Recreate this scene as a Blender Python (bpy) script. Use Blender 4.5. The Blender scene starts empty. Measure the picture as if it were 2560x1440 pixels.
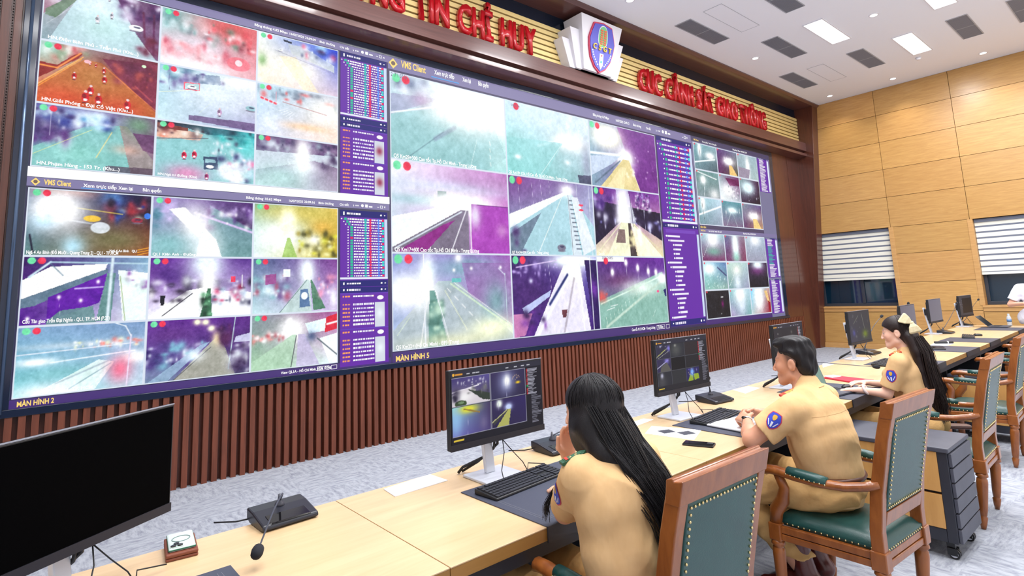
import bpy, bmesh, math, random
import numpy as np
from mathutils import Vector, Matrix, Euler
SC = bpy.context.scene
COL = SC.collection
PI = math.pi
rnd = random.Random(7)
# ---------------------------------------------------------------- camera, light, exposure
cam_d = bpy.data.cameras.new('camera'); cam_o = bpy.data.objects.new('camera', cam_d); COL.objects.link(cam_o)
CAM = Vector((0.08975, -6.01305, 1.58097))
def _rot(rx, ry, rz):
    cx, sx, cy, sy, cz, sz = math.cos(rx), math.sin(rx), math.cos(ry), math.sin(ry), math.cos(rz), math.sin(rz)
    return Matrix(((cz, -sz, 0), (sz, cz, 0), (0, 0, 1))) @ Matrix(((1, 0, 0), (0, cx, -sx), (0, sx, cx))) @ Matrix(((cy, 0, sy), (0, 1, 0), (-sy, 0, cy)))
_R = _rot(0.140034890, 0.0412976993, -0.703009921)
_r, _f, _u = _R.col[0], _R.col[1], _R.col[2]
cam_o.matrix_world = Matrix(((_r[0], _u[0], -_f[0], CAM[0]), (_r[1], _u[1], -_f[1], CAM[1]), (_r[2], _u[2], -_f[2], CAM[2]), (0, 0, 0, 1)))
cam_d.sensor_fit = 'HORIZONTAL'; cam_d.sensor_width = 36; cam_d.lens = 1416.219 / 2560 * 36
cam_d.shift_y = (536.437 - 720) / 2560
cam_d.clip_start = 0.05
SC.camera = cam_o
SC.view_settings.view_transform = 'Standard'; SC.view_settings.look = 'None'
SC.view_settings.exposure = 0.0; SC.view_settings.gamma = 1.0; SC.view_settings.use_curve_mapping = False
w = bpy.data.worlds.new('world'); SC.world = w; w.use_nodes = True
w.node_tree.nodes['Background'].inputs[0].default_value = (0.75, 0.82, 1, 1)
w.node_tree.nodes['Background'].inputs[1].default_value = 0.35
ZC = 5.99      # ceiling height
XR = 15.0      # right wall
LIGHT_W = 58   # watts of one ceiling panel
DOWN_W = 14    # watts of one downlight
# ceiling fixtures: (x0, y0) corner of each 1.25 x 0.3 panel
PANELS = [(10.06, -2.57), (12.02, -3.34), (10.05, -4.16), (8.0, -3.35), (6.0, -2.57), (6.0, -4.16), (3.9, -3.35), (1.9, -2.57), (1.9, -4.16), (-0.3, -3.35),
          (12.02, -5.2), (8.0, -5.2), (3.9, -5.2), (-0.3, -5.2), (10.05, -6.3), (6.0, -6.3), (1.9, -6.3), (12.02, -7.4), (8.0, -7.4), (3.9, -7.4), (-0.3, -7.4)]
DOWNS = [(6.87, -1.03), (10.72, -1.07), (10.67, -3.16), (14.48, -1.01), (14.48, -2.33), (14.42, -3.92), (14.42, -5.5), (3.2, -1.03), (-0.4, -1.03), (6.8, -3.3), (3.0, -3.3), (3.0, -5.0), (6.8, -5.0), (10.7, -5.0)]
def area_light(name, x, y, sx, sy, power, col, parent, z=ZC - 0.03):
    l = bpy.data.lights.new(name, 'AREA'); l.shape = 'RECTANGLE'; l.size = sx; l.size_y = sy; l.energy = power; l.color = col
    o = bpy.data.objects.new(name, l); COL.objects.link(o); o.parent = parent; o.location = (x, y, z)
    return o
# ---------------------------------------------------------------- colour and material helpers
def lin(c):
    return tuple(((v / 12.92) if v <= 0.04045 else ((v + 0.055) / 1.055) ** 2.4) for v in c)
def rgb(r, g, b):
    return lin((r / 255, g / 255, b / 255))
MATS = {}
def mat(name, col, rough=0.5, metal=0.0, spec=0.5, noise=0, nscale=20, c2=None, bump=0, bscale=200, emit=None, es=1.0, coat=0, trans=0, stretch=None, alpha=1):
    if name in MATS: return MATS[name]
    m = bpy.data.materials.new(name); m.use_nodes = True; MATS[name] = m
    nt = m.node_tree; b = nt.nodes['Principled BSDF']
    b.inputs['Base Color'].default_value = (*col, 1); b.inputs['Roughness'].default_value = rough
    b.inputs['Metallic'].default_value = metal; b.inputs['Specular IOR Level'].default_value = spec
    b.inputs['Coat Weight'].default_value = coat; b.inputs['Coat Roughness'].default_value = 0.08
    b.inputs['Transmission Weight'].default_value = trans; b.inputs['Alpha'].default_value = alpha
    if emit: b.inputs['Emission Color'].default_value = (*emit, 1); b.inputs['Emission Strength'].default_value = es
    tc = nt.nodes.new('ShaderNodeTexCoord'); mp = nt.nodes.new('ShaderNodeMapping'); nt.links.new(tc.outputs['Object'], mp.inputs[0])
    if stretch: mp.inputs['Scale'].default_value = stretch
    if c2 is not None:
        n = nt.nodes.new('ShaderNodeTexNoise'); n.inputs['Scale'].default_value = nscale; n.inputs['Detail'].default_value = 5; n.inputs['Roughness'].default_value = 0.6
        nt.links.new(mp.outputs[0], n.inputs['Vector'])
        r = nt.nodes.new('ShaderNodeValToRGB'); r.color_ramp.elements[0].position = 0.3; r.color_ramp.elements[1].position = 0.7
        r.color_ramp.elements[0].color = (*col, 1); r.color_ramp.elements[1].color = (*c2, 1)
        nt.links.new(n.outputs['Fac'], r.inputs[0]); nt.links.new(r.outputs[0], b.inputs['Base Color'])
    if bump:
        n2 = nt.nodes.new('ShaderNodeTexNoise'); n2.inputs['Scale'].default_value = bscale; n2.inputs['Detail'].default_value = 3
        nt.links.new(mp.outputs[0], n2.inputs['Vector'])
        bp = nt.nodes.new('ShaderNodeBump'); bp.inputs['Strength'].default_value = bump; bp.inputs['Distance'].default_value = 0.002
        nt.links.new(n2.outputs['Fac'], bp.inputs['Height']); nt.links.new(bp.outputs[0], b.inputs['Normal'])
    return m
def attr_mat(name, rough=0.6, emit=False, es=1.0, spec=0.4, sheen=0, bump=0):
    if name in MATS: return MATS[name]
    m = bpy.data.materials.new(name); m.use_nodes = True; MATS[name] = m
    nt = m.node_tree; b = nt.nodes['Principled BSDF']; a = nt.nodes.new('ShaderNodeAttribute'); a.attribute_name = 'Col'
    if emit:
        b.inputs['Base Color'].default_value = (0.01, 0.01, 0.012, 1); b.inputs['Roughness'].default_value = 0.35
        b.inputs['Specular IOR Level'].default_value = 0.1
        nt.links.new(a.outputs['Color'], b.inputs['Emission Color']); b.inputs['Emission Strength'].default_value = es
    else:
        nt.links.new(a.outputs['Color'], b.inputs['Base Color'])
        b.inputs['Roughness'].default_value = rough; b.inputs['Specular IOR Level'].default_value = spec
    return m
# ---------------------------------------------------------------- object helpers
def tag(o, label=None, cat=None, group=None, kind=None):
    if label: o['label'] = label
    if cat: o['category'] = cat
    if group: o['group'] = group
    if kind: o['kind'] = kind
    return o
def empty(name, loc=(0, 0, 0), rz=0, label=None, cat=None, group=None):
    o = bpy.data.objects.new(name, None); COL.objects.link(o); o.location = loc; o.rotation_euler = (0, 0, rz); o.empty_display_size = 0.05
    return tag(o, label, cat, group)
def link(name, me, m=None, parent=None, smooth=False):
    o = bpy.data.objects.new(name, me); COL.objects.link(o)
    if m is not None:
        me.materials.clear()
        for q in (m if isinstance(m, (list, tuple)) else [m]): me.materials.append(q)
    if parent: o.parent = parent
    if smooth: me.shade_smooth()
    return o
class MB:
    """collects solids; build() links them as one mesh object"""
    def __init__(s): s.v = []; s.f = []; s.mi = []; s.m = 0; s.X = Matrix.Identity(4)
    def at(s, M): s.X = M; return s
    def add(s, vs, fs):
        n = len(s.v); s.v += [tuple(s.X @ Vector(q)) for q in vs]; s.f += [tuple(i + n for i in f) for f in fs]; s.mi += [s.m] * len(fs); return s
    def box(s, x0, x1, y0, y1, z0, z1):
        return s.add([(x0, y0, z0), (x1, y0, z0), (x1, y1, z0), (x0, y1, z0), (x0, y0, z1), (x1, y0, z1), (x1, y1, z1), (x0, y1, z1)],
                     [(0, 3, 2, 1), (4, 5, 6, 7), (0, 1, 5, 4), (1, 2, 6, 5), (2, 3, 7, 6), (3, 0, 4, 7)])
    def prism(s, pts, a0, a1, axis='x'):
        """pts: closed outline in the other two axes; extruded along axis"""
        n = len(pts)
        def P(p, a): return {'x': (a, p[0], p[1]), 'y': (p[0], a, p[1]), 'z': (p[0], p[1], a)}[axis]
        A = sum(pts[i][0] * pts[(i + 1) % n][1] - pts[(i + 1) % n][0] * pts[i][1] for i in range(n))
        if (A > 0) == (axis == 'y'): pts = pts[::-1]
        vs = [P(p, a0) for p in pts] + [P(p, a1) for p in pts]
        return s.add(vs, [tuple(range(n))[::-1], tuple(range(n, 2 * n))] + [(i, (i + 1) % n, n + (i + 1) % n, n + i) for i in range(n)])
    def quad(s, a, b, c, d): return s.add([a, b, c, d], [(0, 1, 2, 3)])
    def tube(s, path, r, seg=8, caps=True, flat=1.0, up=None):
        """swept tube along path; r float or list; flat squashes the second axis"""
        path = [Vector(p) for p in path]; n = len(path); R = r if isinstance(r, (list, tuple)) else [r] * n
        vs = []; prev = None
        for i, p in enumerate(path):
            t = (path[min(i + 1, n - 1)] - path[max(i - 1, 0)]).normalized()
            if prev is None:
                a = Vector(up) if up else (Vector((0, 0, 1)) if abs(t.z) < 0.9 else Vector((1, 0, 0)))
            else: a = prev
            a = (a - t * a.dot(t)).normalized(); prev = a; b = t.cross(a)
            for k in range(seg):
                th = 2 * PI * (k + 0.5) / seg
                vs.append(p + a * math.cos(th) * R[i] * flat + b * math.sin(th) * R[i])
        fs = [(i * seg + k, i * seg + (k + 1) % seg, (i + 1) * seg + (k + 1) % seg, (i + 1) * seg + k) for i in range(n - 1) for k in range(seg)]
        if caps: fs += [tuple(range(seg))[::-1], tuple(range((n - 1) * seg, n * seg))]
        return s.add(vs, fs)
    def lathe(s, prof, c=(0, 0, 0), seg=16, tilt=None):
        """prof: (radius, z) from bottom to top around the z axis"""
        vs = []; M = tilt or Matrix.Identity(3)
        for r, z in prof:
            for k in range(seg):
                th = 2 * PI * k / seg; vs.append(Vector(c) + M @ Vector((r * math.cos(th), r * math.sin(th), z)))
        n = len(prof)
        fs = [(i * seg + k, i * seg + (k + 1) % seg, (i + 1) * seg + (k + 1) % seg, (i + 1) * seg + k) for i in range(n - 1) for k in range(seg)]
        fs += [tuple(range(seg))[::-1], tuple(range((n - 1) * seg, n * seg))]
        return s.add(vs, fs)
    def ball(s, c, r, seg=8, rings=5):
        rr = r if isinstance(r, (tuple, list)) else (r, r, r)
        vs = [(c[0], c[1], c[2] - rr[2])]; fs = []
        for i in range(1, rings):
            ph = PI * i / rings - PI / 2
            for k in range(seg):
                th = 2 * PI * k / seg; vs.append((c[0] + rr[0] * math.cos(ph) * math.cos(th), c[1] + rr[1] * math.cos(ph) * math.sin(th), c[2] + rr[2] * math.sin(ph)))
        vs.append((c[0], c[1], c[2] + rr[2])); N = len(vs) - 1
        for k in range(seg):
            fs.append((0, 1 + (k + 1) % seg, 1 + k)); fs.append((N, N - seg + k, N - seg + (k + 1) % seg))
            for i in range(rings - 2): fs.append((1 + i * seg + k, 1 + i * seg + (k + 1) % seg, 1 + (i + 1) * seg + (k + 1) % seg, 1 + (i + 1) * seg + k))
        return s.add(vs, fs)
    def build(s, name, m, parent=None, bevel=0, smooth=False, seg=2):
        me = bpy.data.meshes.new(name); me.from_pydata(s.v, [], s.f); me.update()
        if s.m: me.polygons.foreach_set('material_index', s.mi)
        o = link(name, me, m, parent)
        if s.m: me.polygons.foreach_set('material_index', s.mi)
        if smooth: me.shade_smooth()
        if bevel:
            b = o.modifiers.new('bevel', 'BEVEL'); b.width = bevel; b.segments = seg; b.limit_method = 'ANGLE'; b.angle_limit = 0.6
        return o
def T(x=0, y=0, z=0, rx=0, ry=0, rz=0): return Matrix.Translation((x, y, z)) @ Euler((rx, ry, rz)).to_matrix().to_4x4()
def text(s, size, m, name='text', parent=None, M=None, ext=0.0, off=0.0, align='LEFT', xs=1.0):
    """lettering as a mesh: local x right, y up; M places it"""
    c = bpy.data.curves.new(name, 'FONT'); c.body = s; c.size = size; c.extrude = ext; c.offset = off; c.align_x = align; c.resolution_u = 3
    o = bpy.data.objects.new(name, c); COL.objects.link(o); bpy.context.view_layer.update()
    me = bpy.data.meshes.new_from_object(o); bpy.data.objects.remove(o); bpy.data.curves.remove(c)
    me.transform((M or Matrix.Identity(4)) @ Matrix.Diagonal((xs, 1, 1, 1)))
    return link(name, me, m, parent)
def copy_tree(o, parent=None):
    c = o.copy(); COL.objects.link(c); c.parent = parent
    for ch in list(o.children): copy_tree(ch, c)
    return c
def join_meshes(name, objs, m, parent):
    """several freshly made meshes into one object"""
    bm = bmesh.new()
    for o in objs: bm.from_mesh(o.data)
    me = bpy.data.meshes.new(name); bm.to_mesh(me); bm.free()
    for o in objs: bpy.data.objects.remove(o)
    return link(name, me, m, parent)
# ---------------------------------------------------------------- materials
M_WOODR = None
def wood(name, c1, c2, rough=0.35, grain=(1, 12, 12), scale=3, coat=0.0, spec=0.5, tone=False):
    if name in MATS: return MATS[name]
    m = mat(name, c1, rough, c2=None, coat=coat, spec=spec); nt = m.node_tree; b = nt.nodes['Principled BSDF']
    mp = [n for n in nt.nodes if n.type == 'MAPPING'][0]; mp.inputs['Scale'].default_value = grain
    n = nt.nodes.new('ShaderNodeTexNoise'); n.inputs['Scale'].default_value = scale; n.inputs['Detail'].default_value = 8; n.inputs['Roughness'].default_value = 0.65; n.inputs['Distortion'].default_value = 0.6
    nt.links.new(mp.outputs[0], n.inputs['Vector'])
    r = nt.nodes.new('ShaderNodeValToRGB'); r.color_ramp.elements[0].position = 0.32; r.color_ramp.elements[1].position = 0.68
    r.color_ramp.elements[0].color = (*c1, 1); r.color_ramp.elements[1].color = (*c2, 1); nt.links.new(n.outputs['Fac'], r.inputs[0])
    if tone:
        a = nt.nodes.new('ShaderNodeAttribute'); a.attribute_name = 'Col'; mx = nt.nodes.new('ShaderNodeMix'); mx.data_type = 'RGBA'; mx.blend_type = 'MULTIPLY'; mx.inputs[0].default_value = 1
        nt.links.new(r.outputs[0], mx.inputs[6]); nt.links.new(a.outputs['Color'], mx.inputs[7]); nt.links.new(mx.outputs[2], b.inputs['Base Color'])
    else: nt.links.new(r.outputs[0], b.inputs['Base Color'])
    return m
W_PANEL = wood('veneer_wall', rgb(186, 140, 82), rgb(206, 162, 100), 0.28, (1, 1.2, 14), 2.2, tone=True)
W_SILL = wood('veneer_sill', rgb(190, 142, 84), rgb(208, 162, 102), 0.4, (1, 1.2, 14), 2.2)
W_DESK = wood('veneer_desk', rgb(204, 172, 130), rgb(216, 186, 146), 0.28, (1.0, 10, 10), 2.0, spec=0.5)
W_EDGE = wood('veneer_edge', rgb(150, 108, 54), rgb(166, 122, 64), 0.4, (1.0, 10, 10), 2.0)
W_DARK = wood('mahogany_panel', rgb(74, 38, 28), rgb(98, 52, 38), 0.3, (10, 10, 0.6), 2.5, coat=0.2)
W_SLAT = wood('mahogany_slat', rgb(92, 46, 30), rgb(118, 62, 42), 0.45, (10, 10, 0.6), 2.5)
W_TRIM = wood('mahogany_glossy', rgb(86, 52, 48), rgb(104, 66, 60), 0.28, (0.5, 10, 10), 2.5, coat=0.35)
W_CHAIR = wood('chair_beech', rgb(124, 66, 26), rgb(158, 92, 42), 0.3, (4, 4, 1), 5, coat=0.3)
LEATHER = mat('green_leather', rgb(24, 66, 64), 0.32, c2=rgb(30, 76, 72), nscale=9, bump=0.25, bscale=260, spec=0.5)
BRASS = mat('brass_nail', rgb(226, 205, 150), 0.25, metal=1.0)
BLACK = mat('black_plastic', rgb(26, 27, 31), 0.42, bump=0.05)
BLACKG = mat('black_gloss', rgb(12, 12, 15), 0.12)
DGREY = mat('dark_grey_laminate', rgb(66, 68, 80), 0.5, c2=rgb(76, 78, 90), nscale=6)
CHAR = mat('charcoal_laminate', rgb(40, 42, 52), 0.5)
SILVER = mat('silver_metal', rgb(214, 218, 228), 0.4, metal=0.25)
MATPAD = mat('blue_grey_leather', rgb(62, 66, 82), 0.5, bump=0.15, bscale=300)
WHITEP = mat('white_paper', rgb(240, 240, 244), 0.7)
CABLE = mat('black_cable', rgb(20, 20, 24), 0.5)
# ---------------------------------------------------------------- the room shell
XL, YB = -3.6, -9.0
def struct(o): o['kind'] = 'structure'; return o
CARPET = mat('carpet', rgb(172, 176, 186), 0.95, spec=0.1)
def carpet_nodes():
    nt = CARPET.node_tree; b = nt.nodes['Principled BSDF']; mp = [n for n in nt.nodes if n.type == 'MAPPING'][0]
    def noise(sc, stretch, det=4):
        m2 = nt.nodes.new('ShaderNodeMapping'); m2.inputs['Scale'].default_value = stretch; nt.links.new(mp.outputs[0], m2.inputs[0])
        n = nt.nodes.new('ShaderNodeTexNoise'); n.inputs['Scale'].default_value = sc; n.inputs['Detail'].default_value = det; n.inputs['Roughness'].default_value = 0.7
        nt.links.new(m2.outputs[0], n.inputs['Vector']); return n
    ck = nt.nodes.new('ShaderNodeTexChecker'); ck.inputs['Scale'].default_value = 2.0; nt.links.new(mp.outputs[0], ck.inputs['Vector'])
    n1 = noise(9, (1, 3.5, 1)); n2 = noise(9, (3.5, 1, 1)); mx = nt.nodes.new('ShaderNodeMix'); mx.data_type = 'FLOAT'
    nt.links.new(ck.outputs['Fac'], mx.inputs[0]); nt.links.new(n1.outputs['Fac'], mx.inputs[2]); nt.links.new(n2.outputs['Fac'], mx.inputs[3])
    r = nt.nodes.new('ShaderNodeValToRGB'); e = r.color_ramp.elements
    e[0].position = 0.30; e[0].color = (*rgb(128, 132, 146), 1); e[1].position = 0.60; e[1].color = (*rgb(174, 178, 187), 1)
    x = e.new(0.47); x.color = (*rgb(158, 162, 172), 1)
    nt.links.new(mx.outputs[0], r.inputs[0]); nt.links.new(r.outputs[0], b.inputs['Base Color'])
    bp = nt.nodes.new('ShaderNodeBump'); bp.inputs['Strength'].default_value = 0.5; bp.inputs['Distance'].default_value = 0.004
    n3 = noise(180, (1, 1, 1), 2); nt.links.new(n3.outputs['Fac'], bp.inputs['Height']); nt.links.new(bp.outputs[0], b.inputs['Normal'])
carpet_nodes()
struct(MB().box(XL, XR + 0.4, YB, 0.3, -0.1, 0).build('floor', CARPET))
CEIL = mat('ceiling_paint', rgb(245, 246, 250), 0.7)
struct(MB().box(XL, XR + 0.4, YB, -0.52, ZC, ZC + 0.1).build('ceiling', CEIL))
WPL = mat('plain_wall_paint', rgb(240, 238, 236), 0.7)
struct(MB().box(XL - 0.1, XL, YB, 0.3, 0, ZC).build('wall_left', WPL))
struct(MB().box(XL, XR + 0.4, YB - 0.1, YB, 0, ZC).build('wall_back', WPL))
# front wall: backing, slatted wainscot, side panels with perforated grooves
LEDW, LZ0, LZ1 = 13.156, 0.86, 4.56
wf = MB(); wf.box(XL, XR + 0.4, 0.04, 0.3, 0, ZC)
x = -0.10
wf2 = MB()
while x < 14.05:
    wf2.box(x, x + 0.046, -0.022, 0.04, 0.0, 0.80); x += 0.081
struct(wf.build('wall_front', W_DARK))
struct(wf2.build('trim_3', W_SLAT))
pn = MB()
PX = [XL] + [-1.95 + 0.095 * k for k in range(0, 20)]
PX = [XL, -1.2, -1.0, -0.78, -0.56, -0.38, -0.30]
pn.box(XL, -1.2, 0.0, 0.05, 0, 4.66)
edges = [-1.2, -0.98, -0.76, -0.54, -0.335, -0.215, -0.16]
edges = [-1.15, -0.93, -0.73, -0.53, -0.37, -0.255, -0.172, -0.10]
for a, c in zip(edges[:-1], edges[1:]): pn.box(a + 0.012, c - 0.012, 0.0, 0.05, 0, 4.66)
pn.box(13.32, 14.08, 0.0, 0.05, 0, 4.66); pn.box(14.1, 14.72, 0.0, 0.05, 0, 4.66)
struct(pn.build('trim_4', W_DARK, bevel=0.002))
pf = MB()   # perforations in the grooves between the left panels
for c in edges[1:-1]:
    for k in range(150):
        pf.lathe([(0.0045, 0), (0.0045, 0.003)], (c, 0.037, 0.9 + k * 0.025), 6, Matrix.Rotation(PI / 2, 3, 'X'))
struct(pf.build('trim_5', mat('groove_hole', rgb(14, 8, 8), 0.9)))
# glossy cornice, gold frieze, soffit below the ceiling
cor = MB()
cor.prism([(0.04, 4.655), (-0.25, 4.69), (-0.25, 4.755), (-0.16, 4.765), (-0.16, 4.81), (-0.25, 4.82), (-0.25, 5.03), (0.04, 5.03)], XL, 14.7, 'x')
struct(cor.build('trim_1', W_TRIM, bevel=0.004))
GOLD = mat('gold_lacquer', rgb(238, 212, 142), 0.38, metal=0.1, spec=0.6)
gf = MB()
for k in range(8):
    z = 5.00 + k * 0.089; gf.box(XL, 14.7, -0.10, -0.06, z + 0.012, z + 0.089 - 0.012)
struct(gf.build('trim_2', GOLD, bevel=0.003))
NAVY = mat('navy_gloss', rgb(22, 30, 46), 0.15)
struct(MB().box(XL, 14.7, -0.06, 0.05, 5.0, ZC).build('trim_6', NAVY))
bm_ = MB(); bm_.prism([(0.04, 5.93), (-0.50, 5.93), (-0.55, 5.965), (-0.55, 6.08), (0.04, 6.08)], XL, XR, 'x')
struct(bm_.build('trim_7', W_TRIM))
# leaning pier at the right end of the portal
pr = MB(); pr.prism([(0.05, 0), (-0.05, 0), (-0.50, 5.93), (0.05, 5.93)], 14.7, 15.02, 'x')
struct(pr.build('trim_8', W_DARK, bevel=0.004))
# right wall: veneer panels with fine joints, window openings
def toned(mb, name, m, tones):
    o = mb.build(name, m); me = o.data; a = me.color_attributes.new('Col', 'FLOAT_COLOR', 'CORNER')
    arr = np.ones((len(me.loops), 4), np.float32)
    for p in me.polygons:
        t = tones[p.index // 6]
        for l in p.loop_indices: arr[l, :3] = t
    a.data.foreach_set('color', arr.ravel()); return o
rw = MB(); tones = []
def panel(y0, y1, z0, z1, g=0.004, x0=15.0, x1=15.14):
    rw.box(x0, x1, min(y0, y1) + g, max(y0, y1) - g, z0 + g, z1 - g)
    t = rnd.uniform(0.9, 1.08); tones.append((t * rnd.uniform(0.99, 1.04), t, t * rnd.uniform(0.93, 1.0)))
ye = [0.0, -1.75, -3.19, -4.95, -6.4, -8.1, -9.0]
for z0, z1 in [(2.745, 3.44), (3.44, 4.09), (4.09, 4.735), (4.735, 5.38), (5.38, 5.99)]:
    for a, c in zip(ye[:-1], ye[1:]): panel(a, c, z0, z1)
for a, c in [(-1.75, -3.19), (-4.95, -6.4), (-8.1, -9.0)]:
    for z0, z1 in [(0.12, 0.86), (0.86, 1.49), (1.49, 2.13), (2.13, 2.745)]: panel(a, c, z0, z1)
for a, c in [(0.0, -1.75), (-3.19, -4.95), (-6.4, -8.1)]:
    panel(a, a * 0.45 + c * 0.55 if a else -0.6, 0.12, 0.84); panel(a * 0.45 + c * 0.55 if a else -0.6, c, 0.12, 0.84)
rwo = toned(rw, 'wall_right', W_PANEL, tones); struct(rwo)
bk = MB(); bk.box(15.30, 15.40, YB, 0.3, 0, ZC); struct(bk.build('wall_right_backing', mat('joint_brown', rgb(96, 62, 34), 0.8)))  # plain brown backing, seen in the gaps between the veneer panels
for a, c in [(-1.75, -3.19), (-4.95, -6.4), (-8.1, -9.0)]: pass
jb = MB(); jb.box(15.141, 15.30, YB, 0.04, 2.745, ZC)
for a, c in [(-1.75, -3.19), (-4.95, -6.4), (-8.1, -9.0)]: jb.box(15.141, 15.30, c, a, 0, 2.745)
jb.box(15.141, 15.30, YB, 0.04, 0, 0.9)
struct(jb.build('wall_right_core', MATS['joint_brown']))
sl = MB()
for a, c in [(0.0, -1.75), (-3.19, -4.95), (-6.4, -8.1)]:
    sl.box(14.965, 15.28, c + 0.0, a, 0.925, 0.97); sl.box(14.985, 15.14, c, a, 0.845, 0.925)
for a, c in [(-1.75, -3.19), (-4.95, -6.4)]:
    for y in (a, c): sl.box(14.992, 15.28, y - 0.045, y + 0.045, 0.97, 2.745)
struct(sl.build('trim_9', W_SILL, bevel=0.004))
struct(MB().box(14.975, 15.14, YB, -0.05, 0, 0.12).build('baseboard_right', W_SILL, bevel=0.004))
GLASSN = mat('night_glass', rgb(14, 40, 58), 0.04, spec=0.9)
WFR = mat('window_frame_dark', rgb(52, 56, 66), 0.4)
STRIPE = mat('blind_fabric_white', rgb(238, 236, 222), 0.8); STRIPEG = mat('blind_fabric_grey', rgb(112, 118, 134), 0.8)
for n, (a, c) in enumerate([(-0.05, -1.705), (-3.235, -4.905), (-6.445, -8.055)]):
    wn = empty('window_%d' % (n + 1), (15.2, 0, 0)); wn['kind'] = 'structure'
    f = MB(); f.box(0.0, 0.06, c, a, 0.97, 1.04); f.box(0.0, 0.06, c, a, 2.68, 2.745); f.box(0, 0.06, c, c + 0.06, 1.04, 2.68); f.box(0, 0.06, a - 0.06, a, 1.04, 2.68)
    mid = (a * 0.45 + c * 0.55); f.box(-0.01, 0.05, mid - 0.03, mid + 0.03, 1.04, 2.68)
    f.build('window_frame', WFR, wn, bevel=0.004)
    MB().box(0.03, 0.04, c + 0.06, mid - 0.03, 1.04, 2.68).build('pane', GLASSN, wn)
    MB().box(0.03, 0.04, mid + 0.03, a - 0.06, 1.04, 2.68).build('pane', GLASSN, wn)
    if n == 2: continue
    bl = empty('roller_blind', (15.10, (a + c) / 2, 2.74), label=['striped white and grey roller blind half lowered over the window beside the dark portal pier', 'striped white and grey roller blind on the window behind the bottles at the right edge'][n], cat='blind', group='striped roller blinds')
    hw = (a - c) / 2 - 0.005; s1 = MB(); s2 = MB(); z = -0.06
    MB().box(-0.03, 0.04, -hw, hw, -0.07, 0.0).build('headrail', STRIPEG, bl, bevel=0.006)
    k = 0
    while z > -1.03:
        s1.box(0.0, 0.003, -hw, hw, z - 0.082, z); s2.box(0.0006, 0.003, -hw, hw, z - 0.1175, z - 0.0825); z -= 0.118; k += 1
    s1.build('fabric_bands', STRIPE, bl); s2.build('sheer_bands', STRIPEG, bl)
    MB().box(-0.004, 0.012, -hw, hw, z - 0.03, z + 0.02).build('bottom_bar', STRIPE, bl)
# ---------------------------------------------------------------- ceiling fittings
DIFF = mat('lit_diffuser', (1, 1, 1), 0.5, emit=(1, 1, 1), es=3.0)
WHT = mat('white_enamel', rgb(232, 232, 236), 0.4)
names = {0: 'lit ceiling panel nearest the portal, between two grey vents', 1: 'lit ceiling panel nearest the veneer wall', 2: 'lit ceiling panel cut by the top edge of the photo'}
for i, (x, y) in enumerate(PANELS):
    e = empty('ceiling_light', (x + 0.625, y + 0.15, ZC), label=names.get(i, 'rectangular lit ceiling panel above the operators outside the view'), cat='ceiling light', group='rectangular ceiling lights')
    f = MB(); f.box(-0.645, 0.645, -0.17, -0.15, -0.012, 0.0); f.box(-0.645, 0.645, 0.15, 0.17, -0.012, 0.0); f.box(-0.645, -0.625, -0.15, 0.15, -0.012, 0); f.box(0.625, 0.645, -0.15, 0.15, -0.012, 0)
    f.build('frame', WHT, e); MB().box(-0.625, 0.625, -0.15, 0.15, -0.006, -0.001).build('diffuser', DIFF, e)
    area_light('panel_lamp', 0, 0, 1.2, 0.28, LIGHT_W, (0.97, 0.98, 1.0), e, z=-0.016)
dn = {0: 'round downlight above the crest', 1: 'round downlight near the portal beam between grey vents', 2: 'round downlight between the two nearest lit panels', 3: 'round downlight in the corner by the portal pier', 4: 'middle one of the round downlights along the veneer wall', 5: 'right one of the round downlights along the veneer wall'}
for i, (x, y) in enumerate(DOWNS):
    e = empty('downlight', (x, y, ZC), label=dn.get(i, 'small round ceiling downlight outside the view'), cat='downlight', group='round ceiling downlights')
    MB().lathe([(0.075, -0.006), (0.078, 0.0), (0.055, 0.0), (0.055, -0.004)], seg=20).build('trim_ring', WHT, e)
    MB().lathe([(0.054, -0.008), (0.054, -0.004)], seg=20).build('lamp_lens', DIFF, e)
    l = bpy.data.lights.new('spot', 'SPOT'); l.energy = DOWN_W * 4; l.spot_size = 1.9; l.spot_blend = 0.8; l.shadow_soft_size = 0.05; l.color = (1, 0.97, 0.92)
    lo = bpy.data.objects.new('downlight_lamp', l); COL.objects.link(lo); lo.parent = e; lo.location = (0, 0, -0.02)
VG = mat('vent_grey', rgb(140, 142, 150), 0.5); VD = mat('vent_dark', rgb(104, 106, 114), 0.7)
vl = ['grey slotted ceiling vent closest to the crest', 'grey slotted vent left of the nearest lit panel', 'grey slotted vent in the corner beside the faint hatch', 'grey slotted vent between two lit panels', 'grey slotted vent at upper right with bright cross bar', 'grey slotted vent cut by the top edge left of centre', 'grey slotted vent in the top right corner of the photo']
for i, (x, y) in enumerate([(8.2, -1.23), (10.1, -1.79), (12.14, -1.17), (12.06, -2.53), (12.0, -4.14), (8.1, -2.59), (12.0, -4.95)]):
    e = empty('ceiling_vent', (x + 0.61, y + 0.14, ZC), label=vl[i], cat='vent', group='grey slotted ceiling vents')
    f = MB(); f.box(-0.625, 0.625, -0.155, -0.14, -0.01, 0); f.box(-0.625, 0.625, 0.14, 0.155, -0.01, 0); f.box(-0.625, -0.61, -0.14, 0.14, -0.01, 0); f.box(0.61, 0.625, -0.14, 0.14, -0.01, 0); f.box(-0.008, 0.008, -0.14, 0.14, -0.01, 0)
    f.build('frame', mat('vent_frame', rgb(170, 172, 178), 0.5), e); MB().box(-0.61, 0.61, -0.14, 0.14, -0.003, -0.001).build('backing', VD, e)
    s = MB(); k = -0.60
    while k < 0.6:
        s.box(k, k + 0.012, -0.14, 0.14, -0.008, -0.0035); k += 0.025
    s.build('slats', VG, e)
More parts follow.
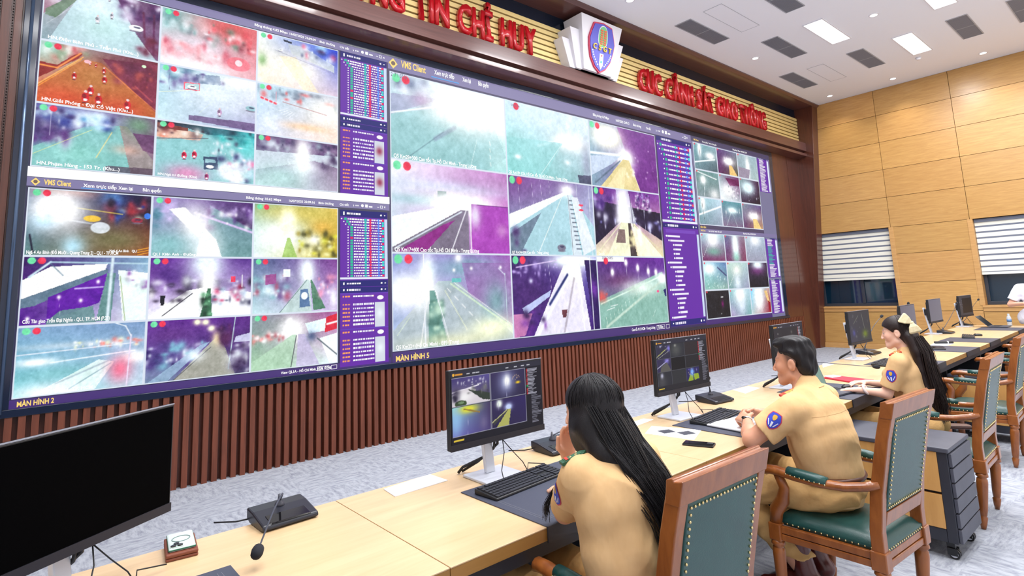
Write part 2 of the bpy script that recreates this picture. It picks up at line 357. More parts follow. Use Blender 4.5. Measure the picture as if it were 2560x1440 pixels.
for i, (x, y) in enumerate([(8.15, -1.82), (12.2, -1.75)]):
    f = MB()
    for b in [(-0.62, 0.62, -0.165, -0.155), (-0.62, 0.62, 0.155, 0.165), (-0.62, -0.61, -0.155, 0.155), (0.61, 0.62, -0.155, 0.155)]: f.box(*b, -0.004, 0)
    e = empty('access_hatch', (x + 0.62, y + 0.16, ZC), label=['flush white ceiling hatch below the vent near the crest', 'flush white ceiling hatch beside the corner vent'][i], cat='hatch', group='flush ceiling hatches')
    f.build('frame', mat('hatch_joint', rgb(188, 190, 196), 0.6), e); MB().box(-0.61, 0.61, -0.155, 0.155, -0.003, -0.0005).build('hatch_door', CEIL, e)
e = empty('smoke_detector', (13.55, -3.05, ZC), label='tiny round white smoke detector by the lit panel near the veneer wall', cat='smoke detector')
MB().lathe([(0.03, -0.045), (0.045, -0.03), (0.055, 0.0)], seg=16).build('housing', WHT, e, smooth=True)
# ---------------------------------------------------------------- picture painter for the lit screens (numpy, sRGB in, linear out)
class Pic:
    def __init__(s, nx, ny, c00, c10=None, c01=None, c11=None, seed=1):
        s.nx, s.ny = nx, ny; s.U, s.V = np.meshgrid(np.linspace(0, 1, nx), np.linspace(0, 1, ny))
        c10 = c10 or c00; c01 = c01 or c00; c11 = c11 or c10 if c01 is c00 else (c11 or c01)
        A = [np.array(c, float) / 255 for c in (c00, c10, c01, c11)]
        U, V = s.U[..., None], s.V[..., None]
        s.I = (A[0] * (1 - U) + A[1] * U) * (1 - V) + (A[2] * (1 - U) + A[3] * U) * V
        s.r = np.random.RandomState(seed); s.asp = 16 / 9
    def mixm(s, m, c): s.I = s.I * (1 - m[..., None]) + np.array(c, float) / 255 * m[..., None]; return s
    def g(s, x, y, rx, ry, c, a=1.0):      # soft glow
        return s.mixm(np.clip(a * np.exp(-((s.U - x) / rx) ** 2 - ((s.V - y) / ry) ** 2), 0, 1), c)
    def e(s, x, y, rx, ry, c, a=1.0):      # ellipse
        d = ((s.U - x) / rx) ** 2 + ((s.V - y) / ry) ** 2; return s.mixm(a * np.clip((1.15 - d) / 0.3, 0, 1), c)
    def p(s, pts, c, a=1.0, c2=None):      # polygon
        m = np.zeros(s.U.shape, bool); n = len(pts)
        for i in range(n):
            (x1, y1), (x2, y2) = pts[i], pts[(i + 1) % n]
            if y1 == y2: continue
            m ^= ((y1 > s.V) != (y2 > s.V)) & (s.U < (x2 - x1) * (s.V - y1) / (y2 - y1) + x1)
        return s.mixm(m * a, c)
    def l(s, x0, y0, x1, y1, wd, c, a=1.0): # line, wd in tile heights
        dx, dy = (x1 - x0) * s.asp, y1 - y0; L = dx * dx + dy * dy
        t = np.clip((((s.U - x0) * s.asp) * dx + (s.V - y0) * dy) / L, 0, 1)
        d = np.hypot((s.U - x0) * s.asp - t * dx, s.V - y0 - t * dy)
        return s.mixm(a * np.clip((wd - d) / (wd * 0.6 + 0.004), 0, 1), c)
    def n(s, x0, y0, x1, y1, k, sz, cols, a=0.7):  # scattered blotches
        for i in range(k):
            x, y = s.r.uniform(x0, x1), s.r.uniform(y0, y1); q = sz * s.r.uniform(0.4, 1.3)
            s.g(x, y, q * 0.6 * s.r.uniform(0.5, 1.6), q * s.r.uniform(0.5, 1.6), cols[s.r.randint(len(cols))], a)
        return s
    def dots(s, x=0.06, gr=True, y=0.06):
        if gr: s.e(x, y, 0.03, 0.05, (110, 215, 160))
        return s.e(x + 0.075, y, 0.03, 0.05, (226, 56, 84))
    def grain(s, a=0.02):
        for gx, gy, am in ((9, 7, 0.014), (26, 16, 0.018), (60, 34, 0.022)):
            G = s.r.normal(0, am, (gy, gx)); G = np.stack([np.interp(np.linspace(0, gx - 1, s.nx), np.arange(gx), q) for q in G]); G = np.stack([np.interp(np.linspace(0, gy - 1, s.ny), np.arange(gy), q) for q in G.T]).T
            s.I += G[..., None] * np.array((1.0, 0.95, 1.05))
        s.I = np.clip((s.I - 0.5) * 1.1 + 0.53, 0, 1)
        lo = s.r.normal(0, a, (s.ny, s.nx)); s.I += lo[..., None]; return s
    def border(s, c=(225, 235, 245)):
        m = np.zeros(s.U.shape); m[0] = m[-1] = 1; m[:, 0] = m[:, -1] = 1; return s.mixm(m, c)
SCREEN = attr_mat('lit_screen', emit=True, es=1.0)
def pic_mesh(name, pic, x0, x1, z0, z1, y, parent, m=None, mono=False):
    """pic as a grid in the xz plane at depth y (front faces -y)"""
    nx, ny = pic.nx, pic.ny
    X, Z = np.meshgrid(np.linspace(x0, x1, nx), np.linspace(z1, z0, ny))
    co = np.stack([X, np.full_like(X, y), Z], -1).reshape(-1, 3)
    i = np.arange(nx * ny).reshape(ny, nx); q = np.stack([i[1:, :-1], i[1:, 1:], i[:-1, 1:], i[:-1, :-1]], -1).reshape(-1, 4)
    me = bpy.data.meshes.new(name); me.vertices.add(len(co)); me.vertices.foreach_set('co', co.astype(np.float32).ravel())
    me.loops.add(q.size); me.loops.foreach_set('vertex_index', q.ravel().astype(np.int32))
    me.polygons.add(len(q)); me.polygons.foreach_set('loop_start', np.arange(0, q.size, 4, dtype=np.int32)); me.update(calc_edges=True)
    I = np.clip(pic.I, 0, 1); L = np.where(I <= 0.04045, I / 12.92, ((I + 0.055) / 1.055) ** 2.4)
    a = me.color_attributes.new('Col', 'FLOAT_COLOR', 'POINT')
    a.data.foreach_set('color', np.concatenate([L.reshape(-1, 3), np.ones((nx * ny, 1))], 1).astype(np.float32).ravel())
    return link(name, me, m or SCREEN, parent)
W_ = (255, 255, 255); PU = (92, 30, 150); DP = (46, 22, 84)
def road(P, vx, vy, xl, xr, c, a=1.0):     # carriageway running from a vanishing point to the bottom edge
    return P.p([(vx - 0.01, vy), (vx + 0.01, vy), (xr, 1.02), (xl, 1.02)], c, a)
def bike(P, x, y, h, c=(210, 40, 60)):
    P.e(x, y, h * 0.17, h * 0.42, c); P.e(x - h * 0.05, y - h * 0.1, h * 0.1, h * 0.2, tuple(int(v * 0.5) for v in c), 0.7); P.e(x, y - h * 0.5, h * 0.07, h * 0.12, (225, 200, 200)); P.e(x, y + h * 0.22, h * 0.09, h * 0.12, (240, 232, 236)); P.e(x, y + h * 0.5, h * 0.14, h * 0.07, (60, 30, 50), 0.6); return P
def car(P, x, y, h, c=W_, wn=(60, 60, 90)):
    P.e(x, y + h * 0.42, h * 0.5, h * 0.12, (90, 84, 110), 0.5); P.e(x, y, h * 0.5, h * 0.42, c); P.e(x + h * 0.05, y - h * 0.12, h * 0.26, h * 0.13, wn, 0.8); P.e(x, y + h * 0.45, h * 0.5, h * 0.12, (120, 110, 130), 0.6); return P
NL = (150, 100)
def tiles_TL():
    T_ = []
    P = Pic(*NL, (175, 165, 170), (120, 70, 120), (140, 165, 175), (120, 120, 140))
    P.p([(0.05, 1.02), (0.32, 0.0), (0.62, 0.0), (0.98, 1.02)], (178, 205, 214)); P.g(0.45, 0.25, 0.2, 0.35, (225, 238, 246), 0.9); P.g(0.5, 0.6, 0.25, 0.3, (190, 228, 226), 0.7)
    P.p([(0, 0), (0.25, 0), (0.1, 0.4), (0, 0.6)], (150, 110, 130)); P.n(0, 0, 0.2, 0.35, 14, 0.07, [(120, 40, 80), (235, 230, 240), (60, 20, 90)]); P.p([(0.02, 0.6), (0.02, 0.5), (0.33, 0.02), (0.36, 0.02), (0.1, 0.62)], (96, 124, 96), 0.8)
    P.p([(0.58, 0), (1, 0), (1, 1), (0.95, 0.95), (0.78, 0.6)], (116, 84, 120)); P.n(0.62, 0, 1, 0.35, 26, 0.07, [(70, 20, 80), (200, 180, 220), (50, 30, 80), (235, 235, 250)]); P.l(0.84, 0.2, 0.86, 0.62, 0.03, (100, 40, 80)); P.l(0.94, 0.2, 0.95, 0.9, 0.03, (90, 35, 80)); P.n(0.8, 0.6, 1, 0.9, 8, 0.06, [(110, 30, 60)])
    P.l(0.03, 0.75, 0.4, 0.05, 0.006, (230, 235, 240), 0.7); P.l(0.7, 0.5, 0.98, 1.0, 0.006, (230, 235, 230), 0.7); car(P, 0.78, 0.5, 0.13); bike(P, 0.44, 0.5, 0.13, (200, 205, 215)); bike(P, 0.56, 0.38, 0.1, (190, 190, 205)); bike(P, 0.53, 0.1, 0.08, (120, 100, 130)); T_.append(P)
    P = Pic(*NL, (140, 195, 195), (215, 120, 130), (235, 190, 205), (215, 150, 160), 3)
    P.n(0, 0.05, 0.6, 0.4, 30, 0.07, [(90, 150, 150), (240, 245, 250), (200, 225, 230), (70, 90, 100)]); P.g(0.7, 0.1, 0.3, 0.25, (214, 70, 70), 0.8); P.n(0.45, 0.1, 1, 0.5, 30, 0.06, [(220, 80, 90), (250, 240, 245), (150, 40, 60), (90, 130, 110)])
    P.g(0.35, 0.55, 0.35, 0.14, (222, 214, 226), 0.9); P.n(0, 0.55, 0.7, 0.85, 34, 0.07, [(240, 150, 160), (255, 240, 245), (200, 90, 110)]); P.g(0.3, 0.95, 0.5, 0.18, (255, 250, 252), 0.9); P.e(0.8, 0.75, 0.13, 0.13, (232, 110, 125), 0.8); P.e(0.8, 0.73, 0.04, 0.06, (255, 220, 225)); T_.append(P)
    P = Pic(*NL, (230, 238, 235), (30, 60, 190), (250, 240, 215), (210, 190, 210), 4)
    P.p([(0.35, 0.12), (0.55, 0.1), (0.95, 0.35), (0.95, 0.5), (0.4, 0.3)], (180, 190, 205)); P.g(0.85, 0.12, 0.16, 0.16, (20, 50, 190), 0.95); P.g(0.78, 0.05, 0.08, 0.1, (190, 235, 255), 0.9); P.n(0.5, 0.05, 0.95, 0.3, 14, 0.05, [(240, 250, 255), (20, 30, 90), (220, 80, 120)])
    P.g(0.45, 0.6, 0.35, 0.3, (255, 250, 232), 0.95); P.p([(0.25, 0.4), (0.45, 0.35), (0.75, 1), (0.55, 1)], (250, 234, 196), 0.6); P.g(0.05, 0.55, 0.05, 0.12, (110, 160, 90), 0.8); P.l(0.2, 0.3, 0.95, 0.52, 0.01, (150, 150, 175), 0.7); car(P, 0.26, 0.28, 0.05, (230, 235, 240)); P.p([(0.3, 0.04), (0.4, 0.06), (0.4, 0.1), (0.3, 0.08)], (30, 40, 60)); T_.append(P)
    P = Pic(*NL, (160, 180, 170), (110, 30, 50), (214, 90, 50), (196, 40, 44), 5)
    P.g(0.1, 0.1, 0.2, 0.2, (150, 200, 190), 0.9); P.n(0.05, 0.02, 0.35, 0.25, 24, 0.06, [(230, 150, 150), (240, 240, 235), (190, 60, 70), (130, 160, 130)]); P.p([(0.35, 0.2), (0.5, 0.2), (1, 0.85), (1, 1), (0, 1), (0, 0.72)], (184, 104, 52)); P.g(0.45, 0.45, 0.2, 0.25, (186, 124, 66), 0.9); P.g(0.2, 0.9, 0.3, 0.2, (214, 78, 44), 0.8); P.g(0.7, 0.95, 0.2, 0.2, (206, 66, 40), 0.7)
    P.p([(0.5, 0.12), (1, 0.05), (1, 0.9), (0.62, 0.35)], (122, 42, 66), 0.95); P.g(0.75, 0.2, 0.2, 0.15, (84, 28, 60), 0.7); P.n(0.6, 0.1, 1, 0.6, 14, 0.05, [(150, 60, 80), (90, 30, 50), (190, 90, 80)]); P.e(0.87, 0.12, 0.02, 0.025, (210, 240, 200))
    P.p([(0, 0.35), (0.14, 0.36), (0.27, 0.14), (0.34, 0.1), (0.3, 0.2), (0.0, 0.62)], (140, 40, 36)); P.l(0, 0.4, 0.14, 0.41, 0.02, (240, 150, 70)); P.l(0.14, 0.41, 0.32, 0.1, 0.02, (235, 140, 70)); P.l(0, 0.72, 0.34, 0.16, 0.014, (244, 176, 90)); P.l(0.0, 0.76, 0.33, 0.2, 0.01, (250, 160, 60)); P.l(0.52, 0.25, 1, 0.88, 0.01, (232, 130, 80)); P.l(0.8, 0.5, 0.96, 0.72, 0.02, (200, 90, 90), 0.6)
    for bx, by, bh in [(0.28, 0.5, 0.12), (0.53, 0.48, 0.13), (0.52, 0.33, 0.1), (0.42, 0.7, 0.16), (0.38, 0.82, 0.19), (0.49, 0.83, 0.18), (0.74, 0.85, 0.18), (0.4, 0.24, 0.06), (0.45, 0.26, 0.06)]: bike(P, bx, by, bh, (205, 30, 40))
    P.e(0.38, 0.22, 0.03, 0.03, (240, 180, 190)); T_.append(P)
    P = Pic(*NL, (140, 185, 205), (245, 250, 250), (200, 228, 235), (150, 150, 190), 6)
    P.g(0.55, 0.4, 0.4, 0.35, (226, 236, 246), 0.8); P.n(0, 0.0, 0.35, 0.35, 26, 0.07, [(90, 140, 160), (220, 240, 245), (110, 90, 150)]); P.p([(0.35, 0.08), (0.6, 0.02), (0.62, 0.2), (0.38, 0.24)], (110, 130, 160), 0.8); P.n(0.35, 0.05, 0.65, 0.22, 10, 0.06, [(70, 60, 120), (220, 230, 240)]); P.g(0.75, 0.1, 0.15, 0.1, W_, 0.9); P.l(0.0, 0.52, 0.3, 0.4, 0.008, (246, 244, 200)); P.l(0.4, 0.8, 0.55, 0.5, 0.006, (230, 240, 210), 0.8)
    P.p([(0.24, 0.26), (0.4, 0.24), (0.4, 0.38), (0.24, 0.4)], (240, 100, 120)); P.p([(0.25, 0.275), (0.39, 0.255), (0.39, 0.365), (0.25, 0.385)], (180, 210, 215)); car(P, 0.32, 0.33, 0.09, (235, 245, 240)); P.p([(0.3, 0.85), (1, 0.83), (1, 0.99), (0.3, 0.94)], (90, 60, 110), 0.7); bike(P, 0.61, 0.72, 0.14, (190, 150, 190)); car(P, 0.95, 0.55, 0.12, (150, 190, 200)); P.l(0.09, 0.1, 0.1, 0.45, 0.006, (90, 70, 130)); T_.append(P)
    P = Pic(*NL, (190, 225, 240), (190, 190, 205), (200, 210, 235), (250, 225, 205), 7)
    P.n(0, 0.05, 1, 0.25, 24, 0.06, [(120, 140, 160), (235, 240, 245), (230, 90, 90), (90, 100, 120)]); P.l(0.05, 0.28, 0.22, 0.36, 0.03, (240, 240, 245)); [P.l(0.05 + k * 0.05, 0.285 + k * 0.022, 0.07 + k * 0.05, 0.295 + k * 0.022, 0.03, (225, 60, 80)) for k in range(4)]; P.l(0.22, 0.12, 0.22, 0.36, 0.01, (240, 150, 160))
    [P.l(0.25 + k * 0.03, 0.5 + k * 0.03, 0.36 + k * 0.02, 0.42 + k * 0.02, 0.008, (240, 245, 255)) for k in range(5)]; P.g(0.85, 0.4, 0.22, 0.3, (255, 255, 245), 0.95); P.l(0.3, 0.3, 0.85, 0.42, 0.012, (180, 130, 130)); P.g(0.6, 0.75, 0.3, 0.08, (250, 200, 150), 0.7); P.l(0.8, 0.1, 0.82, 0.5, 0.01, (250, 250, 250)); P.g(0.15, 0.75, 0.1, 0.2, (230, 240, 255), 0.8); T_.append(P)
    P = Pic(*NL, (60, 50, 130), (110, 70, 110), (110, 160, 160), (150, 130, 140), 8)
    P.g(0.35, 0.15, 0.4, 0.16, (190, 220, 240), 0.9); P.p([(0, 0.7), (0.4, 0.28), (0.68, 0.2), (0.82, 1), (0, 1)], (128, 186, 184)); P.g(0.35, 0.75, 0.25, 0.2, (140, 206, 196), 0.8); P.p([(0.68, 0.2), (0.75, 0.2), (1, 0.75), (1, 1), (0.8, 1)], (150, 140, 140)); P.n(0, 0.08, 0.65, 0.28, 44, 0.06, [(30, 40, 140), (235, 245, 255), (80, 150, 200), (40, 20, 80), (210, 240, 250)])
    P.n(0, 0.3, 0.25, 0.6, 20, 0.07, [(220, 225, 240), (50, 30, 90), (90, 50, 120)]); P.g(0.85, 0.15, 0.14, 0.18, (110, 150, 120), 0.9); P.p([(0.8, 0.3), (1, 0.3), (1, 0.62), (0.9, 0.58)], (100, 60, 100), 0.9); P.l(0.0, 0.82, 0.45, 0.33, 0.008, (214, 220, 150)); P.l(0.5, 0.78, 0.62, 0.33, 0.012, (226, 210, 140)); P.g(0.75, 0.6, 0.12, 0.08, (220, 170, 150), 0.6); P.p([(0.58, 0.9), (1, 0.88), (1, 1), (0.58, 1)], (80, 60, 80), 0.7); P.l(0.12, 0.1, 0.12, 0.5, 0.005, (200, 200, 220)); T_.append(P)
    P = Pic(*NL, (40, 24, 40), (60, 160, 170), (150, 210, 215), (150, 160, 200), 9)
    P.p([(0, 0.1), (0.3, 0.08), (0.5, 0.15), (0.95, 0.1), (1, 0.3), (1, 1), (0, 1)], (140, 196, 200)); P.p([(0, 0.1), (0.28, 0.12), (0.45, 0.16), (0.42, 0.28), (0, 0.3)], (224, 190, 170)); P.p([(0, 0.04), (0.3, 0.08), (0.3, 0.14), (0, 0.13)], (120, 60, 50)); P.n(0, 0.1, 0.45, 0.28, 18, 0.05, [(240, 240, 235), (120, 40, 40), (60, 30, 40), (230, 120, 90)]); P.l(0, 0.33, 0.5, 0.22, 0.012, (90, 90, 100)); P.g(0.9, 0.25, 0.15, 0.3, (80, 200, 200), 0.8); P.n(0.5, 0.02, 1, 0.25, 14, 0.06, [(20, 110, 120), (60, 200, 200), (20, 40, 60)])
    P.g(0.3, 0.9, 0.2, 0.15, (230, 130, 180), 0.8); P.n(0.55, 0.25, 0.85, 0.5, 16, 0.04, [(240, 240, 250), (60, 50, 80), (220, 230, 240)]); [bike(P, a, b, 0.15, (210, 24, 70)) for a, b in [(0.27, 0.58), (0.37, 0.55)]]; P.p([(0.46, 0.56), (0.6, 0.55), (0.62, 0.78), (0.47, 0.8)], (60, 80, 110)); P.p([(0.48, 0.6), (0.58, 0.6), (0.59, 0.66), (0.48, 0.67)], (150, 190, 200)); P.e(0.53, 0.74, 0.04, 0.03, W_); P.n(0.62, 0.5, 0.98, 0.98, 44, 0.06, [(245, 245, 255), (60, 60, 110), (120, 200, 210), (230, 110, 160), (190, 220, 240)], 0.9); P.n(0.64, 0.6, 0.95, 0.98, 16, 0.09, [W_, (230, 240, 250)], 0.8); bike(P, 0.5, 0.93, 0.13, (170, 60, 120)); T_.append(P)
    P = Pic(*NL, (90, 70, 110), (120, 90, 130), (190, 225, 225), (170, 160, 180), 10)
    P.n(0, 0.05, 1, 0.3, 50, 0.06, [(40, 30, 70), (150, 160, 180), (210, 220, 230), (90, 60, 110)]); P.p([(0, 0.32), (1, 0.25), (1, 0.5), (0.7, 0.4), (0, 0.7)], (200, 214, 224), 0.9); P.g(0.55, 0.35, 0.09, 0.4, W_, 1.3); P.g(0.55, 0.55, 0.2, 0.15, (245, 250, 255), 0.9); P.g(0.3, 0.8, 0.3, 0.25, (176, 216, 212), 0.8); P.n(0.8, 0.2, 1, 0.5, 14, 0.06, [(70, 50, 90), (220, 225, 235)]); T_.append(P)
    for i, P in enumerate(T_): P.dots(gr=True) if i not in (0,) else P
    return T_
def tiles_BL():
    T_ = []
    P = Pic(*NL, (60, 80, 120), (40, 24, 60), (90, 130, 130), (160, 80, 30), 11)
    P.g(0.3, 0.02, 0.3, 0.1, (190, 130, 110), 0.7); P.g(0.85, 0.1, 0.14, 0.2, (24, 20, 60), 0.9); P.g(0.66, 0.1, 0.05, 0.07, (170, 230, 255)); P.g(0.66, 0.1, 0.1, 0.14, (50, 110, 190), 0.8); P.g(0.7, 0.75, 0.3, 0.2, (112, 112, 70), 0.8); P.n(0.62, 0.15, 1, 0.4, 26, 0.06, [(170, 50, 60), (230, 230, 200), (20, 60, 160), (30, 20, 40)]); P.l(0.3, 0.25, 0.75, 0.33, 0.014, (235, 210, 90), 0.8); P.l(0.05, 0.4, 0.5, 0.5, 0.02, (220, 235, 250), 0.5)
    P.g(0.22, 0.3, 0.22, 0.3, (255, 255, 255), 1.4); P.g(0.12, 0.5, 0.1, 0.12, (200, 235, 255), 0.8); P.g(0.36, 0.86, 0.1, 0.16, (190, 235, 255), 0.9); P.e(0.5, 0.42, 0.07, 0.05, (240, 196, 60), 0.9); P.e(0.57, 0.56, 0.08, 0.09, (235, 245, 255), 0.8); car(P, 0.88, 0.42, 0.1, (150, 50, 70)); P.e(0.97, 0.34, 0.03, 0.05, (60, 120, 220)); [P.l(0.9, 0.9 + k * 0.04, 1.0, 0.86 + k * 0.04, 0.01, (250, 170, 40)) for k in range(3)]; P.l(0.03, 0.7, 0.06, 0.95, 0.02, (20, 15, 40)); T_.append(P)
    P = Pic(*NL, (150, 140, 190), (70, 30, 100), (120, 170, 170), (120, 140, 140), 12)
    P.p([(0.55, 0.1), (1, 0.5), (1, 1), (0.5, 1)], (110, 156, 160), 0.8); P.n(0.5, 0.1, 1, 0.35, 20, 0.06, [(200, 180, 230), (50, 24, 80), (90, 50, 130)]); P.l(0.4, 0.24, 1.0, 0.55, 0.03, (200, 180, 225)); P.n(0.35, 0.2, 0.95, 0.5, 14, 0.05, [(70, 30, 90), W_]); P.n(0, 0.1, 0.2, 0.5, 18, 0.06, [(210, 190, 240), (80, 130, 150)]); P.p([(0.15, 0.2), (0.3, 0.15), (0.62, 0.7), (0.68, 1.0), (0.42, 1.0), (0.45, 0.7)], W_, 0.8); P.g(0.4, 0.45, 0.16, 0.35, W_, 1.0); P.g(0.52, 0.85, 0.14, 0.3, (245, 252, 255), 1.1); P.g(0.15, 0.8, 0.2, 0.2, (140, 196, 200), 0.8); T_.append(P)
    P = Pic(*NL, (120, 170, 150), (222, 190, 90), (230, 245, 250), (180, 160, 40), 13)
    P.g(0.5, 0.15, 0.5, 0.2, (206, 186, 80), 0.8); P.g(0.8, 0.4, 0.15, 0.15, (226, 170, 60), 0.7); P.g(0.3, 0.6, 0.28, 0.3, (250, 255, 255), 1.1); P.g(0.4, 0.25, 0.08, 0.15, (255, 255, 210), 1.2); P.g(0.36, 0.45, 0.08, 0.35, (255, 255, 230), 0.9); P.n(0.5, 0.5, 1, 0.95, 44, 0.05, [(220, 220, 60), (60, 60, 20), (250, 250, 200), (150, 130, 30)]); P.g(0.7, 0.65, 0.08, 0.1, (255, 255, 245), 1.0); P.p([(0.38, 0.62), (0.41, 0.62), (0.5, 1), (0.32, 1)], (150, 190, 90), 0.8); T_.append(P)
    P = Pic(*NL, (60, 24, 96), (120, 160, 190), (90, 30, 150), (235, 250, 245), 14)
    P.p([(0, 0.35), (0.2, 0.15), (0.65, 0.1), (0.63, 0.2), (0, 0.62)], (248, 252, 255)); P.l(0.05, 0.3, 0.2, 0.08, 0.025, (200, 225, 235)); P.l(0.2, 0.08, 1.0, 0.1, 0.02, (170, 200, 215)); P.l(0.2, 0.1, 0.3, 0.28, 0.012, (90, 120, 140)); P.p([(0, 0.62), (0.65, 0.18), (0.66, 0.25), (0.1, 0.72), (0, 0.75)], (96, 120, 140)); P.p([(0.2, 0.6), (0.66, 0.24), (0.6, 0.7), (0.2, 0.95)], (96, 24, 160)); P.l(0.4, 0.48, 0.62, 0.46, 0.02, (190, 170, 230)); P.p([(0.58, 0.98), (0.65, 0.25), (0.72, 0.25), (0.7, 0.98)], (100, 140, 140)); P.p([(0.2, 0.95), (0.3, 0.8), (0.55, 0.75), (0.58, 1), (0.2, 1)], (100, 140, 140), 0.9)
    P.p([(0.74, 0.2), (1, 0.25), (1, 1), (0.8, 1)], (232, 250, 246)); P.n(0.8, 0.2, 1, 0.5, 16, 0.05, [(180, 190, 200), (120, 50, 150), W_]); P.l(0.76, 0.3, 0.82, 1, 0.012, (150, 170, 120)); P.l(0.69, 0.02, 0.67, 1, 0.035, (206, 222, 232)); [P.g(a, b, 0.015, 0.03, W_) for a, b in [(0.28, 0.6), (0.45, 0.66), (0.58, 0.38), (0.06, 0.9)]]; P.l(0.28, 0.6, 0.3, 0.9, 0.005, W_, 0.6); T_.append(P)
    P = Pic(*NL, (90, 30, 140), (80, 40, 130), (240, 245, 250), (240, 245, 250), 15)
    P.g(0.2, 0.3, 0.2, 0.18, (60, 20, 110), 0.8); P.n(0, 0.38, 1, 0.55, 40, 0.06, [(20, 14, 30), (240, 240, 250), (120, 100, 150)]); P.g(0.53, 0.1, 0.2, 0.3, (225, 240, 250), 1.1); P.g(0.55, 0.45, 0.08, 0.3, W_, 1.2); P.p([(0, 0.95), (0.35, 0.55), (0.52, 0.5), (0.5, 1), (0, 1)], (246, 248, 250)); P.p([(0.6, 0.55), (1, 0.6), (1, 1), (0.6, 1)], (244, 246, 252)); P.n(0.6, 0.5, 1, 0.8, 34, 0.05, [(190, 40, 90), W_, (60, 60, 90), (180, 200, 220)]); P.n(0, 0.55, 0.35, 0.95, 16, 0.06, [(40, 30, 50), W_]); P.p([(0.55, 0.52), (0.58, 0.52), (0.6, 1), (0.48, 1)], (60, 110, 80)); P.n(0.5, 0.6, 0.58, 1, 14, 0.05, [(20, 40, 30), (150, 220, 170)]); P.l(0.9, 0.3, 0.9, 0.5, 0.015, W_); P.p([(0.78, 0.32), (0.83, 0.32), (0.83, 0.42), (0.78, 0.42)], (220, 60, 90)); P.l(0.13, 0.95, 0.4, 0.6, 0.012, (30, 30, 40)); P.p([(0.1, 0.62), (0.15, 0.62), (0.14, 0.78), (0.11, 0.78)], (20, 20, 30)); T_.append(P)
    P = Pic(*NL, (90, 110, 150), (120, 60, 140), (190, 220, 225), (200, 180, 220), 16)
    P.n(0, 0.3, 0.4, 0.75, 40, 0.07, [(240, 250, 255), (90, 60, 120), (170, 60, 90), (150, 200, 210)]); P.p([(0.14, 0.3), (0.26, 0.28), (0.26, 0.46), (0.14, 0.48)], (150, 80, 140)); P.p([(0.34, 0.2), (0.42, 0.2), (0.42, 0.34), (0.34, 0.34)], (230, 245, 250)); P.g(0.62, 0.25, 0.1, 0.3, (240, 252, 255), 1.2); P.p([(0.6, 0.4), (0.65, 0.4), (0.68, 1), (0.3, 1)], (190, 214, 208), 0.8); P.p([(0.66, 0.4), (0.68, 0.4), (0.85, 0.95), (0.7, 0.98)], (70, 120, 90), 0.9); P.l(0.62, 0.4, 0.3, 1, 0.01, (90, 110, 120)); P.p([(0.54, 0.58), (0.63, 0.57), (0.66, 0.9), (0.53, 0.92)], (90, 120, 160)); P.e(0.59, 0.7, 0.04, 0.07, (230, 240, 250)); P.l(0.77, 0.02, 0.76, 0.6, 0.008, (150, 160, 180)); P.n(0.75, 0.35, 1, 0.7, 14, 0.06, [(230, 150, 180), (250, 240, 250), (110, 60, 130)]); P.g(0.95, 0.75, 0.05, 0.2, (240, 240, 250)); T_.append(P)
    P = Pic(*NL, (124, 160, 196), (120, 150, 190), (120, 200, 205), (190, 210, 225), 17)
    P.g(0.5, 0.3, 0.6, 0.05, (200, 214, 224), 0.7); P.n(0.4, 0.25, 0.95, 0.36, 34, 0.03, [(250, 250, 255), (230, 120, 110), (240, 240, 200)]); P.l(0.0, 0.4, 0.9, 0.33, 0.014, (216, 225, 238)); P.l(0.25, 0.54, 0.92, 0.45, 0.016, (226, 235, 246)); P.g(0.15, 0.52, 0.15, 0.06, (240, 248, 255), 1.2); P.g(0.3, 0.7, 0.3, 0.12, (124, 186, 190), 0.7); P.p([(0.28, 0.85), (0.62, 0.55), (0.75, 0.6), (0.6, 1), (0.1, 1)], (236, 250, 244), 0.75); P.l(0.3, 0.85, 0.7, 0.58, 0.02, (170, 190, 200)); P.l(0.4, 0.95, 0.72, 0.62, 0.015, (150, 180, 190)); P.g(0.92, 0.55, 0.12, 0.1, (250, 255, 255), 1.2); P.g(0.8, 0.72, 0.1, 0.2, (240, 110, 140), 0.9); P.l(0.86, 1.0, 0.88, 0.2, 0.016, (226, 210, 235)); P.l(0.88, 0.22, 0.83, 0.06, 0.014, (235, 240, 250)); P.l(0.83, 0.06, 0.74, 0.0, 0.012, (245, 250, 255)); P.g(0.2, 0.95, 0.25, 0.12, (245, 250, 255), 0.9); T_.append(P)
    P = Pic(*NL, (100, 40, 150), (90, 40, 130), (120, 140, 170), (60, 50, 90), 18)
    P.g(0.2, 0.25, 0.25, 0.2, (90, 44, 120), 0.7); [P.g(a, b, 0.035, 0.05, (255, 255, 215), 1.2) for a, b in [(0.46, 0.06), (0.54, 0.07), (0.6, 0.18)]]; P.n(0, 0.4, 0.55, 0.75, 50, 0.06, [(235, 245, 255), (70, 50, 120), (130, 200, 215), (40, 24, 90)]); P.p([(0.64, 0.35), (0.7, 0.35), (0.85, 1.0), (0.25, 1.0)], (160, 160, 150)); P.p([(0.5, 0.45), (0.6, 0.4), (0.2, 1.0), (0.02, 1.0)], (150, 180, 205), 0.8); P.g(0.66, 0.35, 0.05, 0.12, (250, 230, 180), 1.0); P.n(0.68, 0.1, 0.8, 0.5, 14, 0.07, [(50, 20, 60), (90, 40, 90)]); P.l(0.84, 0.0, 0.78, 0.9, 0.014, (190, 220, 220)); P.p([(0.85, 0.35), (1, 0.3), (1, 0.45), (0.83, 0.45)], (190, 190, 220)); P.n(0.8, 0.5, 1, 1, 20, 0.08, [(240, 248, 255), (50, 30, 70)]); P.l(0.6, 0.5, 0.25, 1, 0.01, (60, 60, 70)); P.g(0.45, 0.62, 0.08, 0.1, (240, 250, 255), 0.9); T_.append(P)
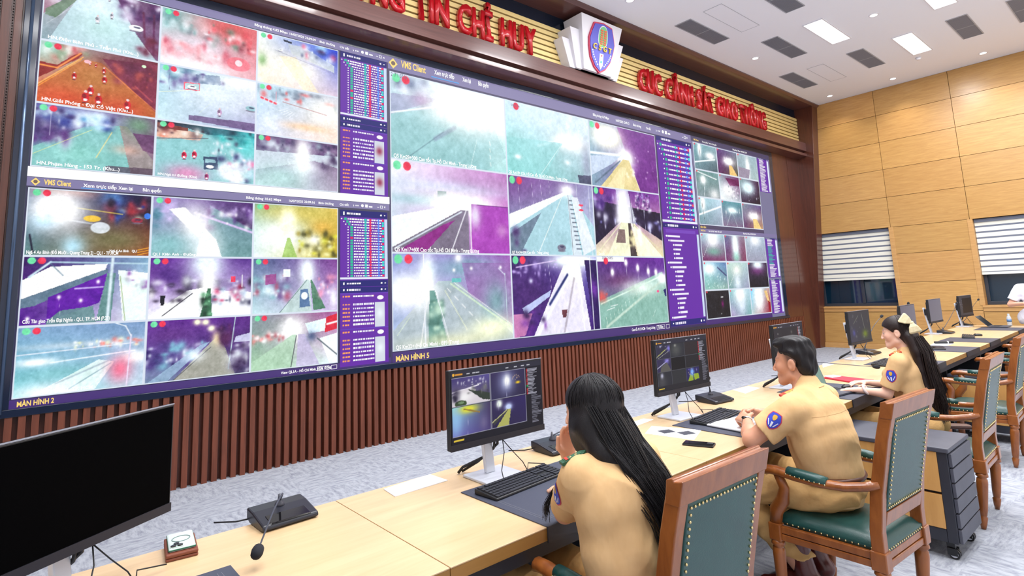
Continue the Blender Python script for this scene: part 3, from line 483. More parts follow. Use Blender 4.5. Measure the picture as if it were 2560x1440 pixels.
    P = Pic(*NL, (130, 150, 160), (170, 90, 150), (150, 190, 150), (230, 245, 250), 19)
    P.g(0.25, 0.2, 0.3, 0.2, (120, 130, 130), 0.6); P.g(0.45, 0.3, 0.16, 0.25, (255, 255, 255), 1.2); P.g(0.42, 0.12, 0.03, 0.05, W_); P.p([(0.45, 0.4), (0.5, 0.4), (0.45, 1), (0.0, 1), (0.0, 0.85)], (170, 204, 176), 0.8); P.p([(0.52, 0.4), (0.6, 0.4), (0.78, 1), (0.5, 1)], (190, 180, 215), 0.8); P.l(0.5, 0.42, 0.44, 1.0, 0.014, (70, 70, 80)); P.n(0, 0.35, 0.35, 0.5, 22, 0.05, [(240, 150, 150), (250, 250, 250), (170, 70, 80)]); P.p([(0.6, 0.2), (0.86, 0.12), (0.86, 0.36), (0.65, 0.4)], (226, 244, 252)); P.p([(0.86, 0.1), (1, 0.04), (1, 0.34), (0.84, 0.4)], (206, 40, 60)); P.l(0.87, 0.24, 0.99, 0.2, 0.03, (255, 230, 230)); P.g(0.68, 0.45, 0.06, 0.1, (60, 80, 120), 0.8); P.p([(0.78, 0.5), (1, 0.42), (1, 1), (0.9, 1)], (238, 246, 250)); P.l(0.75, 0.5, 1, 0.85, 0.02, (90, 100, 110)); T_.append(P)
    for P in T_: P.dots()
    return T_
NC = (150, 110)
def tiles_C():
    T_ = []
    P = Pic(*NC, (200, 215, 230), (240, 252, 255), (110, 165, 160), (160, 215, 215), 21)
    P.p([(0, 0.25), (0.4, 0.2), (0.0, 0.5)], (150, 150, 185), 0.7); P.g(0.25, 0.25, 0.08, 0.1, (130, 90, 140), 0.7); P.p([(0, 0.5), (0.45, 0.28), (0.9, 0.45), (1, 0.8), (0.8, 1), (0, 1)], (146, 192, 196), 0.8); P.l(0.0, 0.48, 0.45, 0.26, 0.014, (240, 250, 250)); P.l(0.12, 0.98, 0.42, 0.6, 0.012, (96, 130, 140), 0.7); P.l(0.35, 0.7, 0.52, 0.52, 0.04, (100, 110, 140), 0.5); P.g(0.72, 0.25, 0.35, 0.28, W_, 1.5); P.g(0.5, 0.3, 0.2, 0.15, W_, 0.9); P.l(0.65, 1, 0.72, 0.62, 0.008, (220, 240, 240), 0.8); [P.l(0.84, 0.62 + k * 0.09, 0.845, 0.66 + k * 0.09, 0.012, (235, 245, 240)) for k in range(4)]; P.n(0.05, 0.05, 0.3, 0.2, 12, 0.05, [(235, 240, 250), (110, 120, 150)]); P.g(0.93, 0.85, 0.1, 0.2, (190, 225, 226), 0.7); T_.append(P)
    P = Pic(*NC, (205, 228, 240), (215, 228, 240), (120, 205, 196), (150, 180, 190), 22)
    P.g(0.5, 0.15, 0.5, 0.2, (214, 232, 244), 0.7); P.g(0.75, 0.42, 0.2, 0.12, (255, 255, 255), 1.3); P.l(0.35, 0.55, 0.72, 0.36, 0.03, (240, 250, 255), 0.7); P.p([(0.0, 0.5), (0.65, 0.45), (0.4, 1), (0, 1)], (150, 210, 212), 0.6); P.l(0.34, 1, 0.62, 0.5, 0.008, (220, 240, 240)); P.l(0.8, 0.5, 0.86, 0.85, 0.006, (210, 230, 235), 0.7); P.g(0.12, 0.75, 0.035, 0.03, (250, 250, 255)); P.g(0.7, 0.72, 0.04, 0.04, (226, 240, 245)); P.g(0.95, 0.7, 0.06, 0.3, (150, 150, 180), 0.6); P.p([(0.82, 0.88), (1, 0.86), (1, 1), (0.84, 1)], (60, 60, 90), 0.8); T_.append(P)
    P = Pic(*NC, (140, 175, 190), (110, 60, 130), (130, 160, 180), (130, 60, 150), 23)
    P.p([(0.4, 0), (1, 0), (1, 1), (0.68, 1), (0.55, 0.5)], (116, 50, 140)); P.g(0.25, 0.2, 0.2, 0.18, (255, 252, 235), 1.6); P.g(0.5, 0.5, 0.13, 0.16, W_, 1.5); P.p([(0.46, 0.52), (0.56, 0.52), (0.7, 1), (0.12, 1)], (222, 206, 150)); P.p([(0, 0.55), (0.45, 0.45), (0.3, 0.62), (0, 0.85)], (190, 205, 226)); P.l(0, 0.5, 0.42, 0.46, 0.03, (240, 250, 255)); P.l(0.05, 0.95, 0.42, 0.55, 0.02, (90, 110, 130), 0.8); P.l(0.55, 0.5, 0.7, 1, 0.01, (250, 244, 220)); P.p([(0.2, 1), (0.42, 0.65), (0.5, 0.65), (0.45, 1)], (240, 226, 180), 0.7); P.n(0.6, 0.2, 1, 0.8, 10, 0.02, [(220, 190, 230)]); P.n(0.5, 0.65, 0.62, 0.85, 6, 0.03, [(250, 250, 230)]); T_.append(P)
    P = Pic(*NC, (235, 235, 245), (190, 120, 190), (170, 190, 210), (180, 80, 180), 24)
    P.g(0.5, 0.25, 0.6, 0.08, (200, 215, 235), 0.7); P.g(0.9, 0.15, 0.3, 0.12, (170, 140, 180), 0.6); P.g(0.25, 0.42, 0.3, 0.06, (130, 180, 190), 0.8); P.p([(0.36, 0.3), (0.43, 0.3), (0.43, 0.37), (0.36, 0.37)], (90, 120, 120)); P.p([(0, 0.62), (0.6, 0.4), (0.7, 0.45), (0.0, 0.95)], (238, 248, 252)); P.g(0.55, 0.42, 0.3, 0.12, W_, 1.4); P.p([(0, 0.95), (0.55, 0.5), (0.62, 0.5), (0.62, 1), (0, 1)], (120, 110, 130)); P.p([(0.02, 1), (0.4, 0.68), (0.5, 0.62), (0.25, 1)], (140, 30, 130), 0.9); P.l(0.02, 0.96, 0.56, 0.52, 0.014, (214, 226, 235)); P.l(0.46, 1, 0.6, 0.5, 0.012, (240, 240, 250)); P.p([(0.65, 0.42), (1, 0.42), (1, 1), (0.64, 1)], (164, 66, 176)); P.g(0.68, 0.55, 0.05, 0.15, (235, 235, 245), 0.9); P.l(0.635, 0.5, 0.64, 1.0, 0.012, (250, 250, 250)); P.l(0.7, 0.42, 1.0, 0.42, 0.006, (60, 20, 80)); P.g(0.93, 0.72, 0.05, 0.08, (200, 150, 200), 0.7); T_.append(P)
    P = Pic(*NC, (110, 50, 130), (150, 150, 190), (150, 200, 205), (190, 205, 225), 25)
    P.p([(0, 0.55), (0.65, 0.15), (0.72, 0.15), (1, 0.6), (1, 1), (0, 1)], (166, 205, 216)); P.p([(0, 0.5), (0.62, 0.15), (0.66, 0.17), (0, 0.68)], (238, 250, 250)); P.p([(0, 0.75), (0.35, 0.45), (0.1, 1), (0, 1)], (110, 130, 150)); P.n(0, 0.6, 0.15, 1, 10, 0.06, [(70, 40, 100), (90, 110, 130)]); [P.l(a, 0.02, a + 0.02, b, 0.005, (220, 210, 235)) for a, b in [(0.1, 0.42), (0.25, 0.36), (0.35, 0.3), (0.45, 0.25)]]; P.g(0.67, 0.12, 0.08, 0.08, W_, 1.2); P.l(0.3, 0.98, 0.6, 0.22, 0.009, (246, 250, 240)); P.p([(0.67, 0.18), (0.71, 0.18), (0.82, 1), (0.7, 1)], (206, 220, 230)); [P.l(0.69 + k * 0.006, 0.25 + k * 0.06, 0.73 + k * 0.008, 0.25 + k * 0.06, 0.012, (60, 70, 90)) for k in range(12)]; P.l(0.68, 0.18, 0.71, 1, 0.008, (90, 100, 110)); P.p([(0.72, 0.2), (0.8, 0.2), (1, 0.9), (0.84, 1)], (226, 232, 240), 0.9); [P.e(0.84, 0.3 + 0.07 * k, 0.03, 0.015, (230, 60, 90)) for k in range(2)]; P.l(0.79, 0, 0.81, 0.9, 0.006, (200, 210, 220)); P.l(0.95, 0, 0.96, 1, 0.008, (225, 230, 240)); car(P, 0.57, 0.9, 0.1, (120, 120, 140)); T_.append(P)
    P = Pic(*NC, (90, 30, 130), (130, 60, 160), (235, 228, 190), (230, 220, 170), 26)
    P.p([(0, 0.2), (1, 0.3), (1, 0.75), (0.6, 0.5), (0.35, 0.5), (0, 0.85)], (26, 16, 50)); P.p([(0.32, 0.0), (0.5, 0.0), (0.6, 0.5), (0.38, 0.5)], (210, 220, 235), 0.7); P.n(0, 0.1, 0.35, 0.3, 16, 0.05, [(200, 190, 240), (70, 30, 120)]); P.n(0.6, 0.0, 0.85, 0.3, 60, 0.022, [(250, 250, 255), (40, 20, 80), (190, 180, 240)]); P.n(0, 0.4, 1, 0.6, 20, 0.04, [(230, 230, 250), (150, 150, 220)]); P.g(0.42, 0.4, 0.1, 0.22, W_, 1.5); P.g(0.42, 0.15, 0.07, 0.2, W_, 1.0); P.p([(0.38, 0.5), (0.48, 0.5), (0.5, 1), (0.15, 1)], (236, 236, 205)); P.p([(0.33, 0.6), (0.42, 0.6), (0.42, 0.8), (0.28, 0.8)], (90, 60, 70), 0.7); P.p([(0.47, 0.5), (0.51, 0.5), (0.58, 1), (0.48, 1)], (70, 60, 60)); P.n(0.48, 0.6, 0.56, 1, 12, 0.04, [(240, 230, 180)]); P.p([(0.52, 0.5), (0.57, 0.5), (0.98, 1), (0.6, 1)], (244, 240, 214)); P.l(0.38, 0.5, 0.0, 0.98, 0.016, (226, 220, 190)); P.l(0.56, 0.52, 1.0, 0.95, 0.02, (214, 205, 170)); P.g(0.64, 0.68, 0.03, 0.14, W_); P.l(0.52, 0, 0.55, 0.55, 0.01, (60, 40, 90)); P.l(0.72, 0, 0.74, 0.6, 0.006, (200, 200, 230)); T_.append(P)
    P = Pic(*NC, (140, 150, 205), (150, 80, 170), (170, 190, 220), (210, 235, 215), 27)
    P.p([(0.35, 0.3), (0.5, 0.3), (1, 0.95), (1, 1), (0, 1), (0, 0.8)], (168, 182, 190)); P.g(0.12, 0.4, 0.18, 0.18, (250, 252, 255), 1.4); P.g(0.26, 0.28, 0.06, 0.25, W_, 1.4); P.g(0.6, 0.15, 0.3, 0.14, (130, 190, 190), 0.7); P.p([(0.55, 0.1), (1, 0.1), (1, 0.85), (0.6, 0.45)], (144, 96, 164), 0.6); P.g(0.85, 0.55, 0.12, 0.25, (120, 170, 170), 0.8); P.p([(0.28, 0.4), (0.32, 0.4), (0.42, 1), (0.26, 1)], (90, 140, 130), 0.9); P.n(0.28, 0.5, 0.38, 1, 30, 0.04, [(70, 110, 100), (190, 220, 200)]); P.l(0.27, 0.4, 0.2, 1, 0.01, (240, 240, 245)); P.l(0.33, 0.42, 0.44, 1.0, 0.01, (236, 240, 250)); P.l(0.4, 0.4, 0.58, 0.85, 0.008, (235, 240, 200)); [P.l(0.42 + k * 0.06, 0.38 + k * 0.09, 0.45 + k * 0.06, 0.425 + k * 0.09, 0.008, W_) for k in range(6)]; P.l(0.45, 0.33, 1.0, 0.88, 0.014, (206, 230, 196)); P.l(0.46, 0.3, 1.0, 0.84, 0.008, (240, 245, 240)); P.g(0.8, 0.85, 0.2, 0.12, (246, 250, 214), 1.1); P.g(0.5, 0.95, 0.4, 0.08, (232, 232, 190), 0.7); P.l(0.95, 0.8, 0.94, 0.22, 0.008, (200, 225, 230)); P.l(0.94, 0.24, 0.88, 0.16, 0.008, (226, 240, 250)); P.g(0.52, 0.04, 0.03, 0.05, W_); P.p([(0.46, 0.27), (0.54, 0.27), (0.54, 0.32), (0.46, 0.32)], (110, 190, 190)); [P.g(a, b, 0.012, 0.02, W_) for a, b in [(0.48, 0.18), (0.63, 0.16), (0.9, 0.15)]]; P.l(0.235, 0.0, 0.24, 0.98, 0.012, (236, 240, 250)); P.l(0.03, 0.85, 0.12, 0.68, 0.006, (220, 235, 200)); T_.append(P)
    P = Pic(*NC, (50, 24, 90), (110, 110, 190), (90, 40, 140), (50, 16, 100), 28)
    P.g(0.2, 0.5, 0.3, 0.3, (70, 36, 104), 0.8); P.p([(0.58, 0.12), (0.78, 0.12), (0.88, 1.02), (0.2, 1.02)], (226, 222, 240)); P.g(0.72, 0.06, 0.3, 0.1, (240, 250, 255), 1.4); P.g(0.7, 0.2, 0.1, 0.15, W_, 1.2); P.l(0.05, 0.15, 0.5, 0.06, 0.012, (220, 200, 240)); P.n(0, 0.1, 0.5, 0.25, 16, 0.025, [(200, 180, 240)]); P.l(0.25, 1.0, 0.68, 0.2, 0.03, (246, 248, 255)); P.l(0.4, 0.62, 0.62, 0.25, 0.03, (40, 50, 110)); P.p([(0.1, 0.65), (0.42, 0.44), (0.4, 0.52), (0.12, 0.74)], (180, 190, 230)); P.p([(0.0, 0.72), (0.2, 0.72), (0.12, 0.98), (0, 1)], (226, 150, 190), 0.8); P.n(0.1, 0.7, 0.35, 0.98, 12, 0.05, [(40, 20, 70), (120, 60, 160)]); P.l(0.55, 1, 0.7, 0.3, 0.03, (150, 140, 150), 0.6); P.l(0.8, 1, 0.76, 0.3, 0.02, W_, 0.9); P.p([(0.53, 0.7), (0.6, 0.7), (0.58, 0.8), (0.54, 0.8)], (110, 60, 70)); P.p([(0.84, 0.05), (1, 0.05), (1, 1), (0.92, 1)], (40, 16, 84)); P.g(0.95, 0.45, 0.05, 0.12, (130, 60, 180), 0.8); P.l(0.91, 0.0, 0.92, 1, 0.014, (240, 246, 255)); P.l(0.4, 0.1, 0.43, 0.5, 0.005, (230, 225, 245)); P.g(0.2, 0.32, 0.02, 0.03, (210, 210, 240)); T_.append(P)
    P = Pic(*NC, (84, 30, 120), (100, 36, 150), (120, 170, 150), (110, 130, 150), 29)
    P.p([(0, 0.62), (0.95, 0.22), (1, 0.4), (1, 1), (0, 1)], (134, 178, 166)); P.g(0.3, 0.35, 0.25, 0.12, (96, 40, 96), 0.8); P.g(0.6, 0.45, 0.3, 0.12, (235, 250, 240), 0.9); P.l(0.02, 0.66, 0.95, 0.28, 0.016, (210, 236, 220)); P.l(0.08, 0.98, 0.95, 0.35, 0.03, (190, 214, 200)); [P.l(0.08 + k * 0.055, 0.85 - k * 0.04, 0.09 + k * 0.055, 0.95 - k * 0.045, 0.006, (240, 250, 240)) for k in range(11)]; [P.g(a, b, 0.022, 0.05, W_, 1.4) for a, b in [(0.4, 0.08), (0.57, 0.16), (0.73, 0.21), (0.85, 0.23), (0.2, 0.22)]]; [P.l(a, 0.1, a + 0.01, b, 0.005, (220, 215, 235)) for a, b in [(0.4, 0.45), (0.57, 0.4), (0.73, 0.33)]]; P.g(0.95, 0.32, 0.08, 0.08, W_, 1.3); P.e(0.86, 0.52, 0.02, 0.02, (230, 90, 140)); P.p([(0.95, 0.5), (1, 0.48), (1, 0.6), (0.97, 0.6)], (40, 40, 110)); P.l(0.1, 0.75, 0.2, 0.72, 0.008, W_); P.l(0.15, 0.7, 0.25, 0.68, 0.008, W_); P.l(0.75, 0.9, 0.8, 0.8, 0.006, (220, 235, 230)); P.n(0, 0.5, 0.12, 0.6, 5, 0.04, [(230, 90, 80)]); P.p([(0, 0), (0.38, 0), (0.38, 0.07), (0, 0.07)], (240, 240, 245)); T_.append(P)
    for i, P in enumerate(T_): P.dots(gr=i not in (1, 8), x=0.045)
    return T_
NR = (56, 44)
def tiles_R(rows):
    T_ = []
    for i, (a, b, c, d, ops) in enumerate(rows):
        P = Pic(*NR, a, b, c, d, 40 + i)
        for o in ops: getattr(P, o[0])(*o[1:])
        P.e(0.06, 0.05, 0.03, 0.03, (226, 70, 90)); T_.append(P)
    return T_
G1 = (110, 140, 150); G2 = (150, 170, 180); MG = (90, 34, 90)
RT_ = [((120, 170, 180), (140, 170, 180), G1, (70, 90, 100), [('g', 0.25, 0.2, 0.08, 0.3, W_, 1.2), ('g', 0.7, 0.4, 0.2, 0.14, W_, 1.2), ('l', 0, 0.75, 0.9, 0.5, 0.04, (240, 250, 250)), ('l', 0.25, 0.2, 0.27, 0.75, 0.01, (60, 60, 70))]),
       ((90, 60, 120), (120, 130, 150), MG, (90, 90, 70), [('g', 0.55, 0.45, 0.25, 0.16, W_, 1.4), ('p', [(0.55, 0.6), (0.7, 0.6), (0.95, 1), (0.55, 1)], (226, 190, 120)), ('n', 0.3, 0.3, 0.9, 0.5, 10, 0.05, [W_])]),
       ((160, 180, 190), (150, 176, 186), (140, 160, 170), (170, 190, 190), [('g', 0.5, 0.55, 0.1, 0.5, W_, 1.2), ('p', [(0, 0.55), (0.6, 0.6), (0.5, 1), (0, 1)], (150, 140, 160))]),
       ((100, 140, 140), (110, 150, 150), (130, 150, 156), (120, 130, 136), [('g', 0.3, 0.35, 0.12, 0.16, W_, 1.3), ('g', 0.75, 0.85, 0.2, 0.2, W_, 0.8), ('l', 0.35, 0.4, 0.3, 1, 0.02, (220, 230, 235)), ('l', 0.0, 0.05, 0.9, 0.25, 0.03, (230, 240, 240))]),
       ((140, 160, 170), (100, 30, 90), (240, 250, 250), (170, 180, 190), [('p', [(0.3, 0.1), (1, 0.1), (1, 0.35), (0.5, 0.4)], (100, 20, 80)), ('g', 0.4, 0.6, 0.3, 0.25, W_, 1.0), ('n', 0.4, 0.4, 1, 0.9, 30, 0.04, [(120, 130, 140), W_])]),
       ((120, 160, 160), (60, 20, 60), (60, 40, 70), (30, 20, 40), [('g', 0.4, 0.35, 0.3, 0.25, (220, 245, 250), 1.4), ('n', 0.2, 0.5, 0.9, 0.9, 8, 0.03, [(240, 250, 255)])]),
       ((140, 190, 200), (190, 215, 230), (110, 140, 150), (150, 160, 180), [('g', 0.2, 0.2, 0.1, 0.3, W_, 1.2), ('l', 0.0, 0.65, 1.0, 0.25, 0.05, (245, 250, 255)), ('l', 0.15, 0.1, 0.2, 0.8, 0.015, (60, 80, 80))]),
       ((90, 150, 160), (90, 150, 160), (130, 110, 140), (120, 100, 130), [('g', 0.5, 0.35, 0.2, 0.12, (230, 255, 255), 1.4), ('l', 0.45, 0.4, 0.15, 1, 0.015, (200, 220, 220)), ('l', 0.5, 0.4, 0.7, 1, 0.015, (190, 210, 210)), ('n', 0.1, 0.3, 0.9, 0.45, 10, 0.05, [W_])]),
       ((130, 150, 160), (90, 70, 130), (90, 50, 100), (190, 150, 110), [('g', 0.55, 0.5, 0.25, 0.16, W_, 1.4), ('p', [(0.5, 0.6), (0.7, 0.6), (0.9, 1), (0.5, 1)], (230, 200, 130)), ('n', 0.3, 0.35, 0.95, 0.5, 8, 0.05, [W_])])]
RB_ = [((160, 205, 215), (150, 190, 200), (110, 40, 90), (120, 60, 100), [('g', 0.5, 0.15, 0.25, 0.35, W_, 1.2), ('g', 0.5, 0.65, 0.35, 0.15, (110, 170, 150), 0.8), ('l', 0.4, 0.2, 0.05, 0.85, 0.012, (220, 230, 235))]),
       ((100, 110, 150), (140, 120, 140), (110, 50, 100), (130, 60, 90), [('g', 0.5, 0.4, 0.16, 0.6, (240, 255, 255), 1.3), ('g', 0.5, 0.85, 0.2, 0.2, (130, 200, 180), 0.7)]),
       ((170, 190, 205), (160, 180, 200), (150, 150, 170), (150, 150, 170), [('g', 0.5, 0.15, 0.25, 0.2, W_, 1.0), ('l', 0.4, 0.2, 0.1, 0.8, 0.01, (220, 225, 235))]),
       ((150, 220, 230), (90, 120, 170), (130, 180, 170), (140, 170, 160), [('g', 0.25, 0.25, 0.25, 0.2, W_, 1.2), ('n', 0.1, 0.4, 0.9, 0.95, 30, 0.025, [(235, 250, 245)]), ('l', 0.6, 0.2, 0.95, 0.5, 0.04, (60, 60, 110))]),
       ((190, 215, 205), (170, 200, 200), (120, 160, 160), (150, 150, 180), [('g', 0.45, 0.3, 0.2, 0.2, (250, 250, 240), 0.9), ('g', 0.45, 0.75, 0.15, 0.3, (230, 240, 250), 0.9), ('l', 0.4, 0.3, 0.05, 0.9, 0.012, W_)]),
       ((60, 50, 80), (50, 24, 60), (26, 20, 30), (26, 20, 30), [('g', 0.5, 0.12, 0.25, 0.2, (235, 255, 255), 1.3), ('g', 0.45, 0.35, 0.35, 0.15, (110, 30, 110), 0.7)]),
       ((30, 30, 36), (30, 30, 36), (24, 26, 32), (24, 26, 32), [('g', 0.68, 0.25, 0.05, 0.02, W_, 1.2), ('g', 0.68, 0.5, 0.05, 0.12, (130, 20, 110), 0.9), ('g', 0.6, 0.85, 0.02, 0.02, (200, 200, 200), 1)]),
       ((130, 190, 190), (170, 200, 215), (170, 150, 190), (120, 170, 170), [('g', 0.5, 0.2, 0.25, 0.35, W_, 1.2), ('g', 0.55, 0.6, 0.15, 0.3, (225, 235, 250), 0.9)]),
       ((90, 190, 230), (190, 150, 140), (180, 200, 200), (140, 30, 50), [('g', 0.4, 0.3, 0.25, 0.6, W_, 1.3), ('p', [(0.7, 0.1), (0.85, 0.1), (0.98, 0.7), (0.85, 0.6)], (226, 190, 130)), ('p', [(0.85, 0.5), (1, 0.6), (1, 1), (0.88, 1)], (150, 20, 40))])]
def side_pic(kind, seed, nx=110, ny=400):
    """tree list, panels and event cards of the client's side column"""
    P = Pic(nx, ny, (104, 44, 168), seed=seed); P.asp = nx / ny; r = P.r
    def row(v, x0, cols, h=0.011):
        x = x0
        while x < 0.9:
            wd = r.uniform(0.02, 0.05); c = cols[r.randint(len(cols))]
            P.p([(x, v - h / 2), (min(x + wd, 0.9), v - h / 2), (min(x + wd, 0.9), v + h / 2), (x, v + h / 2)], c); x += wd + 0.012
    def bar(v0, v1, c=(36, 34, 116)):
        P.p([(0, v0), (1, v0), (1, v1), (0, v1)], c); P.p([(0.06, v0 + 0.012), (0.09, v0 + 0.012), (0.09, v1 - 0.012), (0.06, v1 - 0.012)], W_)
        row((v0 + v1) / 2, 0.13, [W_, (230, 225, 245)], 0.012); P.p([(0.42, v0), (0.98, v0), (0.98, v1), (0.42, v1)], c); P.e(0.86, (v0 + v1) / 2, 0.02, 0.006, W_); P.e(0.94, (v0 + v1) / 2, 0.015, 0.004, W_)
    def tree(v0, v1, n):
        for k in range(n):
            v = v0 + (v1 - v0) * (k + 0.5) / n; ind = [0.08, 0.12, 0.16][min(k, 2)] + (0.05 if k > 2 else 0)
            P.e(ind - 0.05, v, 0.014, 0.004, W_); P.p([(ind, v - 0.007), (ind + 0.05, v - 0.007), (ind + 0.05, v + 0.007), (ind, v + 0.007)], (40, 190, 150) if r.rand() > 0.08 else (230, 40, 80))
            row(v, ind + 0.07, [W_, W_, W_], 0.008)
            for xx, cc in ((0.5, (40, 200, 190)), (0.6, (235, 40, 90)), (0.78, (90, 150, 250)), (0.88, (50, 220, 210) if k % 3 else (235, 50, 90))):
                P.p([(xx, v - 0.007), (xx + 0.045, v - 0.007), (xx + 0.045, v + 0.007), (xx, v + 0.007)], cc)
        P.p([(0.93, v0), (1, v0), (1, v1), (0.93, v1)], (206, 222, 246)); P.p([(0, v1), (1, v1), (1, v1 + 0.012), (0, v1 + 0.012)], (232, 236, 250))
    def card(v0, v1):
        n = 8
        P.l(0, v0, 1, v0, 0.003, (90, 120, 230))
        for k in range(n):
            v = v0 + (v1 - v0) * (k + 0.7) / (n + 0.8)
            if k != 1: row(v, 0.05, [(250, 160, 90)], 0.010); P.p([(0.2, v - 0.012), (0.68, v - 0.012), (0.68, v + 0.012), (0.2, v + 0.012)], (104, 44, 168)); row(v, 0.26, [W_, (235, 230, 250)], 0.011)
            P.p([(0.3 + r.uniform(0.15, 0.36), v - 0.013), (0.69, v - 0.013), (0.69, v + 0.013), (0.68, v + 0.013)][0:4], (104, 44, 168), 0.0)
        P.p([(0.69, v0 + 0.01), (1, v0 + 0.01), (1, v1), (0.69, v1)], (104, 44, 168)); P.e(0.83, v0 + 0.03, 0.07, 0.014, W_); P.p([(0.71, v0 + 0.06), (0.92, v0 + 0.06), (0.92, v1 - 0.005), (0.71, v1 - 0.005)], (214, 220, 232)); P.g(0.82, (v0 + v1) / 2 + 0.02, 0.07, 0.03, [(70, 80, 110), (150, 40, 70), (240, 250, 255)][r.randint(3)], 0.9)
    if kind == 'L': bar(0, 0.045); tree(0.05, 0.44, 22); bar(0.46, 0.5); bar(0.503, 0.54); card(0.545, 0.77); card(0.77, 0.995)
    elif kind == 'C':
        bar(0, 0.025); tree(0.03, 0.45, 16); bar(0.468, 0.49); P.p([(0.06, 0.5), (0.9, 0.5), (0.9, 0.518), (0.06, 0.518)], (120, 70, 190)); k = 0
        for v in np.linspace(0.535, 0.955, 19):
            ind = [0.1, 0.16, 0.28, 0.28, 0.28, 0.28][k % 6] + 0.0; P.e(ind - 0.03, v, 0.02, 0.005, W_); P.p([(ind, v - 0.005), (ind + [0.34, 0.4, 0.2, 0.16, 0.12, 0.2][k % 6], v - 0.005), (ind + [0.34, 0.4, 0.2, 0.16, 0.12, 0.2][k % 6], v + 0.005), (ind, v + 0.005)], (240, 236, 250)); k += 1
        P.p([(0.94, 0.52), (1, 0.52), (1, 0.965), (0.94, 0.965)], (206, 222, 246)); bar(0.97, 1.0)
    else:
        for k, v in enumerate(np.linspace(0.03, 0.97, 30)): P.p([(0.15, v - 0.008), (0.3 + r.uniform(0.1, 0.45), v - 0.008), (0.3 + r.uniform(0.1, 0.45), v + 0.008), (0.15, v + 0.008)], [W_, (40, 190, 160)][int(kind == 'RG' and 5 < k < 20)])
        P.p([(0.86, 0.05), (1, 0.05), (1, 0.97), (0.86, 0.97)], (225, 235, 250)); bar(0, 0.03)
    return P
# ---------------------------------------------------------------- the video wall
T_WHITE = mat('screen_text_white', (0.02, 0.02, 0.02), emit=(1, 1, 1), es=1.0)
T_GOLD = mat('screen_text_gold', (0.02, 0.02, 0.02), emit=rgb(250, 214, 110), es=1.0)
T_BLUE = mat('screen_line_blue', (0.02, 0.02, 0.02), emit=rgb(60, 150, 225), es=1.0)
T_DARK = mat('screen_text_dark', rgb(60, 60, 80), emit=rgb(60, 60, 80), es=1.0)
def flat(name, col): return mat('screen_' + name, (0.01, 0.01, 0.01), emit=rgb(*col), es=1.0)
BARG = flat('title_grey', (120, 112, 160)); BARD = flat('title_dark', (62, 56, 96)); FOOT = flat('foot_purple', (58, 24, 112)); TASK = flat('taskbar', (250, 252, 255)); GAP = flat('gap_navy', (30, 26, 70)); GREYB = flat('desktop_grey', (112, 112, 150))
vw = empty('video_wall', (0, 0, 0), label='huge lit video wall of camera feeds filling the dark wooden portal', cat='video wall')
fr = MB(); Y0 = -0.004
fr.box(-0.10, LEDW + 0.17, 0.0, 0.045, LZ1, LZ1 + 0.095); fr.box(-0.10, LEDW + 0.17, -0.03, 0.045, LZ0 - 0.06, LZ0)
fr.box(-0.10, 0, -0.03, 0.045, LZ0, LZ1); fr.box(LEDW, LEDW + 0.17, -0.0, 0.045, LZ0, LZ1)
fr.build('frame', mat('bezel_gloss', rgb(30, 38, 58), 0.14), vw, bevel=0.004)
tb = MB(); tb.tube([(-0.05, -0.035, LZ0 - 0.03), (-0.05, -0.035, LZ1)], 0.014, 8)
tb.build('edge_profile', mat('bezel_profile', rgb(90, 110, 140), 0.2, metal=0.6), vw, smooth=True)
MB().box(0, LEDW, 0.0, 0.04, LZ0, LZ1).build('backing', BLACK, vw)
def disp(name, x0, x1, z0, z1, m, lab):
    o = MB().quad((x0, -0.001, z0), (x1, -0.001, z0), (x1, -0.001, z1), (x0, -0.001, z1)).build(name, m, vw); o['label'] = lab; return o
TX = Matrix(((1, 0, 0, 0), (0, 0, -1, 0), (0, 1, 0, 0), (0, 0, 0, 1)))   # text plane xy -> xz facing -y
def stext(par, lst, m, y=-0.008, off=0.0024):
    obs = []
    for s, x, z, size, xs in lst: obs.append(text(s, size, m, 'screen_text', None, Matrix.Translation((x, y, z)) @ TX, off=off * size * 10, xs=xs))
    return join_meshes('screen_text', obs, m, par)
def rect(name, par, x0, x1, z0, z1, m, y=-0.002): return MB().quad((x0, y, z0), (x1, y, z0), (x1, y, z1), (x0, y, z1)).build(name, m, par)
def put_tiles(par, tiles, cx, cz, g=0.006):
    k = 0; rect('feed_grid', par, cx[0], cx[3], cz[3], cz[0], flat('grid_white', (214, 224, 240)), -0.003)
    for r in range(3):
        for c in range(3):
            P = tiles[k]; P.grain(0.012).border(); pic_mesh('camera_feed', P, cx[c] + g, cx[c + 1] - g, cz[r + 1] + g, cz[r] - g, -0.004, par); k += 1
LCX = [0.012, 0.88, 1.757, 2.645]
# left column, upper window
d1 = disp('display', 0, 3.28, 2.70, LZ1, GAP, 'upper left client window of street feeds with an orange lit tile'); rect('title_bar', d1, 0, 3.28, 4.475, LZ1, BARG)
put_tiles(d1, tiles_TL(), LCX, [4.465, 3.895, 3.34, 2.79]); pic_mesh('side_panel', side_pic('L', 60), 2.67, 3.262, 2.79, 4.47, -0.004, d1)
rect('taskbar', d1, 0, 3.28, 2.703, 2.788, TASK, -0.005)
d2 = disp('display', 0, 3.28, LZ0, 2.70, GAP, 'lower left client window marked with a gold two in its footer'); rect('title_bar', d2, 0, 3.28, 2.625, 2.70, BARG); rect('footer', d2, 0, 3.28, LZ0, 0.925, FOOT)
put_tiles(d2, tiles_BL(), LCX, [2.612, 2.05, 1.485, 0.932]); pic_mesh('side_panel', side_pic('L', 61), 2.67, 3.25, 0.88, 2.60, -0.004, d2)
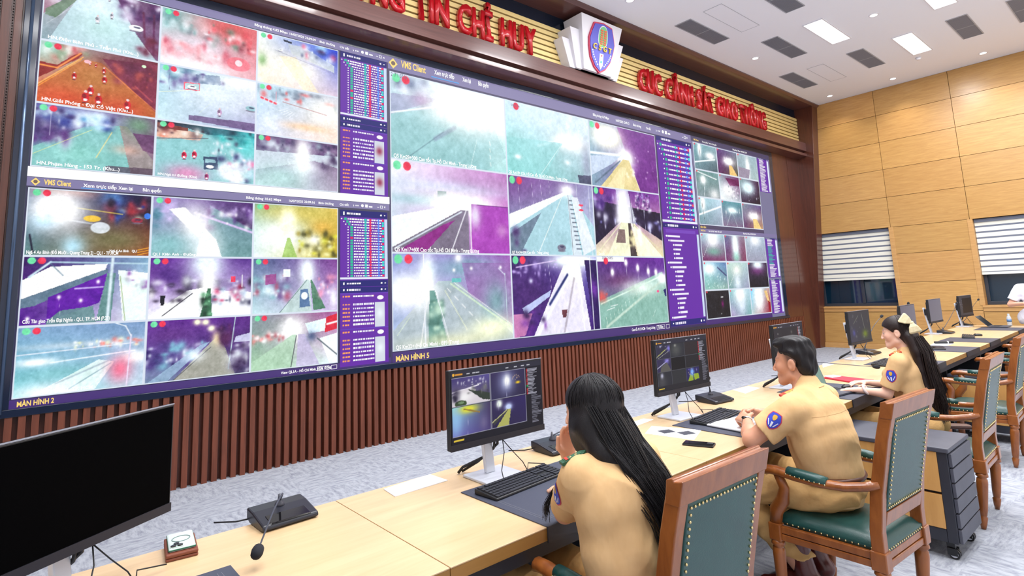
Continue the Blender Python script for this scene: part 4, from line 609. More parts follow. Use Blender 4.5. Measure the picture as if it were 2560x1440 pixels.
d3 = disp('display', 3.28, 9.905, LZ0, LZ1, flat('centre_dark', (44, 30, 84)), 'big central client window marked with a gold five in its footer'); rect('title_bar', d3, 3.28, 9.905, 4.40, LZ1, BARG); rect('footer', d3, 3.30, 8.72, LZ0, 0.972, FOOT)
put_tiles(d3, tiles_C(), [3.30, 5.125, 6.895, 8.70], [4.372, 3.268, 2.127, 0.985]); pic_mesh('side_panel', side_pic('C', 62, 120, 520), 8.745, 9.885, 0.90, 4.385, -0.004, d3)
d4 = disp('display', 9.905, LEDW, 2.70, LZ1, GREYB, 'small upper right client window of road feeds'); rect('title_bar', d4, 9.905, LEDW, 4.455, LZ1, BARD); put_tiles(d4, tiles_R(RT_), [9.96, 10.825, 11.66, 12.54], [4.44, 3.89, 3.335, 2.78], 0.008); pic_mesh('side_panel', side_pic('R', 63, 30, 120), 12.57, 13.10, 3.66, 4.45, -0.004, d4)
rect('footer', d4, 9.96, 12.55, 2.70, 2.775, BARD, -0.003)
d5 = disp('display', 9.905, LEDW, LZ0, 2.70, GREYB, 'small lower right client window of foggy road feeds'); rect('title_bar', d5, 9.905, LEDW, 2.63, 2.70, BARG); put_tiles(d5, tiles_R(RB_), [9.94, 10.81, 11.66, 12.53], [2.615, 2.06, 1.505, 0.955], 0.008)
pic_mesh('side_panel', side_pic('RG', 64, 30, 120), 12.56, 13.12, 1.72, 2.60, -0.004, d5); pic_mesh('side_panel', side_pic('R', 65, 30, 120), 12.56, 13.12, 0.93, 1.68, -0.004, d5); rect('footer', d5, 9.905, 12.54, LZ0, 0.945, FOOT)
stext(d1, [('HN.Điện Biên Phủ - Trần Phú (Khu...)', 0.06, 3.915, 0.042, 1), ('HN.Giải Phóng - Đại Cồ Việt (Khu...)', 0.05, 3.36, 0.042, 1), ('HN.Phạm Hùng - 153 Tr. (Khu...)', 0.05, 2.81, 0.042, 1), ('HN.Ngã tư đường (Khu)', 0.91, 2.81, 0.032, 1), ('Băng thông 4.82 Mbps', 1.72, 4.505, 0.038, 1), ('16/07/2025 22:09:09', 2.08, 4.505, 0.036, 1), ('Bình thường', 2.42, 4.503, 0.036, 1), ('Chi tiết', 2.66, 4.503, 0.036, 1), ('› ▪▪  ● ■ ▬', 2.82, 4.503, 0.045, 1), ('– □ ×', 3.12, 4.503, 0.045, 1)], T_WHITE)
stext(d2, [('Ngã 4 An Bình (Đỗ Mười - Quang Trung 2) - QL1 - TP.HCM', 0.03, 2.066, 0.040, 0.62), ('QL1 Kiên Anh - Đường số 2, HCM', 0.90, 2.064, 0.036, 1), ('Cầu Tân giao Trần Đại Nghĩa - QL1, TP. HCM (P.23)', 0.04, 1.51, 0.042, 0.62), ('QL1, TP. HCM', 0.3, 0.95, 0.036, 1), ('Ngã 4 An Bình   QL1', 0.58, 2.09, 0.03, 0.8), ('Băng thông 10.62 Mbps', 1.68, 2.645, 0.036, 1), ('16/07/2025 22:09:16', 2.1, 2.645, 0.034, 1), ('Bình thường', 2.42, 2.645, 0.034, 1), ('Chi tiết', 2.66, 2.645, 0.034, 1), ('› ▪▪  ● ■ ▬', 2.82, 2.645, 0.042, 1), ('– □ ×', 3.12, 2.645, 0.042, 1), ('Xem trực tiếp', 0.37, 2.645, 0.042, 0.95), ('Xem lại', 0.62, 2.645, 0.042, 0.8), ('Bản quyền', 0.8, 2.645, 0.042, 0.8), ('View QL1A - Hồ Chí Minh_KLA', 2.05, 0.882, 0.036, 0.9), ('Tự động', 2.44, 0.885, 0.04, 0.9)], T_WHITE)
stext(d2, [('VMS Client', 0.11, 2.642, 0.062, 0.62)], T_GOLD, off=0.003); stext(d2, [('MÀN HÌNH 2', 0.045, 0.872, 0.055, 0.72)], T_GOLD, off=0.003)
stext(d3, [('Q5 Km28+300 Cao tốc Tp.Hồ Chí Minh - Trung Lương', 3.34, 3.285, 0.068, 0.8), ('Q5 Km17+600 Cao tốc Tp.Hồ Chí Minh - Trung Lương', 3.34, 2.145, 0.068, 0.8), ('Q5 Km22+ (Hồ Chí Minh) - ĐP3 (Trung)', 3.34, 1.005, 0.066, 0.8), ('Q5 Km18+ (Chi, Hồ Cao tốc Tp.Hồ Chí Minh - Trung Lương', 5.15, 3.285, 0.06, 0.78), ('Q5 Km24+300 Cao tốc - Trung Lương', 5.15, 2.145, 0.055, 0.8), ('Cao tốc', 6.95, 2.15, 0.055, 0.8), ('Xem trực tiếp', 3.95, 4.475, 0.085, 0.62), ('Xem lại', 4.40, 4.475, 0.085, 0.5), ('Bản quyền', 4.66, 4.475, 0.085, 0.5), ('Băng thông 4.67 Mbps', 7.02, 4.455, 0.06, 0.75), ('16/07/2025 22:09:12', 7.6, 4.455, 0.06, 0.75), ('Bình thường', 8.08, 4.455, 0.06, 0.75), ('Chi tiết', 8.45, 4.455, 0.06, 0.75), ('› ▪▪  ● ■ ▬', 8.75, 4.455, 0.08, 1), ('– □ ×', 9.6, 4.455, 0.08, 0.9), ('Cao tốc P.12 HCM - Trung Lương', 7.65, 0.905, 0.06, 0.75), ('Tự động', 8.36, 0.905, 0.06, 0.7)], T_WHITE)
stext(d3, [('VMS Client', 3.46, 4.455, 0.125, 0.62), ('MÀN HÌNH 5', 3.335, 0.872, 0.085, 0.92)], T_GOLD, off=0.003)
for dd, x, z, s in ((d2, 0.055, 2.662, 0.034), (d3, 3.35, 4.48, 0.068)):
    o = MB().add([(x - s * 0.9, -0.006, z), (x, -0.006, z - s), (x + s * 0.9, -0.006, z), (x, -0.006, z + s)], [(0, 1, 2, 3)]).build('client_emblem', T_GOLD, dd)
    q = MB(); r_ = s * 0.42
    q.lathe([(r_, 0), (r_, 0.001)], (x, -0.008, z), 12, Matrix.Rotation(PI / 2, 3, 'X')); q.build('client_emblem_ring', flat('emblem_brown', (110, 84, 70)), dd)
stext(d3, [('2  7 1 07:16', 3.315, 4.31, 0.075, 0.62), ('03:45:21.04', 5.24, 4.29, 0.045, 0.8), ('2025 22:08:53', 7.02, 2.08, 0.065, 0.75)], T_DARK, y=-0.009, off=0.001)
for dd, a, b, z in ((d2, 0.355, 0.535, 2.632), (d3, 3.90, 4.34, 4.425)): rect('tab_underline', dd, a, b, z, z + 0.007 if dd is d2 else z + 0.015, T_BLUE, -0.006)
for dd, xa, xb, za, zb in ((d2, 2.42, 2.55, 0.872, 0.915), (d2, 2.57, 2.635, 0.872, 0.915), (d3, 8.33, 8.56, 0.885, 0.955), (d3, 8.6, 8.7, 0.885, 0.955)):
    q = MB(); t = 0.004 if dd is d2 else 0.006
    for bx in ((xa, xb, za, za + t), (xa, xb, zb - t, zb), (xa, xa + t, za, zb), (xb - t, xb, za, zb)): q.quad((bx[0], -0.007, bx[2]), (bx[1], -0.007, bx[2]), (bx[1], -0.007, bx[3]), (bx[0], -0.007, bx[3]))
    q.build('button_outline', T_WHITE, dd)
stext(d4, [('VMS Client', 9.99, 4.475, 0.05, 0.8)], T_GOLD); stext(d4, [('Xem trực tiếp   Xem lại   Bản quyền', 10.3, 4.475, 0.045, 0.8), ('Băng thông 5 Mbps 16/07/2025 22:09', 11.5, 4.475, 0.045, 0.9)], T_WHITE)
stext(d5, [('VMS Client', 9.97, 2.65, 0.045, 0.8), ('MÀN HÌNH', 9.97, 2.715, 0.05, 0.8)], T_GOLD); stext(d5, [('Xem trực tiếp   Xem lại   Bản quyền', 10.25, 2.65, 0.04, 0.8), ('Băng thông 6 Mbps 16/07/2025 22:09', 11.6, 2.65, 0.04, 0.9)], T_WHITE)
# ---------------------------------------------------------------- lettering on the frieze, the crest
RED = mat('red_acrylic', rgb(196, 22, 34), 0.22, coat=0.5)
def sign(s, x0, x1, z, h, lab):
    e = empty('wall_sign', (x0, -0.10, z), label=lab, cat='sign'); es = []
    adv = 0
    for ch in s:
        if ch == ' ': adv += 0.42; continue
        o = text(ch, 1.0, RED, 'letter', e, Matrix.Identity(4), off=0.032)
        xs = [v.co.x for v in o.data.vertices]; a, b = min(xs), max(xs); es.append((o, adv - a)); adv += (b - a) + 0.075
    k = (x1 - x0) / adv; cap = h / 0.74
    for o, a in es:
        bpy.data.objects.remove(o) if False else None
        me = o.data; me.transform(Matrix.Translation((a, 0, 0))); me.transform(Matrix.Diagonal((k, cap, 1, 1))); me.transform(TX)
        so = o.modifiers.new('depth', 'SOLIDIFY'); so.thickness = 0.085; so.offset = 1
    return e
sign('TRUNG TÂM THÔNG TIN CHỈ HUY', 0.15, 5.68, 5.10, 0.42, 'red raised lettering TRUNG TAM THONG TIN CHI HUY left of the crest')
sign('CỤC CẢNH SÁT GIAO THÔNG', 8.16, 12.88, 5.10, 0.42, 'red raised lettering CUC CANH SAT GIAO THONG right of the crest')
CW = mat('white_lacquer', rgb(226, 224, 230), 0.35)
cr = empty('crest', (6.83, -0.25, 4.98), label='white stepped plinth bearing a blue and red shield crest marked CSGT', cat='crest')
def slab(name, hb, ht, yb, yt, zt, d, m=CW, z0=0.06):
    mb = MB(); mb.add([(-hb, yb, z0), (hb, yb, z0), (hb, d, z0), (-hb, d, z0), (-ht, yt, zt), (ht, yt, zt), (ht, d, zt), (-ht, d, zt)], [(0, 3, 2, 1), (4, 5, 6, 7), (0, 1, 5, 4), (1, 2, 6, 5), (2, 3, 7, 6), (3, 0, 4, 7)])
    return mb.build(name, m, cr, bevel=0.004)
slab('centre_block', 0.33, 0.49, -0.09, -0.25, 0.88, 0.15); slab('side_block', 0.45, 0.64, -0.045, -0.13, 0.66, 0.15); slab('side_block', 0.56, 0.74, -0.01, -0.04, 0.50, 0.15)
SHM = Matrix.Translation((0.0, -0.168, 0.47)) @ Euler((math.atan2(0.16, 0.82), 0, 0)).to_matrix().to_4x4()
def shield_pts(s):
    half = [(0, -0.40), (0.12, -0.33), (0.22, -0.2), (0.27, -0.04), (0.285, 0.08), (0.26, 0.17), (0.235, 0.235), (0.2, 0.32), (0.1, 0.335), (0.0, 0.35)]
    return [(x * s, z * s) for x, z in half] + [(-x * s, z * s) for x, z in half[-2:0:-1]]
SHR = mat('shield_red', rgb(200, 50, 84), 0.3); SHB = mat('shield_blue', rgb(84, 84, 190), 0.3); SHY = mat('shield_gold', rgb(236, 196, 70), 0.35); SHW = mat('shield_white', rgb(220, 226, 240), 0.4); SHG = mat('shield_green', rgb(110, 190, 130), 0.4)
def prism_cr(name, pts, a0, a1, m, parent=cr):
    mb = MB().at(SHM); mb.prism(pts, a0, a1, 'y'); return mb.build(name, m, parent)
prism_cr('shield_border', shield_pts(1.07), -0.03, 0.03, SHR); sf = prism_cr('shield', shield_pts(1.0), -0.04, -0.03, SHB)
rr = [(0.105 * math.cos(t) * (1 if math.sin(t) < 0 else 0.95), 0.15 + 0.16 * (abs(math.sin(t)) ** 0.8) * (1 if math.sin(t) > 0 else -1)) for t in np.linspace(0, 2 * PI, 20, endpoint=False)]
prism_cr('badge_outline', [(x * 1.12, 0.15 + (z - 0.15) * 1.1) for x, z in rr], -0.045, -0.04, SHW, cr); prism_cr('badge_field', rr, -0.05, -0.045, SHG, cr)
mb = MB().at(SHM)
for i in range(7):
    for sx in (-1, 1): mb.box(sx * 0.012 if sx > 0 else -0.07, 0.07 if sx > 0 else -0.012, -0.056, -0.05, 0.02 + i * 0.035, 0.043 + i * 0.035)
mb.build('badge_sheaf', mat('shield_orange', rgb(226, 96, 60), 0.4), cr)
mb = MB().at(SHM); mb.prism([(-0.045, -0.12), (0.045, -0.12), (0.045, -0.30), (0, -0.37), (-0.045, -0.30)], -0.045, -0.04, 'y'); mb.build('road_stripe', SHW, cr)
mb = MB().at(SHM); mb.lathe([(0.014, 0), (0.014, 0.004)], (0, -0.046, -0.15), 8, Matrix.Rotation(PI / 2, 3, 'X')); mb.build('signal_red', SHR, cr)
mb = MB().at(SHM); mb.lathe([(0.018, 0), (0.018, 0.004)], (0, -0.046, -0.25), 8, Matrix.Rotation(PI / 2, 3, 'X')); mb.build('signal_green', mat('signal_teal', rgb(60, 180, 170), 0.4), cr)
for sx in (-1, 1):
    mb = MB().at(SHM)
    for k in range(7):
        t = k / 6; c = (sx * (0.215 - 0.135 * t ** 1.4), -0.11 - 0.2 * t); mb.prism([(c[0] - 0.016, c[1]), (c[0], c[1] - 0.008), (c[0] + 0.016, c[1] + 0.006), (c[0], c[1] + 0.022)], -0.046, -0.04, 'y')
    mb.build('laurel', SHW, cr)
for i, ch in enumerate('CSGT'):
    t = (i - 1.5) / 1.5; o = text(ch, 0.12, SHY, 'crest_letter', cr, SHM @ Matrix.Translation((t * 0.178, -0.052, -0.075 - 0.0 * t)) @ TX, ext=0.008, off=0.0015, align='CENTER')
# ---------------------------------------------------------------- the console: desk modules, inset pads, return cabinets
ZD = 0.76
SK = 0.014
def dy(x): return SK * x
SEAMS = [-2.06, -0.5, 1.06, 2.53, 4.1, 5.66, 7.22, 8.8, 10.45, 12.1]
DL = {0: 'blond-topped console desk at the far left, outside the view', 1: 'console desk in the bottom left corner carrying the switched-off monitor', 2: 'console desk carrying the wide gooseneck microphone at left and the long-haired operator', 3: 'console desk holding the black phone and two-square paper', 4: 'console desk just right of the short-haired officer', 5: 'console desk holding the red folder', 6: 'console desk beyond the woman with the bow', 7: 'console desk where the pen pouch and white sheets lie', 8: 'last console desk, beneath the water bottles'}
for i, (a, b) in enumerate(zip(SEAMS[:-1], SEAMS[1:])):
    e = empty('console_desk', (a, dy(a), 0), math.atan(SK), label=DL[i], cat='desk', group='console desks in one row')
    L = (b - a) - 0.003
    t = MB(); t.box(0, L, -4.45, -3.61, ZD - 0.005, ZD); t.build('desktop', W_DESK, e, bevel=0.0015)
    t = MB(); t.box(0, L, -4.449, -3.611, ZD - 0.045, ZD - 0.0052); t.build('edge_band', W_EDGE, e)
    t = MB(); t.box(0, L, -4.42, -3.63, ZD - 0.105, ZD - 0.046); t.build('apron', CHAR, e)
    t = MB(); t.box(0.0, L, -3.70, -3.67, 0.0, ZD - 0.106); t.build('modesty_panel', mat('console_black', rgb(22, 24, 32), 0.5), e)
    for xx in ((0.0, 0.025), (L - 0.025, L)):
        MB().box(xx[0], xx[1], -4.38, -3.705, 0.0, ZD - 0.106).build('side_panel', MATS['console_black'], e)
PADS = [(-0.05, 'dark leather desk pad inset at the bottom left corner'), (1.47, 'dark leather desk pad under the long-haired operator elbow'), (3.03, 'dark leather desk pad under the white notebook'), (4.42, 'dark leather desk pad under the open laptop'), (6.29, 'dark leather desk pad in front of the woman with the bow'), (7.79, 'dark leather desk pad beside the pen pouch'), (9.0, 'dark leather desk pad with the far black keyboard'), (11.0, 'dark leather desk pad under the leaning laptop')]
for x, lab in PADS:
    e = empty('desk_pad', (x, dy(x), 0), math.atan(SK), label=lab, cat='desk pad', group='inset leather desk pads')
    wd = 0.62; t = MB(); t.box(0, wd, -4.452, -3.93, ZD + 0.0005, ZD + 0.004); t.build('pad', MATPAD, e, bevel=0.001)
    MB().box(0, wd, -4.458, -4.452, ZD - 0.050, ZD + 0.004).build('front_flap', CHAR, e)
    t = MB(); a0, a1, b0, b1 = 0.035, wd - 0.035, -4.41, -3.965
    for k in (0, 0.012): t.box(a0 + k, a1 - k, b0 + k, b0 + k + 0.0015, ZD + 0.004, ZD + 0.0046); t.box(a0 + k, a0 + k + 0.0015, b0 + k, b1, ZD + 0.004, ZD + 0.0046); t.box(a1 - k - 0.0015, a1 - k, b0 + k, b1, ZD + 0.004, ZD + 0.0046)
    t.build('stitch_line', mat('stitch', rgb(110, 112, 122), 0.6), e)
CABW = wood('veneer_cabinet', rgb(190, 140, 78), rgb(206, 156, 92), 0.4, (10, 10, 1.0), 2.0)
def cabinet(x, lab, x2=0.44, wheels=True):
    e = empty('return_cabinet', (x, -4.44 + dy(x), 0), 0, label=lab, cat='cabinet', group='return cabinets on castors'); D = -0.60; B = 0.095
    t = MB(); t.box(-0.012, x2 + 0.012, D - 0.012, 0.04, 0.585, 0.612); t.build('cabinet_top', DGREY, e, bevel=0.006)
    t = MB(); t.box(0.0, x2, D, D + 0.05, B, 0.584); t.box(0.0, x2, D + 0.051, 0.03, B, B + 0.07); t.box(0.02, x2 - 0.02, D + 0.051, 0.03, B + 0.071, 0.584); t.build('carcass', CHAR, e, bevel=0.003)
    t = MB(); t.box(-0.004, 0.018, D + 0.05, 0.03, B + 0.072, 0.35); t.box(-0.004, 0.018, D + 0.05, 0.03, 0.365, 0.584); t.build('side_panel', CABW, e, bevel=0.0015)
    for k in range(6):
        MB().box(0.012, x2 - 0.004, D - 0.018, D - 0.001, B + 0.004 + k * 0.0815, B + 0.0815 + k * 0.0815 - 0.005).build('front_slat', DGREY, e, bevel=0.002)
    for cx in (0.05, x2 - 0.06):
        for cy in (D + 0.05, -0.05):
            c = MB(); c.box(-0.016, 0.016, -0.02, 0.02, 0.055, 0.095); c.box(-0.026, -0.02, -0.03, 0.018, 0.02, 0.06); c.box(0.02, 0.026, -0.03, 0.018, 0.02, 0.06)
            o = c.build('castor', BLACK, e, bevel=0.002); o.location = (cx, cy, 0)
            for sx in (-0.011, 0.011):
                q = MB(); q.lathe([(0.028, -0.007), (0.028, 0.007)], (sx, -0.012, 0.028), 16, Matrix.Rotation(PI / 2, 3, 'Y')); wo = q.build('wheel', BLACK, o)
                q = MB(); q.lathe([(0.019, -0.009), (0.019, 0.009)], (sx, -0.012, 0.028), 12, Matrix.Rotation(PI / 2, 3, 'Y')); q.build('hubcap', SILVER, o)
    return e
cabinet(4.13, 'dark slatted return cabinet on castors behind the short-haired officer chair')
cabinet(7.18, 'blond-sided return cabinet behind the empty chair, right of the woman with the bow')
cabinet(10.35, 'farthest return cabinet, below the standing person')
# ---------------------------------------------------------------- monitors
def client_pic(cols, tiles, seed, dark=(24, 24, 34), listc=True, nx=170, ny=104):
    P = Pic(nx, ny, dark, seed=seed); n = cols; xs = 0.80 if listc else 1.0
    for k, T0 in enumerate(tiles):
        r, c = divmod(k, n); x0 = 0.01 + c * xs / n; x1 = x0 + xs / n - 0.006; rows = (len(tiles) + n - 1) // n; y0 = 0.09 + r * 0.82 / rows; y1 = y0 + 0.82 / rows - 0.01
        Q = T0; ix = np.clip(((P.U - x0) / (x1 - x0) * (Q.nx - 1)).round().astype(int), 0, Q.nx - 1); iy = np.clip(((P.V - y0) / (y1 - y0) * (Q.ny - 1)).round().astype(int), 0, Q.ny - 1)
        m = (P.U > x0) & (P.U < x1) & (P.V > y0) & (P.V < y1); P.I = np.where(m[..., None], Q.I[iy, ix], P.I)
    P.p([(0, 0), (1, 0), (1, 0.08), (0, 0.08)], (44, 44, 58)); P.e(0.03, 0.045, 0.012, 0.02, (240, 180, 60)); P.p([(0.05, 0.035), (0.12, 0.035), (0.12, 0.055), (0.05, 0.055)], (220, 150, 50))
    for x in (0.16, 0.22, 0.26, 0.58, 0.68, 0.76, 0.83): P.p([(x, 0.04), (x + 0.035, 0.04), (x + 0.035, 0.055), (x, 0.055)], (190, 190, 200))
    if listc:
        for k in range(40):
            v = 0.11 + k * 0.021; ln = P.r.uniform(0.05, 0.12); x = 0.835 if k < 19 else 0.87
            if k < 19: P.p([(0.82, v), (0.835, v), (0.835, v + 0.012), (0.82, v + 0.012)], (200, 40, 50) if k not in (12, 13) else (40, 180, 90))
            P.p([(x, v), (x + ln, v), (x + ln, v + 0.009), (x, v + 0.009)], (170, 170, 185) if k < 19 else (120, 120, 135))
    P.p([(0.02, 0.945), (0.12, 0.945), (0.12, 0.965), (0.02, 0.965)], (220, 190, 60)); return P
def mon_tiles1():
    A = Pic(80, 60, (60, 50, 110), (90, 80, 150), (150, 140, 150), (60, 55, 70), 71); A.p([(0.2, 0.45), (0.5, 0.4), (1, 0.95), (1, 1), (0, 1), (0, 0.6)], (214, 206, 214)); A.g(0.3, 0.7, 0.25, 0.2, W_, 0.8); A.l(0.0, 0.5, 0.7, 0.35, 0.03, (240, 235, 245)); A.n(0.1, 0.1, 0.9, 0.4, 20, 0.03, [W_]); A.p([(0.4, 0.45), (1, 0.7), (1, 0.95), (0.8, 0.9)], (50, 60, 50)); A.n(0.4, 0.3, 1, 0.7, 12, 0.07, [(60, 60, 60), (120, 120, 120)]); car(A, 0.22, 0.92, 0.3, (60, 80, 50), (130, 160, 120)); A.n(0, 0.5, 0.15, 0.8, 6, 0.08, [(30, 24, 50)])
    B = Pic(80, 60, (52, 42, 84), (48, 44, 80), (50, 46, 84), (44, 38, 70), 72); B.g(0.45, 0.42, 0.22, 0.4, (170, 180, 225), 0.9); B.g(0.46, 0.38, 0.08, 0.2, W_, 1.4); B.l(0.46, 0.4, 0.44, 1, 0.01, (190, 190, 230)); B.n(0.6, 0.2, 0.85, 0.4, 16, 0.02, [(240, 200, 150)]); B.g(0.78, 0.5, 0.06, 0.04, (240, 200, 40), 1.2)
    C_ = Pic(80, 60, (150, 220, 235), (64, 50, 90), (110, 110, 190), (70, 56, 110), 73); C_.g(0.4, 0.12, 0.25, 0.14, (225, 220, 60), 1.2); C_.l(0.3, 0.1, 0.7, 0.3, 0.04, (150, 120, 50)); C_.g(0.1, 0.5, 0.14, 0.5, (150, 200, 240), 0.7); C_.l(0.4, 0.3, 0.38, 1, 0.008, (200, 200, 240)); C_.g(0.8, 0.7, 0.1, 0.25, (120, 110, 150), 0.7)
    D = Pic(80, 60, (50, 40, 84), (46, 34, 96), (40, 34, 70), (44, 36, 80), 74); D.g(0.22, 0.15, 0.08, 0.14, (240, 250, 240), 1.3); D.g(0.48, 0.32, 0.1, 0.12, (200, 215, 255), 1.4); D.p([(0.48, 0.4), (0.54, 0.4), (0.48, 1), (0.12, 1)], (176, 176, 96)); D.p([(0.44, 0.42), (0.48, 0.42), (0.06, 0.9), (0.03, 0.8)], (60, 60, 60)); D.l(0.46, 0.4, 0.02, 0.78, 0.03, (190, 190, 130)); D.l(0.2, 0.1, 0.21, 0.5, 0.01, (180, 170, 210))
    for q in (A, B, C_, D): q.border((160, 160, 180))
    return [A, B, C_, D]
def dk(seed, ops=(), base=(40, 42, 50)):
    P = Pic(60, 44, base, seed=seed)
    for o in ops: getattr(P, o[0])(*o[1:])
    return P.border((86, 88, 98))
def mon_tiles2():
    return [dk(81, [('l', 0.0, 0.9, 0.9, 0.2, 0.05, (150, 150, 120)), ('g', 0.9, 0.3, 0.12, 0.2, (130, 120, 220), 1.0), ('n', 0.1, 0.02, 0.7, 0.2, 5, 0.05, [(220, 220, 255)]), ('l', 0.1, 0.8, 0.6, 0.4, 0.03, (190, 190, 90)), ('l', 0.1, 1, 0.9, 0.5, 0.02, (200, 200, 190))], (46, 44, 66)), dk(82, [('g', 0.35, 0.15, 0.08, 0.1, (230, 230, 220), 1), ('g', 0.4, 0.5, 0.35, 0.5, (84, 86, 84), 0.9)]), dk(83, base=(44, 38, 40)),
            dk(84, [('l', 0.0, 0.7, 0.8, 0.15, 0.05, (190, 190, 215)), ('l', 0.75, 0.1, 0.8, 1, 0.02, (170, 170, 150)), ('g', 0.7, 0.2, 0.15, 0.2, (140, 130, 220), 1), ('p', [(0.3, 0.6), (0.7, 0.3), (1, 1), (0.2, 1)], (90, 88, 84))], (50, 44, 80)), dk(85, base=(14, 14, 16)), dk(86, base=(34, 34, 38)),
            dk(87, [('g', 0.3, 0.25, 0.1, 0.2, (200, 200, 225), 1.1), ('g', 0.3, 0.7, 0.3, 0.4, (80, 80, 84), 0.7)]), dk(88, base=(44, 46, 50)), dk(89, [('p', [(0.1, 1), (0.3, 0.5), (0.5, 0.6), (0.5, 1)], (150, 170, 40)), ('p', [(0.55, 0.5), (0.9, 0.5), (0.98, 0.9), (0.6, 1)], (150, 170, 40)), ('g', 0.45, 0.35, 0.14, 0.3, (130, 180, 255), 1.2), ('n', 0.1, 0.0, 1, 0.5, 20, 0.06, [(90, 80, 200), (30, 30, 70), (230, 210, 170)])], (40, 36, 90))]
PICS = {'client4': lambda: client_pic(2, mon_tiles1(), 70, nx=220, ny=130), 'client9': lambda: client_pic(3, mon_tiles2(), 80, (34, 34, 40), nx=190, ny=116),
        'dark': lambda: client_pic(3, [dk(90, [('g', 0.5, 0.3, 0.05, 0.05, (170, 170, 165), 0.9)], (38, 38, 46)), dk(91, base=(36, 36, 44)), dk(92, [('g', 0.2, 0.3, 0.1, 0.1, (110, 110, 105), 0.8)], (36, 36, 42)), dk(93, base=(30, 30, 34)), dk(94, base=(34, 30, 36)), dk(95, [('p', [(0.5, 0.7), (1, 0.6), (1, 0.9), (0.6, 1)], (80, 100, 30))], (34, 34, 38))], 89, (36, 36, 44), nx=130, ny=80),
        'green': lambda: Pic(80, 50, (60, 62, 70), (56, 58, 66), (56, 58, 80), (52, 56, 60), 96).l(0.2, 0.4, 0.45, 0.15, 0.02, (130, 135, 120), 0.7).l(0.62, 0.1, 0.7, 0.6, 0.02, (150, 155, 140), 0.7).g(0.7, 0.78, 0.12, 0.12, (120, 140, 40), 0.9).g(0.18, 0.7, 0.06, 0.1, (90, 90, 190), 0.6).n(0.1, 0.1, 0.9, 0.9, 14, 0.03, [(120, 122, 128)]),
        'blank': lambda: Pic(60, 40, (104, 102, 118), (116, 114, 128), (112, 110, 122), (120, 118, 130), 97), 'window': lambda: Pic(80, 50, (60, 60, 68), seed=98).p([(0.22, 0.12), (0.95, 0.1), (0.95, 0.88), (0.2, 0.9)], (14, 14, 20)).n(0.02, 0.1, 0.2, 0.9, 14, 0.02, [(180, 180, 190)]), 'off': None}
def monitor(x, y, rz, pic, lab, cable=True):
    e = empty('monitor', (x, y, ZD), rz, label=lab, cat='monitor', group='desk monitors in a row')
    b = MB(); b.box(-0.11, 0.11, -0.06, 0.12, 0.0, 0.012); b.build('stand_base', SILVER, e, bevel=0.004)
    p = MB(); p.prism([(0.045, 0.012), (0.068, 0.012), (0.125, 0.378), (0.102, 0.378)], -0.026, 0.026, 'x'); p.build('stand_pole', SILVER, e, bevel=0.005)
    h = MB(); h.box(-0.05, 0.05, 0.0, 0.10, 0.27, 0.36); h.build('mount', BLACK, e, bevel=0.004)
    zc = 0.335; w2, h2 = 0.272, 0.168
    c = MB(); c.box(-w2, w2, -0.032, -0.004, zc - h2, zc + h2); c.box(-w2 + 0.05, w2 - 0.05, -0.004, 0.018, zc - h2 + 0.04, zc + h2 - 0.04); c.build('casing', BLACK, e, bevel=0.003)
    t = MB(); t.box(-w2, w2, -0.0335, -0.028, zc + h2, zc + h2 + 0.003); t.build('top_rim', mat('rim_grey', rgb(140, 142, 154), 0.5), e)
    ch = MB(); ch.box(-w2, w2, -0.036, -0.0325, zc - h2, zc - h2 + 0.026); ch.build('chin', mat('monitor_chin', rgb(40, 39, 47), 0.5, spec=0.3), e)
    sx0, sx1, sz0, sz1 = -w2 + 0.006, w2 - 0.006, zc - h2 + 0.027, zc + h2 - 0.006
    if PICS[pic]: pic_mesh('screen', PICS[pic](), sx0, sx1, sz0, sz1, -0.0335, e, attr_mat('desk_screen', emit=True, es=0.95))
    else: MB().box(sx0, sx1, -0.0335, -0.0325, sz0, sz1).build('screen', mat('screen_off', rgb(3, 3, 4), 0.6, spec=0.02), e)
    if cable:
        k = MB(); k.tube([(0.03, 0.03, 0.22), (0.045, 0.05, 0.13), (0.0, 0.10, 0.07), (-0.08, 0.16, 0.03), (-0.10, 0.17, 0.006)], 0.007, 6); k.tube([(0.02, 0.03, 0.20), (0.03, 0.06, 0.11), (-0.02, 0.12, 0.05), (-0.07, 0.18, 0.006)], 0.006, 6); k.build('power_cable', CABLE, e, smooth=True)
        k = MB(); k.tube([(0.035, 0.0, 0.17), (0.02, -0.03, 0.11), (-0.03, -0.07, 0.05), (-0.05, -0.11, 0.015)], 0.0022, 5); k.tube([(0.035, 0.0, 0.16), (0.08, -0.02, 0.10), (0.12, -0.04, 0.05), (0.13, -0.06, 0.014), (0.17, -0.02, 0.03), (0.24, -0.06, 0.02)], 0.0022, 5); k.build('thin_cable', CABLE, e, smooth=True)
    return e
monitor(0.235, -3.895, math.radians(35), 'off', 'large-looking switched-off black monitor at the lower left edge')
monitor(1.762, -3.862, 0.0, 'client4', 'monitor with four night feeds facing the long-haired operator')
monitor(3.311, -3.815, -0.05, 'client9', 'monitor with nine dark feeds facing the short-haired officer')
monitor(4.72, -3.86, 0.02, 'dark', 'dark monitor partly hidden behind the officer head')
monitor(6.755, -3.68, -0.03, 'green', 'dim monitor just left of the woman with the bow')
monitor(8.14, -3.74, 0.0, 'blank', 'grey monitor partly hidden behind the hair bow')
monitor(10.182, -3.52, -0.03, 'blank', 'plain grey monitor standing alone, right of the hair bow')
monitor(11.74, -3.56, -0.10, 'window', 'farthest monitor showing a black window, beside the leaning laptop')
